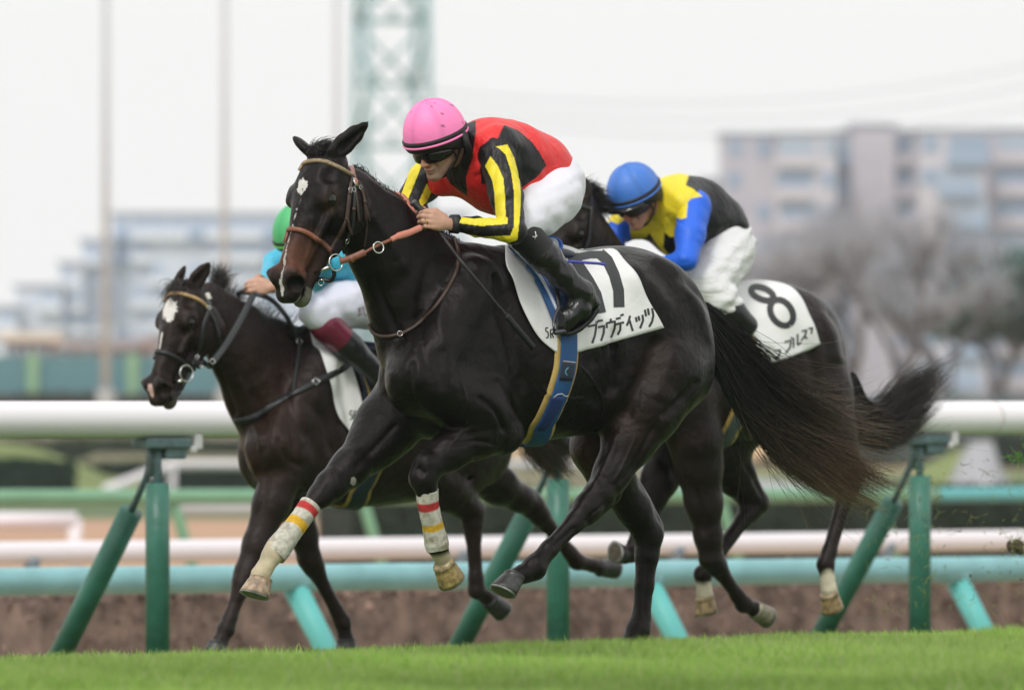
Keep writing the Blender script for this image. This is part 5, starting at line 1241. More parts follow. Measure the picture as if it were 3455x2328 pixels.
def helmet(parent, C, A, cap, size=(.132, .116, .132), k=1.0, bandcol=(.012, .012, .014), seams=True, rimcol=None, peak=True):
    """cloth-covered riding helmet; C centre of the rim, A head axes"""
    def P(x, y, z): return C+k*(x*A[0]+y*A[1]+z*A[2])
    he = empty('helmet', C); he.parent = parent; he.location = Vector(C)-parent.location
    n, m = 72, 26; V = []; F = []; cols = []
    a_, b_, c_ = size
    for i in range(m+1):
        e = math.pi/2*(1-i/m*1.06); r = math.cos(e)**.92 if e > 0 else 1.0+e*.25; z = c_*math.sin(e)
        for j in range(n):
            th = 2*math.pi*j/n; x = a_*r*math.cos(th); y = b_*r*math.sin(th)
            seam = 0
            if seams:
                d = abs(((th/(2*math.pi)*6+.5) % 1)-.5); seam = math.exp(-(d*m*.9*max(r, .1)/2)**2)*.0030*(0 if r < .08 else 1)
            pk = .0010*math.sin(i*2.4+2*math.sin(j))*(math.exp(-(d*14*max(r, .1))**2) if seams else 0)
            s_ = 1+(-seam+pk)/a_
            V.append(P(x*s_, y*s_, z*s_))
            v = 1-.14*seam/.003; cols.append(np.array(cap)*v)
    for i in range(m):
        for j in range(n): F.append((i*n+j, i*n+(j+1) % n, (i+1)*n+(j+1) % n, (i+1)*n+j))
    V = np.array(V); cols = np.array(cols)
    rg = np.random.default_rng(int(C[0]*1000) % 997)
    if seams == 2:
        for _ in range(20):       # flecks of mud
            c = V[rg.integers(n*3, len(V))]; d = np.linalg.norm(V-c, axis=1); cols[d < rg.uniform(.0012, .0032)] = np.array([.16, .03, .04])
    mesh_obj('cap_cover', V, F, M_CAP, he, cols=cols)
    def hoop(z0, z1, off, name, mat, t0=0, t1=360, bulge=.003):
        W = []; G = []; s_ = 60
        for j in range(s_+1):
            th = R(t0+(t1-t0)*j/s_)
            for i_, (z, o) in enumerate(((z0, 0), (z0, off), ((z0+z1)/2, off+bulge), (z1, off), (z1, 0))):
                zz = z/c_; r = math.sqrt(max(0, 1-zz*zz)) if z > 0 else 1
                W.append(P((a_*r+o)*math.cos(th), (b_*r+o)*math.sin(th), z))
        for j in range(s_):
            for i_ in range(4): G.append((j*5+i_, j*5+i_+1, (j+1)*5+i_+1, (j+1)*5+i_))
        return mesh_obj(name, W, G, mat, he)
    hoop(.004, .021, .0025, 'elastic_band', M_BLACKM)
    hoop(-.006, .003, .0030, 'cap_rim', pmat('cap_rim', cap if rimcol is None else rimcol, .55))
    # helmet shell under the cover: deeper at the sides and back
    W = []; G = []; s_ = 60
    for j in range(s_+1):
        th = 2*math.pi*j/s_; fr_ = math.cos(th)
        dz = -.022-.040*np.clip(.55-fr_, 0, 1)
        for i_, (q, rr) in enumerate(((0, 1.0), (.4, .99), (.8, .96), (1, .93), (1, .86), (.3, .88))):
            W.append(P(a_*rr*math.cos(th), b_*rr*math.sin(th), -.004+dz*q))
    for j in range(s_):
        for i_ in range(5): G.append((j*6+i_, j*6+i_+1, (j+1)*6+i_+1, (j+1)*6+i_))
    mesh_obj('shell', W, G, M_BLACKM, he)
    if peak:
        W = []; G = []; s_ = 24
        for j in range(s_+1):
            th = R(-62+124*j/s_); e = math.cos(R(-90+180*j/s_)) ** .6 if 0 < j < s_ else 0
            for i_, (q, z) in enumerate(((0, .002), (1, -.016), (1, -.020), (0, -.006))):
                W.append(P((a_*.97+.040*q*e)*math.cos(th), (b_*.97+.03*q*e)*math.sin(th), z))
        for j in range(s_):
            for i_ in range(4): G.append((j*4+i_, j*4+(i_+1) % 4, (j+1)*4+(i_+1) % 4, (j+1)*4+i_))
        mesh_obj('peak', W, G, M_BLACKG, he)
    V, F = tube([P(0, 0, c_*.985), P(0, 0, c_*1.02)], [k*.010, k*.008], 14); mesh_obj('button', V, F, pmat('button', cap, .6), he)
    V, F = cat_mesh([tube(spline([P(-.02, g*.092, -.05), P(.005, g*.080, -.09), P(.035, g*.045, -.138), P(.045, 0, -.150)], 6), k*.006, 8, flat=(A[1], .5)) for g in (1, -1)]+
                    [tube(spline([P(.03, g*.096, -.04), P(.012, g*.086, -.075), P(.003, g*.078, -.09)], 5), k*.006, 8, flat=(A[1], .5)) for g in (1, -1)])
    mesh_obj('chin_strap', V, F, M_BLACKM, he)
    return he, P
def goggles(parent, P, A, k=1.0, z=-.040, tint=M_BLACKG):
    gg = empty('goggles', P(.09, 0, z)); gg.parent = parent; gg.location = Vector(P(.09, 0, z))-parent.location
    W = []; G = []; s_ = 40
    for j in range(s_+1):
        a = -1+2*j/s_; th = R(78*a); nose = math.exp(-(a/.11)**2)
        top = .024*(1-.25*abs(a)**3); bot = -.027*(1-abs(a)**4*.6)+nose*.020
        for q, o in ((0, .0), (.12, .006), (.5, .009), (.88, .006), (1, .0)):
            zz = bot+(top-bot)*q
            W.append(P((.104+o)*math.cos(th)-.004, (.086+o)*math.sin(th), z+zz))
    for j in range(s_):
        for i_ in range(4): G.append((j*5+i_, j*5+i_+1, (j+1)*5+i_+1, (j+1)*5+i_))
    ob = mesh_obj('lens', W, G, tint, gg); so_ = ob.modifiers.new('s', 'SOLIDIFY'); so_.thickness = .003
    V, F = cat_mesh([tube(spline([P(.018, g*.086, z), P(-.01, g*.094, z+.008), P(-.07, g*.10, z+.03)], 5), k*.010, 8, flat=(A[1], .3)) for g in (1, -1)])
    mesh_obj('strap', V, F, M_BLACKM, gg)
    return gg
def boot_colors(V, top, frac_mask, ca, cb):
    return np.where(frac_mask[:, None], np.array(ca), np.array(cb))
# ---------------------------------------------------------------- jockey of the leader
z2 = lambda L: [(841.9+.36093*x, 188.6+.36093*y) for x, y in L]
J1 = empty('person', H(1240, 700), 'jockey in pink cap and red and black silks, crouched on the number 17 horse', 'jockey', 'jockeys riding the horses')
AJ = axes_of(50, 22, 0); CJ = H(990, 311, .0)
def on(px, py, v): return H(px, py, v)
sk = Solid(); PJ = head_solid(sk, CJ, AJ, 1.0)
sk.chain([(PJ(-.035, 0, -.08), .056), (H(1085, 345, 0), .062)], .03)
shN, elN, wrN = H(1140, 352, .17), H(1168, 526, .34), H(1030, 510, .17)
shF, elF, wrF = H(985, 378, -.22), H(930, 455, -.26), H(962, 505, -.10)
sk.chain([(H(1085, 350), .07), (H(1150, 375), .12), (H(1225, 392), .10), (H(1262, 430), .11)], .05)
for a, b, c in ((shN, elN, wrN), (shF, elF, wrF)): sk.chain([(a, .045), (b, .032), (c, .019)], .02)
hipN, knN, anN = H(1268, 440, .10), H(1176, 518, .21), H(1304, 652, .30)
hipF, knF, anF = H(1268, 440, -.10), H(1176, 518, -.21), H(1304, 652, -.30)
for a, b, c in ((hipN, knN, anN), (hipF, knF, anF)):
    sk.chain([(a, .075), (b, .040), (c, .030)], .02)
FN = fist(sk, H(1016, 509, .165), H(940, 492, .13)-H(1016, 509, .165), np.array([0.05, -.15, -1.]), np.array([0, -1, .25]), .90)
FF = fist(sk, wrF, H(935, 495, .0)-wrF, np.array([.1, 0, -1.]), -H.l, .90)
V, F = sk.mesh(.0032, 2)
d = np.linalg.norm(V-PJ(.05, 0, -.06), axis=1); n = vnoise(V, 40)*.06
C = SKINC*(1+n[:, None]); q = (V-CJ)@AJ.T
bd = np.clip((-.088-q[:, 2])/.02, 0, 1)*np.clip((q[:, 0]-.0)/.03, 0, 1)*(d < .15)*.45; C = C*(1-bd[:, None])+np.array([.17, .13, .11])*bd[:, None]
lip = (np.hypot((q[:, 1])/.020, (q[:, 2]+.1085)/.0085) < 1)*(q[:, 0] > .07); C[lip] = C[lip]*.6+np.array([.42, .16, .13])*.4
nr = np.linalg.norm(V-PJ(.108, 0, -.076), axis=1) < .03; C[nr] = C[nr]*np.array([1.08, .92, .88])
hr = (q[:, 2] > -.06)*(q[:, 0] < -.03)*(d < .25); C[hr] = (.02, .015, .012)
mesh_obj('body', V, F, M_SKIN, J1, cols=C)
# silks
S2 = Solid()
S2.chain([(H(1078, 352, 0), .095), (H(1105, 366, .0), .150), (H(1155, 378, 0), .163), (H(1215, 388, 0), .135), (H(1240, 400, 0), .118)], .05, (H.l, 1.06))
S2.cone(H(1130, 335, -.14), H(1130, 335, .13), .085, .085, .06)
S2.ell(H(1150, 420, 0), (.16, .14, .11), H.rot(10), .05)
S2.cone(H(1062, 335, 0), H(1085, 350, 0), .066, .085, .02)
S2.cone(H(1005, 410, -.14), H(1060, 385, -.08), .06, .09, .06)
def fold(amp, *dirs):
    def f(P):
        r = 0
        for (dx, fr_, ph, am) in dirs: 
            u_ = P@np.asarray(dx, float); r = r+am*np.sin(fr_*u_+ph+3.0*vnoise(P, 7))
        return amp*r*(.5+.5*vnoise(P, 5))+.0012*vnoise(P, 40)
    return f
fd = fold(.004, ((.8, .2, .7), 55, 0, 1), ((.3, -.2, 1), 80, 1, .6))
V, F = S2.mesh(.0042, 2, noise=fd)
RED, BLK, YEL = np.array([.72, .028, .028]), np.array([.009, .0085, .010]), np.array([.80, .66, .03])
def paint(V, base, polys, frame=None, jit=.0):
    C = np.tile(np.array(base, float), (len(V), 1)); W = V.copy()
    if frame is not None:
        o = np.array([frame.x0, frame.y0, 0]); v = (V-o)@frame.l; W = V-np.where(v < -.02, 2*v, 0)[:, None]*frame.l
    X, Y = topx(W)
    for c, p in polys: C[in_poly(X, Y, p)] = c
    return C
tp = [(BLK, z2([(560, 230), (660, 240), (665, 300), (650, 400), (640, 480), (600, 600), (612, 715), (560, 680), (480, 560), (450, 400)])),
      (BLK, z2([(380, 640), (480, 690), (570, 745), (480, 760), (380, 700)])),
      (BLK, z2([(842, 265), (930, 300), (1010, 368), (1060, 430), (1108, 520), (1050, 592), (945, 668), (930, 620), (700, 640), (690, 540), (740, 430), (800, 350)]))]
mesh_obj('racing_jacket', V, F, M_SILK, J1, cols=paint(V, RED, tp, H))
# sleeves
def sleeve(a, b, c, name, polys, base, extra=None, r=(.072, .060, .047, .036)):
    S_ = Solid(); m1 = a*.45+b*.55
    S_.chain([(a, r[0]), (m1, r[1]), (b, r[2])], .03); S_.chain([(b, r[2]), (b*.35+c*.65, r[3]), (c, r[3]*.82)], .015)
    if extra: extra(S_)
    dd = (b-a)/np.linalg.norm(b-a); d2 = (c-b)/np.linalg.norm(c-b)
    V_, F_ = S_.mesh(.0030, 2, noise=lambda P: .0022*np.sin(95*(P@dd)+4*vnoise(P, 9))*(.4+.6*vnoise(P, 6))+.0012*np.sin(120*(P@d2)+4*vnoise(P, 11)))
    o_ = mesh_obj(name, V_, F_, M_SILK, J1, cols=paint(V_, base, polys)); return o_
s1 = z2([(790, 402), (862, 388), (905, 470), (938, 600), (948, 700), (942, 830), (925, 990), (850, 1015), (700, 1005), (535, 968), (540, 940), (700, 968), (880, 962), (905, 900), (905, 700), (885, 560), (850, 450), (815, 418)])
s2 = z2([(720, 525), (755, 462), (800, 520), (836, 600), (848, 720), (852, 842), (866, 850), (862, 888), (700, 902), (560, 884), (548, 842), (650, 855), (788, 845), (780, 700), (768, 620), (735, 550)])
slN = sleeve(H(1128, 350, .155), elN, H(1038, 510, .175), 'sleeve', [(YEL, s1), (YEL, s2)], BLK)
sy = [(YEL, z2([(258, 470), (322, 520), (275, 640), (235, 735), (185, 725), (230, 600), (245, 500)])), (YEL, z2([(355, 635), (400, 655), (355, 750), (320, 780), (305, 745)]))]
slF = sleeve(H(1000, 375, -.20), H(938, 448, -.25), wrF, 'sleeve', sy, BLK, r=(.080, .066, .052, .036))
V, F = tube([H(1041, 510, .175), H(1024, 509, .166)], [.037, .035], 20); mesh_obj('cuff', V, F, pmat('cuff', (.015, .015, .018), .6), slN)
V, F = cat_mesh([tube(spline([H(1050, 300, .10), H(1060, 325, .12), H(1066, 352, .10), H(1052, 375, .05)], 5), .014, 10), tube(spline([H(1050, 300, -.06), H(1035, 350, -.07), H(1048, 378, .02)], 5), .014, 10)])
mesh_obj('collar', V, F, M_BLACKM, J1)
# breeches
S3 = Solid()
S3.ell(H(1246, 428), (.125, .150, .140), H.rot(-25), .05)
S3.cone(H(1215, 405, 0), H(1243, 418, 0), .115, .13, .05)
for g, (a, b, c) in ((1, (hipN, knN, anN)), (-1, (hipF, knF, anF))):
    S3.ell(H(1264, 436, g*.085), (.092, .085, .118), H.rot(-20), .04)
    S3.chain([(H(1256, 446, g*.12), .115), (H(1222, 478, g*.16), .098), (H(1182, 512, g*.20), .076)], .03)
    S3.chain([(H(1182, 515, g*.20), .074), (H(1195, 545, g*.22), .062)], .025)
ff = fold(.0036, ((.7, .1, .7), 75, 0, 1), ((-.5, .2, .8), 110, 2, .5))
V, F = S3.mesh(.0042, 2, noise=ff)
mesh_obj('breeches', V, F, M_BREECH, J1, cols=np.tile([.74, .74, .81], (len(V), 1)))
# boots
def boot(g, parent=J1):
    kt, an = H(1195, 538, g*.225), H(1306, 655, g*.29); he_, to = H(1345, 690, g*.30), H(1281, 741, g*.285)
    b_ = empty('riding_boot', an); b_.parent = parent; b_.location = Vector(an)-parent.location
    S_ = Solid(); S_.chain([(kt, .066), (kt*.6+an*.4, .060), (kt*.25+an*.75, .048), (an, .047)], .02)
    S_.chain([(an, .047), (H(1322, 668, g*.29), .046), (H(1315, 700, g*.29), .046), (H(1290, 722, g*.285), .040), (to, .032)], .02)
    S_.cone(H(1325, 668, g*.295), H(1347, 688, g*.295), .044, .030, .015)
    ax_ = (an-kt)/np.linalg.norm(an-kt)
    V_, F_ = S_.mesh(.0038, 2, noise=lambda P: .0045*np.sin(60*(P@ax_)+5*vnoise(P, 9))*np.clip(((P-kt)@ax_-.14)/.06, 0, 1)*(.5+.5*vnoise(P, 8)))
    t = (V_-kt)@ax_
    ms = np.where(t[F_[:, 0]] < .085, 1, 0)
    mesh_obj('leather', V_, F_, M_SHINY, b_, cols=np.tile([.007, .007, .008], (len(V_), 1)), mats=[M_SHINY, M_BLACKM], midx=ms)
    V_, F_ = cat_mesh([ribbon(spline([H(1352, 702, g*.30), H(1338, 722, g*.295), H(1312, 745, g*.29), H(1285, 757, g*.285), H(1268, 752, g*.28)], 6), [H.u*-.7-H.f*.3]*30, [.05, .06, .07, .07, .05], .010)])
    mesh_obj('sole', V_, F_, M_BLACKM, b_)
    return b_
boN = boot(1); boot(-1)
mk = pmat('white_mark', (.7, .7, .7), .6)
V, F = cat_mesh([(tube([at(*z2([a])[0], H(1200, 545, .335)[1]) for a in L], .0022, 6)) for L in ([(1037, 935), (1042, 958), (1036, 982)], [(1020, 968), (1036, 970), (1050, 962)])])
mesh_obj('boot_mark', V, F, mk, boN)
he1, PH1 = helmet(J1, CJ, AJ, (.97, .24, .53), (.134, .117, .150), seams=2, peak=False)
goggles(J1, PJ, AJ, z=-.047)
# ring on the finger
V, F = ring(FN(.100, .011, .0), H.f*-1+H.u*.2, .0105, .0018, 16, 6); mesh_obj('finger_ring', V, F, pmat('gold', (.75, .52, .2), .25, 1), J1)
# stirrup iron belongs to the saddle
V, F = cat_mesh([tube(spline([H(1271, 696, .30), H(1259, 722, .32), H(1260, 748, .34), H(1275, 756, .30), H(1295, 752, .26), H(1285, 715, .27), H(1271, 696, .30)], 6), .0055, 8),
                 tube([H(1262, 756, .34), H(1306, 748, .26)], .009, 8)])
mesh_obj('stirrup', V, F, pmat('dark_steel', (.10, .10, .11), .35, .8), sd1)
# whip held against the neck
wh = empty('whip', FN(.05, 0, 0), 'long black whip in the pink capped jockey\'s hand', 'whip')
wy = FN(.06, 0, 0)[1]
def wp(x, y, v): return H(x, y, v)
gp = [at(941, 462, wy+.05), at(958, 478, wy+.03), at(985, 508, wy+.02)]
V, F = tube(spline(gp, 6), .0125, 12); mesh_obj('grip', V, F, pmat('whip_grip', (.02, .018, .017), .6, bump=.003, bscale=120), wh)
V, F = tube([at(938, 459, wy+.052), at(942, 464, wy+.049)], .0155, 12); mesh_obj('butt_cap', V, F, pmat('whip_cap', (.10, .10, .11), .3), wh)
wpts = [gp[-1], at(1022, 560, wy+.0), H(1050, 597, .28), H(1105, 663, .32), H(1155, 722, .33)]
V, F = tube(spline(wpts, 6), [.0085]*8+[.007]*9+[.006]*8, 8); mesh_obj('shaft', V, F, pmat('whip_shaft', (.02, .018, .017), .5, bump=.002, bscale=250), wh)
pk_ = [H(1150, 716, .33), H(1180, 752, .33), H(1212, 790, .32)]
V, F = ribbon(spline(pk_, 5), [H.l]*20, .024, .008); mesh_obj('flap', V, F, M_BLACKM, wh)
# ---------------------------------------------------------------- the horse on the left, by the rail side
def surf_pts(B, L): return [np.array(B.tree.find_nearest(Vector(q))[0]) for q in L]
G2 = Frame(700, 37.6, 43)
horse2 = empty('racehorse', G2(720, 1490), 'dark brown racehorse with a large white star and pink nose spot, at the left', 'horse', 'galloping racehorses')
S = Solid(); Q2 = Moved(H, (838, 830, 0), G2, (528, 994, 0), .98, -2)
trunk(S, Q2, Q2.rot, G2.l)
S.chain([(G2(470, 712, .03), .108), (G2(545, 800, .02), .155), (G2(598, 880), .205), (G2(640, 930), .25)], .05, (G2.l, .60))
S.chain([(G2(478, 668, .02), .055), (G2(560, 732, .005), .070), (G2(625, 775), .09), (G2(690, 795), .10)], .05, (G2.l, .7))
foreleg(S, G2(655, 1040, .16), G2(560, 1300, .13), G2(513, 1430, .12), G2(498, 1462, .12), .98)
foreleg(S, G2(650, 1060, -.14), G2(703, 1268, -.13), G2(778, 1412, -.13), G2(786, 1452, -.13), .98)
hindleg(S, G2(965, 1075, .15), G2(1072, 1160, .15), G2(1083, 1340, .14), G2(1118, 1366, .14), .98, -G2.f)
hindleg(S, G2(1050, 1050, -.14), G2(1212, 1152, -.14), G2(1311, 1275, -.13), G2(1368, 1290, -.13), .98, G2.u)
AH2 = head_axes(63, 47, 3); K2 = .92
O2 = at(383, 710, 36.75)-K2*(.185*.92*AH2[0]+.03*AH2[2])
P2 = head_prims(S, O2, AH2, K2, ears=((478, 596, .02), (421, 604, .0)), mouth=.006)
def colour2(V, N):
    C = np.tile(BLACKC*np.array([3.0, 2.3, 2.1]), (len(V), 1)); n = vnoise(V, 9)*.5+vnoise(V, 21)*.3
    def add(c, r, amt, col=BROWNC, e=1.5):
        m = np.clip(blob(V, c, r, e)*amt*(1+n*.6), 0, 1)[:, None]; C[:] = C*(1-m)+np.array(col)*m
    for p_, r_, a_ in ((G2(600, 900, .1), .20, .55), (G2(580, 1060, .1), .14, .6), (G2(640, 1000, .2), .2, .4), (G2(560, 820, .1), .12, .4)): add(p_, r_, a_)
    q = (V-O2)@AH2.T/K2/np.array([.92, 1, 1]); nn = vnoise(V, 50)*.014+vnoise(V, 120)*.008
    W = np.array([.66, .63, .60]); hd = (q[:, 0] > 0) & (q[:, 0] < .66) & (q[:, 2] > -.09) & (np.abs(q[:, 1]) < .08)
    star = np.hypot((q[:, 0]-.165-.6*q[:, 1])/.060, (q[:, 1]-.004)/.044)+nn*24
    C[(star < 1) & hd] = W
    C[(np.hypot((q[:, 0]-.34)/.045, (q[:, 1]+.004)/.008)+nn*12 < 1) & hd] = W
    C[(np.hypot((q[:, 0]-.60)/.030, (q[:, 1]+.008)/.015)+nn*12 < 1) & hd] = np.array([.62, .42, .38])
    mu = (q[:, 0] > .55)*np.clip((-.10-q[:, 2])/.03, 0, 1)*(q[:, 0] < .66)*(np.abs(q[:, 1]) < .1)*(q[:, 2] > -.2); C[:] = C*(1-mu[:, None]*.7)+np.array([.10, .09, .065])*mu[:, None]*.7
    return np.clip(C, .004, 1)
MARKS2 = [([(572, 880), (600, 960), (600, 1040)], 10, -.010), ([(550, 1000), (575, 1050), (590, 1100)], 9, .008), ([(610, 1060), (600, 1120), (575, 1200)], 8, -.006), ([(640, 850), (660, 930), (700, 1000)], 14, -.009), ([(540, 850), (575, 930), (580, 980)], 9, .006), ([(500, 830), (520, 900), (535, 950)], 9, -.007), ([(690, 900), (740, 960), (760, 1040)], 14, -.008), ([(630, 990), (650, 1040), (690, 1060)], 8, -.007), ([(560, 940), (585, 985), (590, 1030)], 3, .004)]
B2 = Body(); B2.y_ref = 36.75; B2.finish(S, .0078, 'body', horse2, colour2, marks=MARKS2)
BH = (.045, .045, .045); BS = (.03, .03, .03)
hoof(horse2, G2(496, 1458, .12), G2(490, 1484, .12), G2.f, .044, .058, BH, BS)
hoof(horse2, G2(787, 1450, -.13), G2(790, 1478, -.13), G2.f, .044, .058, BH, BS)
hoof(horse2, G2(1112, 1362, .14), G2(1143, 1386, .13), -G2.u*.7+G2.f*.5, .044, .056, BH, BS)
hoof(horse2, G2(1360, 1288, -.13), G2(1398, 1288, -.13), -G2.u, .044, .056, BH, BS)
for g in (1, -1):
    V, F = eye_mesh(P2(.213, g*.0785, -.036), .0225); mesh_obj('eye', V, F, M_EYE, horse2)
T2 = [[(1135, 875), (1185, 925), (1235, 975), (1290, 1005), (1318, 1030)], [(1135, 890), (1180, 950), (1225, 1005), (1275, 1050), (1312, 1085)], [(1130, 900), (1165, 965), (1205, 1020), (1240, 1060), (1268, 1085)]]
V, F, t, a = hair(G2, T2, 2200, .0016, 31, 0, .02, 12, .02, (.6, 1.0)); hair_obj('tail', horse2, V, F, t, a, (.02, .018, .017), (.10, .08, .065), 2, .4, 1)
mp2 = surf_pts(B2, spline([G2(486, 655), G2(515, 688), G2(560, 720), G2(610, 752), G2(650, 765)], 40))
V, F, t, a = tufts(mp2, 2000, .10, [-G2.f*.7-G2.l*.3, -G2.f*.7-G2.l*.8-G2.u*.6], .0015, 33, droop=.5, curl=.006)
Vb, Fb, tb, ab = tufts(mp2[:150], 420, .12, [G2.u*1.0-G2.f*.3, G2.u*.5-G2.f*.8], .0014, 34, droop=.15, curl=.014)
Vc_, Fc_, tc_, ac_ = tufts(mp2[:24], 300, .115, [G2.u*1.2-G2.f*.1, G2.u*.8-G2.f*.7], .0014, 35, droop=.1, curl=.014)
hair_obj('mane', horse2, np.concatenate([V, Vb, Vc_]), np.concatenate([F, Fb+len(V), Fc_+len(V)+len(Vb)]), np.r_[t, tb, tc_], np.r_[a, ab, ac_], (.018, .016, .015), (.05, .04, .033), 1, .3, 4)
V, F, t, a = tufts([P2(.015, y, .02) for y in np.linspace(-.035, .035, 9)], 900, .07, [-G2.f*.6+G2.u*.2-AH2[1]*.3, AH2[0]*.7+AH2[2]*.3], .0014, 36, droop=.6, curl=.007)
hair_obj('forelock', horse2, V, F, t, a, (.018, .016, .015), (.05, .04, .033), 1, .3, 5)
z6 = lambda L: [(282.9+.36516*x, 437.8+.36516*y) for x, y in L]
b2 = empty('bridle', P2(.1, 0, 0)); b2.parent = horse2; b2.location = Vector(P2(.1, 0, 0))-horse2.location
part('browband', B2.strap(z6([(232, 672), (262, 642), (330, 630), (410, 645), (465, 672), (512, 715)]), .016, .007, .002), pmat('tan_browband', (.42, .27, .13), .5, bump=.001, bscale=200), b2)
part('rosette', B2.strap(z6([(512, 632), (528, 668)]), .020, .008, .004), pmat('fleece_white', (.6, .58, .52), .8), b2)
part('cheekpiece', B2.strap(z6([(525, 670), (520, 740), (490, 830), (478, 920), (450, 1020), (420, 1075)]), .020, .006, .002), BLACKLEATHER, b2)
part('cheekpiece', B2.strap(z6([(530, 745), (560, 810), (580, 880), (592, 945)]), .016, .006, .002), BLACKLEATHER, b2)
part('noseband', B2.strap(z6([(152, 1020), (170, 990), (230, 992), (300, 1015), (350, 1045), (395, 1085), (420, 1110)]), .020, .008, .002), BLACKLEATHER, b2)
part('nose_strap', B2.strap(z6([(425, 1060), (430, 1120), (400, 1190), (340, 1240), (290, 1290)]), .018, .006, .004), BLACKLEATHER, b2)
part('chin_strap', B2.strap(z6([(440, 1040), (470, 1080), (520, 1085), (550, 1050)]), .030, .008, .005), BLACKLEATHER, b2)
yb = P2(.42, .06, -.14)[1]-.02
bc = at(*z6([(385, 1125)])[0], yb)
part('bit_ring', ring(bc, AH2[1]*.9+AH2[2]*.1, .036, .0034), STEEL, b2); part('bit_ring', ring(P2(.44, -.07, -.13), AH2[1], .036, .0034), STEEL, b2)
q = z6([(298, 1185), (362, 1168)]); part('bit', tube([at(*q[0], yb+.02), at(*q[1], yb-.01)], [.004, .0085], 10), STEEL, b2)
for q_, r_ in (((548, 1050), .014), ((452, 1022), .010), ((478, 1085), .008), ((527, 715), .010)):
    part('buckle', ring(at(*z6([q_])[0], yb-.03), [.3, -1, .1], r_, .0022, 4, 6), STEEL, b2)
nrm = (.2, -1, .3)
part('rein', ribbon(spline([at(*z6([q_])[0], Y_) for q_, Y_ in (((555, 1045), yb-.02), ((620, 960), yb+.1), ((690, 850), yb+.22), ((760, 720), yb+.36), ((800, 640), yb+.44))], 8), [np.array(nrm)]*40, .030, .006), BLACKLEATHER, b2)
part('rein', ribbon(spline([at(*z6([q_])[0], Y_) for q_, Y_ in (((700, 640), yb+.62), ((735, 620), yb+.6), ((850, 640), yb+.55), ((930, 680), yb+.6), ((1000, 760), yb+.62), ((1035, 830), yb+.66), ((1045, 890), yb+.70))], 8), [np.array(nrm)]*60, .022, .006), BLACKLEATHER, b2)
bp2 = empty('breastplate', G2(640, 960)); bp2.parent = horse2; bp2.location = Vector(G2(640, 960))-horse2.location
part('strap', B2.strap(z6([(690, 1425), (800, 1400), (900, 1340), (1000, 1280), (1100, 1225), (1180, 1185), (1290, 1130), (1395, 1070)]), .034, .007, .005, 8), BLACKLEATHER, bp2)
part('strap', B2.strap(z6([(1045, 880), (1075, 930), (1085, 1000), (1070, 1110), (1050, 1240)]), .016, .006, .005, 8), BLACKLEATHER, bp2)
part('strap', B2.strap(z6([(1030, 880), (1110, 850), (1215, 825)]), .030, .010, .006, 8), BLACKLEATHER, bp2)
for q_ in ((1185, 1182), (1075, 930)):
    r_ = B2.surf(*z6([q_])[0], .014); 
    if r_: part('buckle', ring(r_[0], r_[1], .018, .0026, 4, 6), STEEL, bp2)
W2 = Wrap(G2, B2, HC-(975-912)/CK*37.8)
P, N = W2.patch([(706, 752), (725, 800), (742, 850), (755, 905), (772, 955), (800, 984)], [(745, 752), (775, 790), (800, 845), (818, 905), (826, 945), (822, 978)], [(806, 985), (815, 984)], .007)
Vc, Fc = sheet(P, N, .003); cloth2 = mesh_obj('number_cloth', Vc, Fc, CLOTH, horse2); CT2 = tree_of(Vc, Fc)
l5 = [[(1418, 1358), (1405, 1358), (1403, 1380), (1416, 1384), (1418, 1405), (1403, 1412)], [(1428, 1412), (1428, 1360), (1442, 1360), (1446, 1378), (1430, 1385)], [(1436, 1385), (1447, 1412)]]
part('race_lettering', strokes(B2, CT2, [z6(k_) for k_ in l5], 3.2), INK, cloth2)
P, N = W2.patch([(745, 752), (785, 800), (812, 850), (826, 905), (832, 945), (826, 980)], [(870, 752), (880, 800), (890, 850), (895, 905), (900, 945), (890, 985)], [(850, 990), (870, 990)], .006)
V, F = sheet(P, N, .003); mesh_obj('under_cloth', V, F, NAVY, horse2)
s2_ = empty('saddle', G2(770, 780)); s2_.parent = horse2; s2_.location = Vector(G2(770, 780))-horse2.location
def strap_on(B, tree, pts, w, off, th=.004, n=6):
    Q = spline([np.array([a, b, 0.]) for a, b in pts], n); P_ = []; N_ = []
    for q_ in Q:
        r_ = B.surf(q_[0], q_[1], off, tree) or B.surf(q_[0], q_[1], off+.01)
        if r_: P_.append(r_[0]); N_.append(r_[1])
    return ribbon(P_, N_, w, th)
part('saddle_flap', strap_on(B2, CT2, z6([(1200, 880), (1270, 930), (1350, 1000), (1430, 1070), (1470, 1110)]), .05, .020, .006), pmat('crimson_flap', (.22, .015, .04), .5), s2_)
part('stirrup_leather', strap_on(B2, CT2, z6([(1350, 980), (1430, 1060), (1490, 1130), (1530, 1190)]), .016, .040, .004), pmat('maroon_leather', (.12, .04, .03), .5), s2_)
SS = Solid(); SS.ell(Q2(1215, 577), (.20, .13, .04), Q2.rot(-3), .02); V, F = SS.mesh(.01, 2); mesh_obj('seat', V, F, NAVY, s2_)
g2 = empty('girth', G2(815, 1095)); g2.parent = horse2; g2.location = Vector(G2(815, 1095))-horse2.location
gp2 = [(q_[0]+.07, q_[1], 1) for q_ in W2.moved(Q2, gl[1:], W1)]
part('girth_pad', W2.band(gp2, .11, .006, .006, a0=80, a1=-260, n=90), YELLOWPAD, g2)
part('girth_band', W2.band(gp2, .08, .014, .004, a0=80, a1=-260, n=90), NAVY, g2)
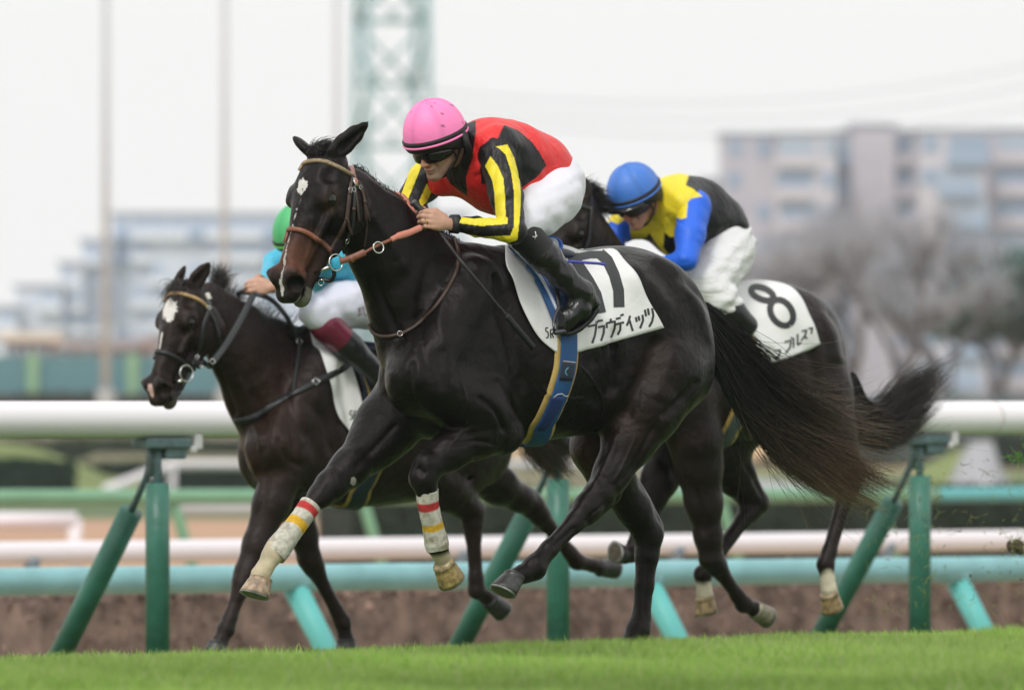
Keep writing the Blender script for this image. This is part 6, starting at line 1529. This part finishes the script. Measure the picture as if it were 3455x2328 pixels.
# ---------------------------------------------------------------- the horse on the right, number 8
G3 = Frame(1700, 37.6, 42)
horse3 = empty('racehorse', G3(1700, 1460), 'dark racehorse in number 8 cloth with raised tail, galloping at the right', 'horse', 'galloping racehorses')
S = Solid(); Q3 = Moved(H, (1655, 800, 0), G3, (1943, 842, 0), .98, 0)
trunk(S, Q3, Q3.rot, G3.l)
S.chain([(G3(1312, 500, .0), .105), (G3(1355, 615, .0), .145), (G3(1415, 730), .195), (G3(1470, 810), .25)], .05, (G3.l, .60))
S.chain([(G3(1325, 460, .0), .055), (G3(1362, 545, .0), .065), (G3(1435, 640), .085), (G3(1520, 672), .10)], .05, (G3.l, .7))
S.chain([(G3(1560, 900, .16), .13), (G3(1580, 1000, .16), .115), (G3(1588, 1060, .15), .10)], .05)
foreleg(S, G3(1588, 1060, .15), G3(1616, 1268, .13), G3(1690, 1372, .12), G3(1716, 1384, .12), .98)
foreleg(S, G3(1520, 1040, -.14), G3(1468, 1165, -.13), G3(1434, 1258, -.13), G3(1418, 1262, -.13), .98)
hindleg(S, G3(1880, 985, .15), G3(1932, 1090, .14), G3(1876, 1282, .14), G3(1884, 1340, .14), .98, -G3.f)
S.chain([(G3(1860, 900, .12), .16), (G3(1880, 985, .14), .13)], .05)
hindleg(S, G3(1625, 1020, -.14), G3(1718, 1142, -.13), G3(1597, 1304, -.13), G3(1602, 1350, -.13), .98, -G3.f)
S.chain([(G3(1700, 930, -.14), .14), (G3(1640, 1020, -.14), .12)], .05)
AH3 = head_axes(58, 46, 0); O3 = G3(1306, 442)
P3 = head_prims(S, O3, AH3, .97, ears=((1318, 402, .02), (1268, 420, .0)))
def colour3(V, N):
    C = np.tile(BLACKC*np.array([2.0, 1.7, 1.6]), (len(V), 1)); n = vnoise(V, 9)*.5+vnoise(V, 30)*.3
    def add(c, r, amt, col=BROWNC, e=1.5):
        m = np.clip(blob(V, c, r, e)*amt*(1+n*.6), 0, 1)[:, None]; C[:] = C*(1-m)+np.array(col)*m
    for p_, r_, a_ in ((G3(1880, 900, .2), .2, .3), (G3(1500, 1050, .1), .2, .3), (G3(1800, 1000, .1), .2, .4)): add(p_, r_, a_)
    for a_, b_, v_ in (((1876, 1300), (1885, 1350), .14), ((1600, 1318), (1603, 1362), -.13)):
        pa, pb = G3(*a_, v_), G3(*b_, v_); t = ((V-pa)@(pb-pa))/((pb-pa)@(pb-pa)); d = np.linalg.norm(V-(pa+(pb-pa)*np.clip(t, 0, 1)[:, None]), axis=1)
        m = np.clip((t+.02+n*.5)*5, 0, 1)*(d < .085)*(t < 2); C[:] = C*(1-m[:, None])+(np.array([.52, .47, .36])*(1+.4*n[:, None]))*m[:, None]
    return np.clip(C, .004, 1)
MARKS3 = [([(1880, 700), (1915, 750), (1930, 820)], 9, -.012), ([(1855, 710), (1890, 760), (1905, 830)], 14, .009), ([(1840, 790), (1850, 850), (1860, 900)], 14, -.009), ([(1560, 1080), (1590, 1150), (1600, 1220)], 8, -.007), ([(1500, 1040), (1540, 1080), (1560, 1120)], 10, -.008), ([(1690, 1050), (1715, 1090), (1735, 1130)], 7, -.006)]
B3 = Body(); B3.y_ref = 37.6; B3.finish(S, .0080, 'body', horse3, colour3, marks=MARKS3)
WH = (.44, .31, .16); WS = (.40, .30, .17)
hoof(horse3, G3(1884, 1346, .14), G3(1893, 1384, .13), -G3.u*.8+G3.f*.6, .046, .058, WH, WS)
hoof(horse3, G3(1602, 1356, -.13), G3(1607, 1394, -.13), -G3.u*.5+G3.f*.8, .046, .058, WH, WS)
hoof(horse3, G3(1714, 1382, .12), G3(1745, 1400, .11), -G3.u*.9, .044, .056, (.28, .25, .18), (.4, .36, .26))
hoof(horse3, G3(1418, 1262, -.13), G3(1398, 1256, -.13), G3.u*.6+G3.f*.4, .044, .056, BH, BS)
for g in (1, -1):
    V, F = eye_mesh(P3(.213, g*.0785, -.036), .0235); mesh_obj('eye', V, F, M_EYE, horse3)
T3 = [[(1938, 850), (1955, 905), (1990, 925), (2040, 870), (2100, 828), (2165, 800)], [(1938, 862), (1960, 935), (2000, 955), (2060, 905), (2115, 862), (2160, 815)], [(1936, 872), (1955, 955), (2000, 985), (2065, 948), (2110, 900), (2150, 850)], [(1934, 880), (1948, 965), (1985, 1000), (2040, 985), (2085, 945), (2120, 905)]]
V, F, t, a = hair(G3, T3, 4200, .0014, 41, 0, .024, 14, .014, (.6, 1.0), flyaway=.05); hair_obj('tail', horse3, V, F, t, a, (.014, .013, .013), (.045, .035, .03), 2, .4, 1)
mp3 = surf_pts(B3, spline([G3(1312, 430), G3(1330, 450), G3(1350, 478)], 40))
V, F, t, a = tufts(mp3, 2000, .095, [-G3.f*.9+G3.u*.45, -G3.f*.9+G3.u*.1-G3.l*.3], .0016, 43, droop=.35, curl=.008)
hair_obj('mane', horse3, V, F, t, a, (.014, .013, .013), (.02, .018, .017), 1, .3, 4)
z7 = lambda L: [(1279.7+.37375*x, 323.3+.37375*y) for x, y in L]
W3 = Wrap(G3, B3, HC-(860-912)/CK*37.6)
P, N = W3.patch([(1560, 655), (1575, 690), (1595, 740), (1620, 800), (1650, 840), (1680, 855)], [(1705, 628), (1728, 633), (1777, 648), (1818, 678), (1838, 720), (1861, 783)], [(1700, 848), (1758, 824), (1810, 805)], .007)
Vc, Fc = sheet(P, N, .003); cloth3 = mesh_obj('number_cloth', Vc, Fc, CLOTH, horse3); CT3 = tree_of(Vc, Fc)
def loop(cx, cy, rx, ry, rot, n=20):
    return [(cx+rx*math.cos(a)*math.cos(R(rot))-ry*math.sin(a)*math.sin(R(rot)), cy+rx*math.cos(a)*math.sin(R(rot))+ry*math.sin(a)*math.cos(R(rot))) for a in [2*math.pi*i/n for i in range(n+1)]]
part('number_figure', strokes(B3, CT3, [loop(1732, 668, 27, 13, 22), loop(1776, 711, 32, 23, 55)], 14.5), INK, cloth3)
k8 = [[(1275, 1310), (1300, 1308), (1318, 1280)], [(1285, 1270), (1320, 1262), (1312, 1300), (1290, 1325)], [(1345, 1215), (1385, 1205), (1378, 1250), (1350, 1285)], [(1385, 1185), (1392, 1198)], [(1400, 1190), (1400, 1250)], [(1425, 1165), (1425, 1235), (1448, 1215)], [(1450, 1150), (1480, 1142), (1470, 1175), (1448, 1205)], [(1465, 1180), (1485, 1195)], [(1490, 1135), (1515, 1128), (1508, 1165)]]
part('name_lettering', strokes(B3, CT3, [z7(k_) for k_ in k8], 4.2), INK, cloth3)
g3 = empty('girth', G3(1615, 1025)); g3.parent = horse3; g3.location = Vector(G3(1615, 1025))-horse3.location
gp3 = [(q_[0]-.11, q_[1], 1) for q_ in W3.moved(Q3, gl[1:], W1)]
part('girth_pad', W3.band(gp3, .115, .006, .006, a0=80, a1=-260, n=90), YELLOWPAD, g3)
part('girth_band', W3.band(gp3, .075, .014, .004, a0=80, a1=-260, n=90), pmat('grey_webbing', (.08, .10, .11), .6), g3)
s3_ = empty('saddle', Q3(1215, 570)); s3_.parent = horse3; s3_.location = Vector(Q3(1215, 570))-horse3.location
SS = Solid(); SS.ell(Q3(1215, 577), (.20, .13, .04), Q3.rot(-3), .02); V, F = SS.mesh(.01, 2); mesh_obj('seat', V, F, NAVY, s3_)
part('saddle_flap', strap_on(B3, CT3, [(1590, 668), (1612, 720), (1640, 780)], .14, .016, .006), NAVY, s3_)
b3 = empty('bridle', P3(.1, 0, 0)); b3.parent = horse3; b3.location = Vector(P3(.1, 0, 0))-horse3.location
def hstrap(Pf, pts, w, name, body, grp):
    """bridle strap from points in the head's own frame"""
    Q = []; N_ = []
    for q_ in spline([np.array(p_, float) for p_ in pts], 6):
        p_ = Pf(*q_); c, n_, i_, t_ = body.tree.find_nearest(Vector(p_)); Q.append(np.array(c)+np.array(n_)*.003); N_.append(np.array(n_))
    return part(name, ribbon(Q, N_, w, .006), BLACKLEATHER, grp)
hstrap(P3, [(.07, -.08, -.03), (.07, 0, .04), (.07, .08, -.03)], .018, 'browband', B3, b3)
hstrap(P3, [(.40, -.06, -.1), (.38, 0, .02), (.40, .06, -.1)], .018, 'noseband', B3, b3)
hstrap(P3, [(.05, .09, -.03), (.2, .09, -.1), (.35, .07, -.12), (.44, .06, -.12)], .015, 'cheekpiece', B3, b3)
hstrap(P3, [(.05, -.09, -.03), (.2, -.09, -.1), (.35, -.07, -.12), (.44, -.06, -.12)], .015, 'cheekpiece', B3, b3)
part('bit_ring', ring(P3(.44, .07, -.13), AH3[1], .036, .0034), STEEL, b3); part('bit_ring', ring(P3(.44, -.07, -.13), AH3[1], .036, .0034), STEEL, b3)
for g in (1, -1):
    part('rein', ribbon(spline([P3(.44, g*.08, -.13), G3(1360, 600, g*.2), G3(1440, 610, g*.12)], 8), [G3.l*g]*30, .024, .006), BLACKLEATHER, b3)
# ---------------------------------------------------------------- jockey of the left horse
J2 = empty('person', G2(760, 860), 'jockey in green cap and pale blue silks, half hidden behind the leading horse\'s head', 'jockey', 'jockeys riding the horses')
AJ2 = axes_of(48, 25); CJ2 = G2(683, 535, 0)
sk = Solid(); PJ2 = head_solid(sk, CJ2, AJ2)
sk.chain([(PJ2(-.035, 0, -.08), .056), (G2(745, 590, 0), .062)], .03)
sk.chain([(G2(745, 590), .07), (G2(790, 615), .12), (G2(850, 645), .10), (G2(880, 670), .10)], .05)
a2 = (G2(715, 585, .14), G2(672, 640, .26), G2(622, 655, .12)); a2f = (G2(684, 585, -.18), G2(622, 596, -.26), G2(602, 648, -.06))
for a, b, c in (a2, a2f): sk.chain([(a, .045), (b, .036), (c, .024)], .03)
h2, k2, n2_ = G2(868, 680, .10), G2(706, 715, .20), G2(840, 850, .28)
for g in (1, -1):
    v_ = lambda x, y, v: G2(x, y, g*v)
    sk.chain([(v_(868, 680, .10), .075), (v_(712, 712, .19), .040), (v_(862, 855, .27), .030)], .02)
F2n = fist(sk, G2(616, 652, .10), G2(562, 656, .06)-G2(616, 652, .10), np.array([0.15, -.3, -1.]), np.array([.2, -.9, .5]), .95)
fist(sk, a2f[2], G2(570, 652, -.05)-a2f[2], np.array([.1, 0, -1.]), -G2.l, .9)
V, F = sk.mesh(.0045, 2); q = (V-CJ2)@AJ2.T; C = SKINC*(1.05+vnoise(V, 40)*.06)[:, None]; hr = (q[:, 2] > -.06)*(q[:, 0] < -.03)*(np.linalg.norm(q, axis=1) < .2); C[hr] = (.03, .03, .03)
mesh_obj('body', V, F, M_SKIN, J2, cols=C)
LB = np.array([.06, .46, .66])
S2 = Solid()
S2.chain([(G2(738, 592, 0), .10), (G2(765, 605, 0), .145), (G2(810, 622, 0), .155), (G2(850, 640, 0), .13)], .05, (G2.l, 1.06))
S2.cone(G2(760, 590, -.14), G2(760, 590, .13), .085, .085, .06)
V, F = S2.mesh(.006, 2, noise=fd); mesh_obj('racing_jacket', V, F, M_SILK, J2, cols=np.tile(LB, (len(V), 1)))
def sleeve_g(person, a, b, c, base, col_fn=None, r=(.072, .060, .047, .036), h=.005):
    S_ = Solid(); S_.chain([(a, r[0]), (a*.45+b*.55, r[1]), (b, r[2])], .03); S_.chain([(b, r[2]), (b*.35+c*.65, r[3]), (c, r[3]*.82)], .015)
    dd = (b-a)/np.linalg.norm(b-a)
    V_, F_ = S_.mesh(h, 2, noise=lambda P: .0025*np.sin(90*(P@dd)+4*vnoise(P, 9))*(.4+.6*vnoise(P, 6)))
    C_ = np.tile(np.array(base, float), (len(V_), 1))
    if col_fn: col_fn(V_, C_)
    return mesh_obj('sleeve', V_, F_, M_SILK, person, cols=C_)
sleeve_g(J2, a2[0], a2[1], G2(634, 652, .12), LB); sleeve_g(J2, a2f[0], a2f[1], a2f[2], LB)
sc2 = mesh_obj('neckerchief', *tube(spline([PJ2(.05, .07, -.13), PJ2(.075, 0, -.165), PJ2(.05, -.07, -.13), PJ2(-.06, -.05, -.10), PJ2(-.06, .05, -.10), PJ2(.05, .07, -.13)], 6), .022, 8), pmat('white_scarf', (.7, .7, .68), .7), J2)
S3 = Solid()
S3.ell(G2(868, 672), (.145, .165, .150), G2.rot(-25), .05)
for g in (1, -1): S3.chain([(G2(868, 685, g*.10), .125), (G2(775, 695, g*.16), .105), (G2(716, 708, g*.20), .070)], .03); S3.chain([(G2(716, 710, g*.20), .070), (G2(742, 738, g*.22), .064)], .025)
V, F = S3.mesh(.0055, 2, noise=ff); br2 = mesh_obj('breeches', V, F, M_BREECH, J2, cols=np.tile([.68, .69, .80], (len(V), 1)))
TB = tree_of(V, [tuple(f) for f in F.tolist()])
kj = [[(1447, 722), (1478, 716)], [(1452, 735), (1470, 732)], [(1460, 722), (1462, 762)], [(1446, 765), (1478, 755)], [(1482, 708), (1488, 740), (1500, 765), (1506, 758)], [(1494, 712), (1498, 718)]]
part('embroidery', strokes(B2, TB, [z6([(x, y) for x, y in k_]) for k_ in kj], 1.6, .003), pmat('maroon_thread', (.15, .02, .05), .6), br2)
def boot_g(person, kt, an, he_, to, fr, v, topcol, frac):
    b_ = empty('riding_boot', an); b_.parent = person; b_.location = Vector(an)-person.location
    S_ = Solid(); S_.chain([(kt, .074), (kt*.6+an*.4, .064), (kt*.25+an*.75, .050), (an, .048)], .02)
    S_.chain([(an, .047), (he_*.5+an*.5, .046), (he_*.5+to*.5, .042), (to, .034)], .02)
    ax_ = (an-kt)/np.linalg.norm(an-kt)
    V_, F_ = S_.mesh(.005, 2, noise=lambda P: .003*np.sin(60*(P@ax_)+5*vnoise(P, 9))*np.clip(((P-kt)@ax_-.14)/.06, 0, 1))
    t = (V_-kt)@ax_; C_ = np.where((t < frac)[:, None], np.array(topcol), np.array([.010, .010, .012]))
    mesh_obj('leather', V_, F_, pmat('boot_leather', (0, 0, 0), .3, attr=True, bump=.002, bscale=20), b_, cols=C_); return b_
for g in (1, -1): boot_g(J2, G2(740, 740, g*.215), G2(866, 858, g*.28), G2(905, 890, g*.28), G2(868, 935, g*.27), G2, g, (.14, .012, .035), .105)
helmet(J2, CJ2, AJ2, (.075, .46, .17), (.134, .117, .150), rimcol=(.12, .62, .05), peak=False); goggles(J2, PJ2, AJ2, z=-.047)
# ---------------------------------------------------------------- jockey of the right horse
J3 = empty('person', G3(1620, 760), 'jockey in blue cap, yellow and black silks with blue sleeves, on the number 8 horse', 'jockey', 'jockeys riding the horses')
AJ3 = axes_of(50, 30); CJ3 = G3(1441, 438, 0)
sk = Solid(); PJ3 = head_solid(sk, CJ3, AJ3)
sk.chain([(PJ3(-.035, 0, -.08), .056), (G3(1525, 462, 0), .062)], .03)
sk.chain([(G3(1520, 460), .07), (G3(1565, 480), .12), (G3(1620, 510), .10), (G3(1650, 560), .10)], .05)
a3 = (G3(1578, 470, .16), G3(1560, 590, .28), G3(1480, 612, .12)); a3f = (G3(1442, 497, -.17), G3(1396, 530, -.22), G3(1405, 600, -.08))
for a, b, c in (a3, a3f): sk.chain([(a, .045), (b, .036), (c, .024)], .03)
fist(sk, a3[2], G3(1425, 610, .08)-a3[2], np.array([0.1, 0, -1.]), np.array([0, -1, .3]), .9); fist(sk, a3f[2], G3(1400, 615, -.04)-a3f[2], np.array([.1, 0, -1.]), -G3.l, .9)
for g in (1, -1): sk.chain([(G3(1650, 575, g*.10), .075), (G3(1590, 650, g*.20), .040), (G3(1665, 712, g*.27), .030)], .02)
V, F = sk.mesh(.0045, 2); q = (V-CJ3)@AJ3.T; C = SKINC*np.array([1.0, .88, .85])*(1+vnoise(V, 40)*.06)[:, None]; hr = (q[:, 2] > -.06)*(q[:, 0] < -.03)*(np.linalg.norm(q, axis=1) < .2); C[hr] = (.03, .02, .015)
nr = np.linalg.norm(V-PJ3(.108, 0, -.076), axis=1) < .022; C[nr] = C[nr]*np.array([1.1, .7, .7])
mesh_obj('body', V, F, M_SKIN, J3, cols=C)
S2 = Solid()
S2.chain([(G3(1512, 462, 0), .098), (G3(1540, 475, 0), .145), (G3(1580, 490, 0), .158), (G3(1625, 515, 0), .135), (G3(1640, 535, 0), .12)], .05, (G3.l, 1.06))
S2.cone(G3(1560, 465, -.14), G3(1560, 465, .13), .085, .085, .06); S2.ell(G3(1555, 530, 0), (.16, .14, .11), G3.rot(10), .05)
S2.cone(G3(1440, 515, -.16), G3(1500, 495, -.08), .06, .09, .06)
V, F = S2.mesh(.0055, 2, noise=fd)
Y3 = np.array([.80, .64, .03]); BL3 = np.array([.02, .13, .72]); K3 = np.array([.011, .0105, .013])
tp3 = [(K3, z7([(745, 262), (790, 130), (1200, 130), (1200, 700), (960, 700), (930, 640), (850, 640), (860, 560), (880, 460), (850, 340), (800, 290)])),
       (K3, z7([(685, 560), (870, 560), (860, 640), (760, 720), (650, 690), (610, 640), (615, 550), (650, 575), (685, 580)])), (K3, z7([(495, 530), (540, 610), (470, 580), (455, 560)]))]
mesh_obj('racing_jacket', V, F, M_SILK, J3, cols=paint(V, Y3, tp3, G3))
ysh = z7([(600, 250), (760, 260), (850, 330), (760, 345), (750, 460), (715, 470), (680, 455), (600, 420)])
def c3(V_, C_):
    X, Y = topx(V_); m = in_poly(X, Y, ysh); C_[m] = Y3
def c3f(V_, C_):
    X, Y = topx(V_); m = in_poly(X, Y, z7([(200, 380), (460, 380), (460, 500), (380, 470), (330, 500), (290, 480), (250, 510), (200, 500)])); C_[m] = Y3
sleeve_g(J3, a3[0], a3[1], a3[2], BL3, c3, r=(.078, .064, .050, .038)); sleeve_g(J3, a3f[0], a3f[1], a3f[2], BL3, c3f, r=(.080, .066, .052, .036))
S3 = Solid(); S3.ell(G3(1640, 560), (.145, .165, .150), G3.rot(-25), .05)
for g in (1, -1):
    S3.chain([(G3(1650, 575, g*.10), .130), (G3(1622, 620, g*.16), .115), (G3(1596, 650, g*.20), .092)], .03); S3.chain([(G3(1596, 652, g*.20), .092), (G3(1632, 680, g*.24), .088), (G3(1664, 706, g*.26), .062)], .025)
fb = fold(.0050, ((.5, .2, -.8), 95, 0, 1), ((.2, -.2, 1), 140, 2, .5))
V, F = S3.mesh(.0050, 1, noise=fb); mesh_obj('breeches', V, F, M_BREECH2, J3, cols=np.tile([.74, .74, .745], (len(V), 1)))
for g in (1, -1): boot_g(J3, G3(1650, 700, g*.255), G3(1682, 726, g*.28), G3(1710, 752, g*.28), G3(1655, 790, g*.27), G3, g, (.010, .010, .012), .1)
helmet(J3, CJ3, AJ3, (.055, .19, .62), (.134, .117, .138), peak=True); goggles(J3, PJ3, AJ3, z=-.047, tint=pmat('smoked_lens', (.05, .035, .03), .1, spec=.5))
# ---------------------------------------------------------------- kicked-up turf
rg = np.random.default_rng(77); n = 260
cx_ = np.concatenate([rg.uniform(1960, 2325, 180), rg.normal(2085, 25, 50), rg.normal(2312, 16, 30)]); cy_ = np.concatenate([rg.uniform(1040, 1415, 180), rg.normal(1250, 90, 50), rg.normal(1232, 20, 30)])
P = np.array([at(x, y, rg.uniform(36.5, 38.5)) for x, y in zip(cx_, cy_)]); D = rg.normal(0, 1, (n, 3)); D /= np.linalg.norm(D, axis=1)[:, None]; E_ = rg.normal(0, 1, (n, 3))
t = np.linspace(-.5, .5, 5)[None, :, None]; L_ = rg.uniform(.010, .070, (n, 1, 1))**1.0; Pp = P[:, None]+D[:, None]*t*L_+E_[:, None]*(t**2)*L_*.9
V, F = strands(Pp, np.tile([[.0006, .0016, .0018, .0014, .0005]], (n, 1))*rg.uniform(.6, 1.3, (n, 1))); k = rg.random((n, 1)); C = np.where(k < .75, np.array([[.30, .36, .10]]), np.array([[.12, .09, .05]]))
tag(mesh_obj('flying_grass', V, F, M_GRASS, cols=np.repeat(C, 15, 0)), 'blades of grass kicked up by the hooves, in the air at the right', 'grass clippings', kind='stuff')
for (x, y, r_, s_, lb) in ((2314, 1238, .030, 1, 'brown clod of turf flying at the right edge'), (2205, 1308, .006, 2, 'small dark speck of earth flying above the turquoise rail'), (2095, 982, .005, 3, 'tiny speck of earth against the white rail near the right post')):
    S = Solid(); rg = np.random.default_rng(s_); c = at(x, y, 37.5)
    for _ in range(7): S.ell(c+rg.normal(0, r_*.5, 3), r_*rg.uniform(.4, .9, 3), None, r_*.3)
    h_ = max(r_/5, .0014); V, F = S.mesh(h_, 1); V = V+vnoise(V, 60)[:, None]*r_*.12
    if s_ == 1:
        e_ = empty('turf_clod', c, lb, 'clod'); mesh_obj('soil', V, F, pmat('clod_soil', (.10, .07, .045), .95, noise=.6, nscale=40, bump=.004, bscale=150), e_)
        m = 70; D = rg.normal(0, 1, (m, 3)); D /= np.linalg.norm(D, axis=1)[:, None]; t = np.linspace(0, 1, 5)[None, :, None]; Pp = c+D[:, None]*(.016+t*rg.uniform(.015, .06, (m, 1, 1)))+rg.normal(0, .01, (m, 1, 3))*t**2
        V, F = strands(Pp, np.tile([[.0014, .0014, .0012, .0014, .0004]], (m, 1))); mesh_obj('grass_tuft', V, F, M_GRASS, e_, cols=np.tile([.30, .34, .09], (len(V), 1)))
    else: tag(mesh_obj('earth_speck', V, F, pmat('speck', (.08, .06, .04), .9)), lb, 'clod')
# a leafy scrap near the rail at the right edge
rg = np.random.default_rng(5); c = at(2318, 1030, 37); m = 26; D = rg.normal(0, 1, (m, 3)); D /= np.linalg.norm(D, axis=1)[:, None]; t = np.linspace(0, 1, 6)[None, :, None]; Pp = c+rg.normal(0, .03, (m, 1, 3))+D[:, None]*t*rg.uniform(.02, .07, (m, 1, 1))+rg.normal(0, .012, (m, 1, 3))*t**2
V, F = strands(Pp, np.tile([[.002, .002, .0019, .0016, .0012, .0004]], (m, 1))); tag(mesh_obj('grass_tuft', V, F, M_GRASS, cols=np.tile([.16, .42, .03], (len(V), 1))), 'bright green tuft of grass in the air at the right edge, below the white rail', 'grass tuft')
# ---------------------------------------------------------------- haze
hz = mesh_obj('haze', *box((0, 640, 27), (1900, 1300, 60)), None if False else bpy.data.materials.new('haze_air'), smooth=False)
hm = hz.data.materials[0]; hm.use_nodes = True; hm.node_tree.nodes.clear(); ho = hm.node_tree.nodes.new('ShaderNodeOutputMaterial'); pv = hm.node_tree.nodes.new('ShaderNodeVolumePrincipled')
pv.inputs['Color'].default_value = (.90, .95, 1.0, 1); pv.inputs['Density'].default_value = .00022; pv.inputs['Anisotropy'].default_value = .2
hm.node_tree.links.new(pv.outputs[0], ho.inputs['Volume']); tag(hz, kind='stuff')
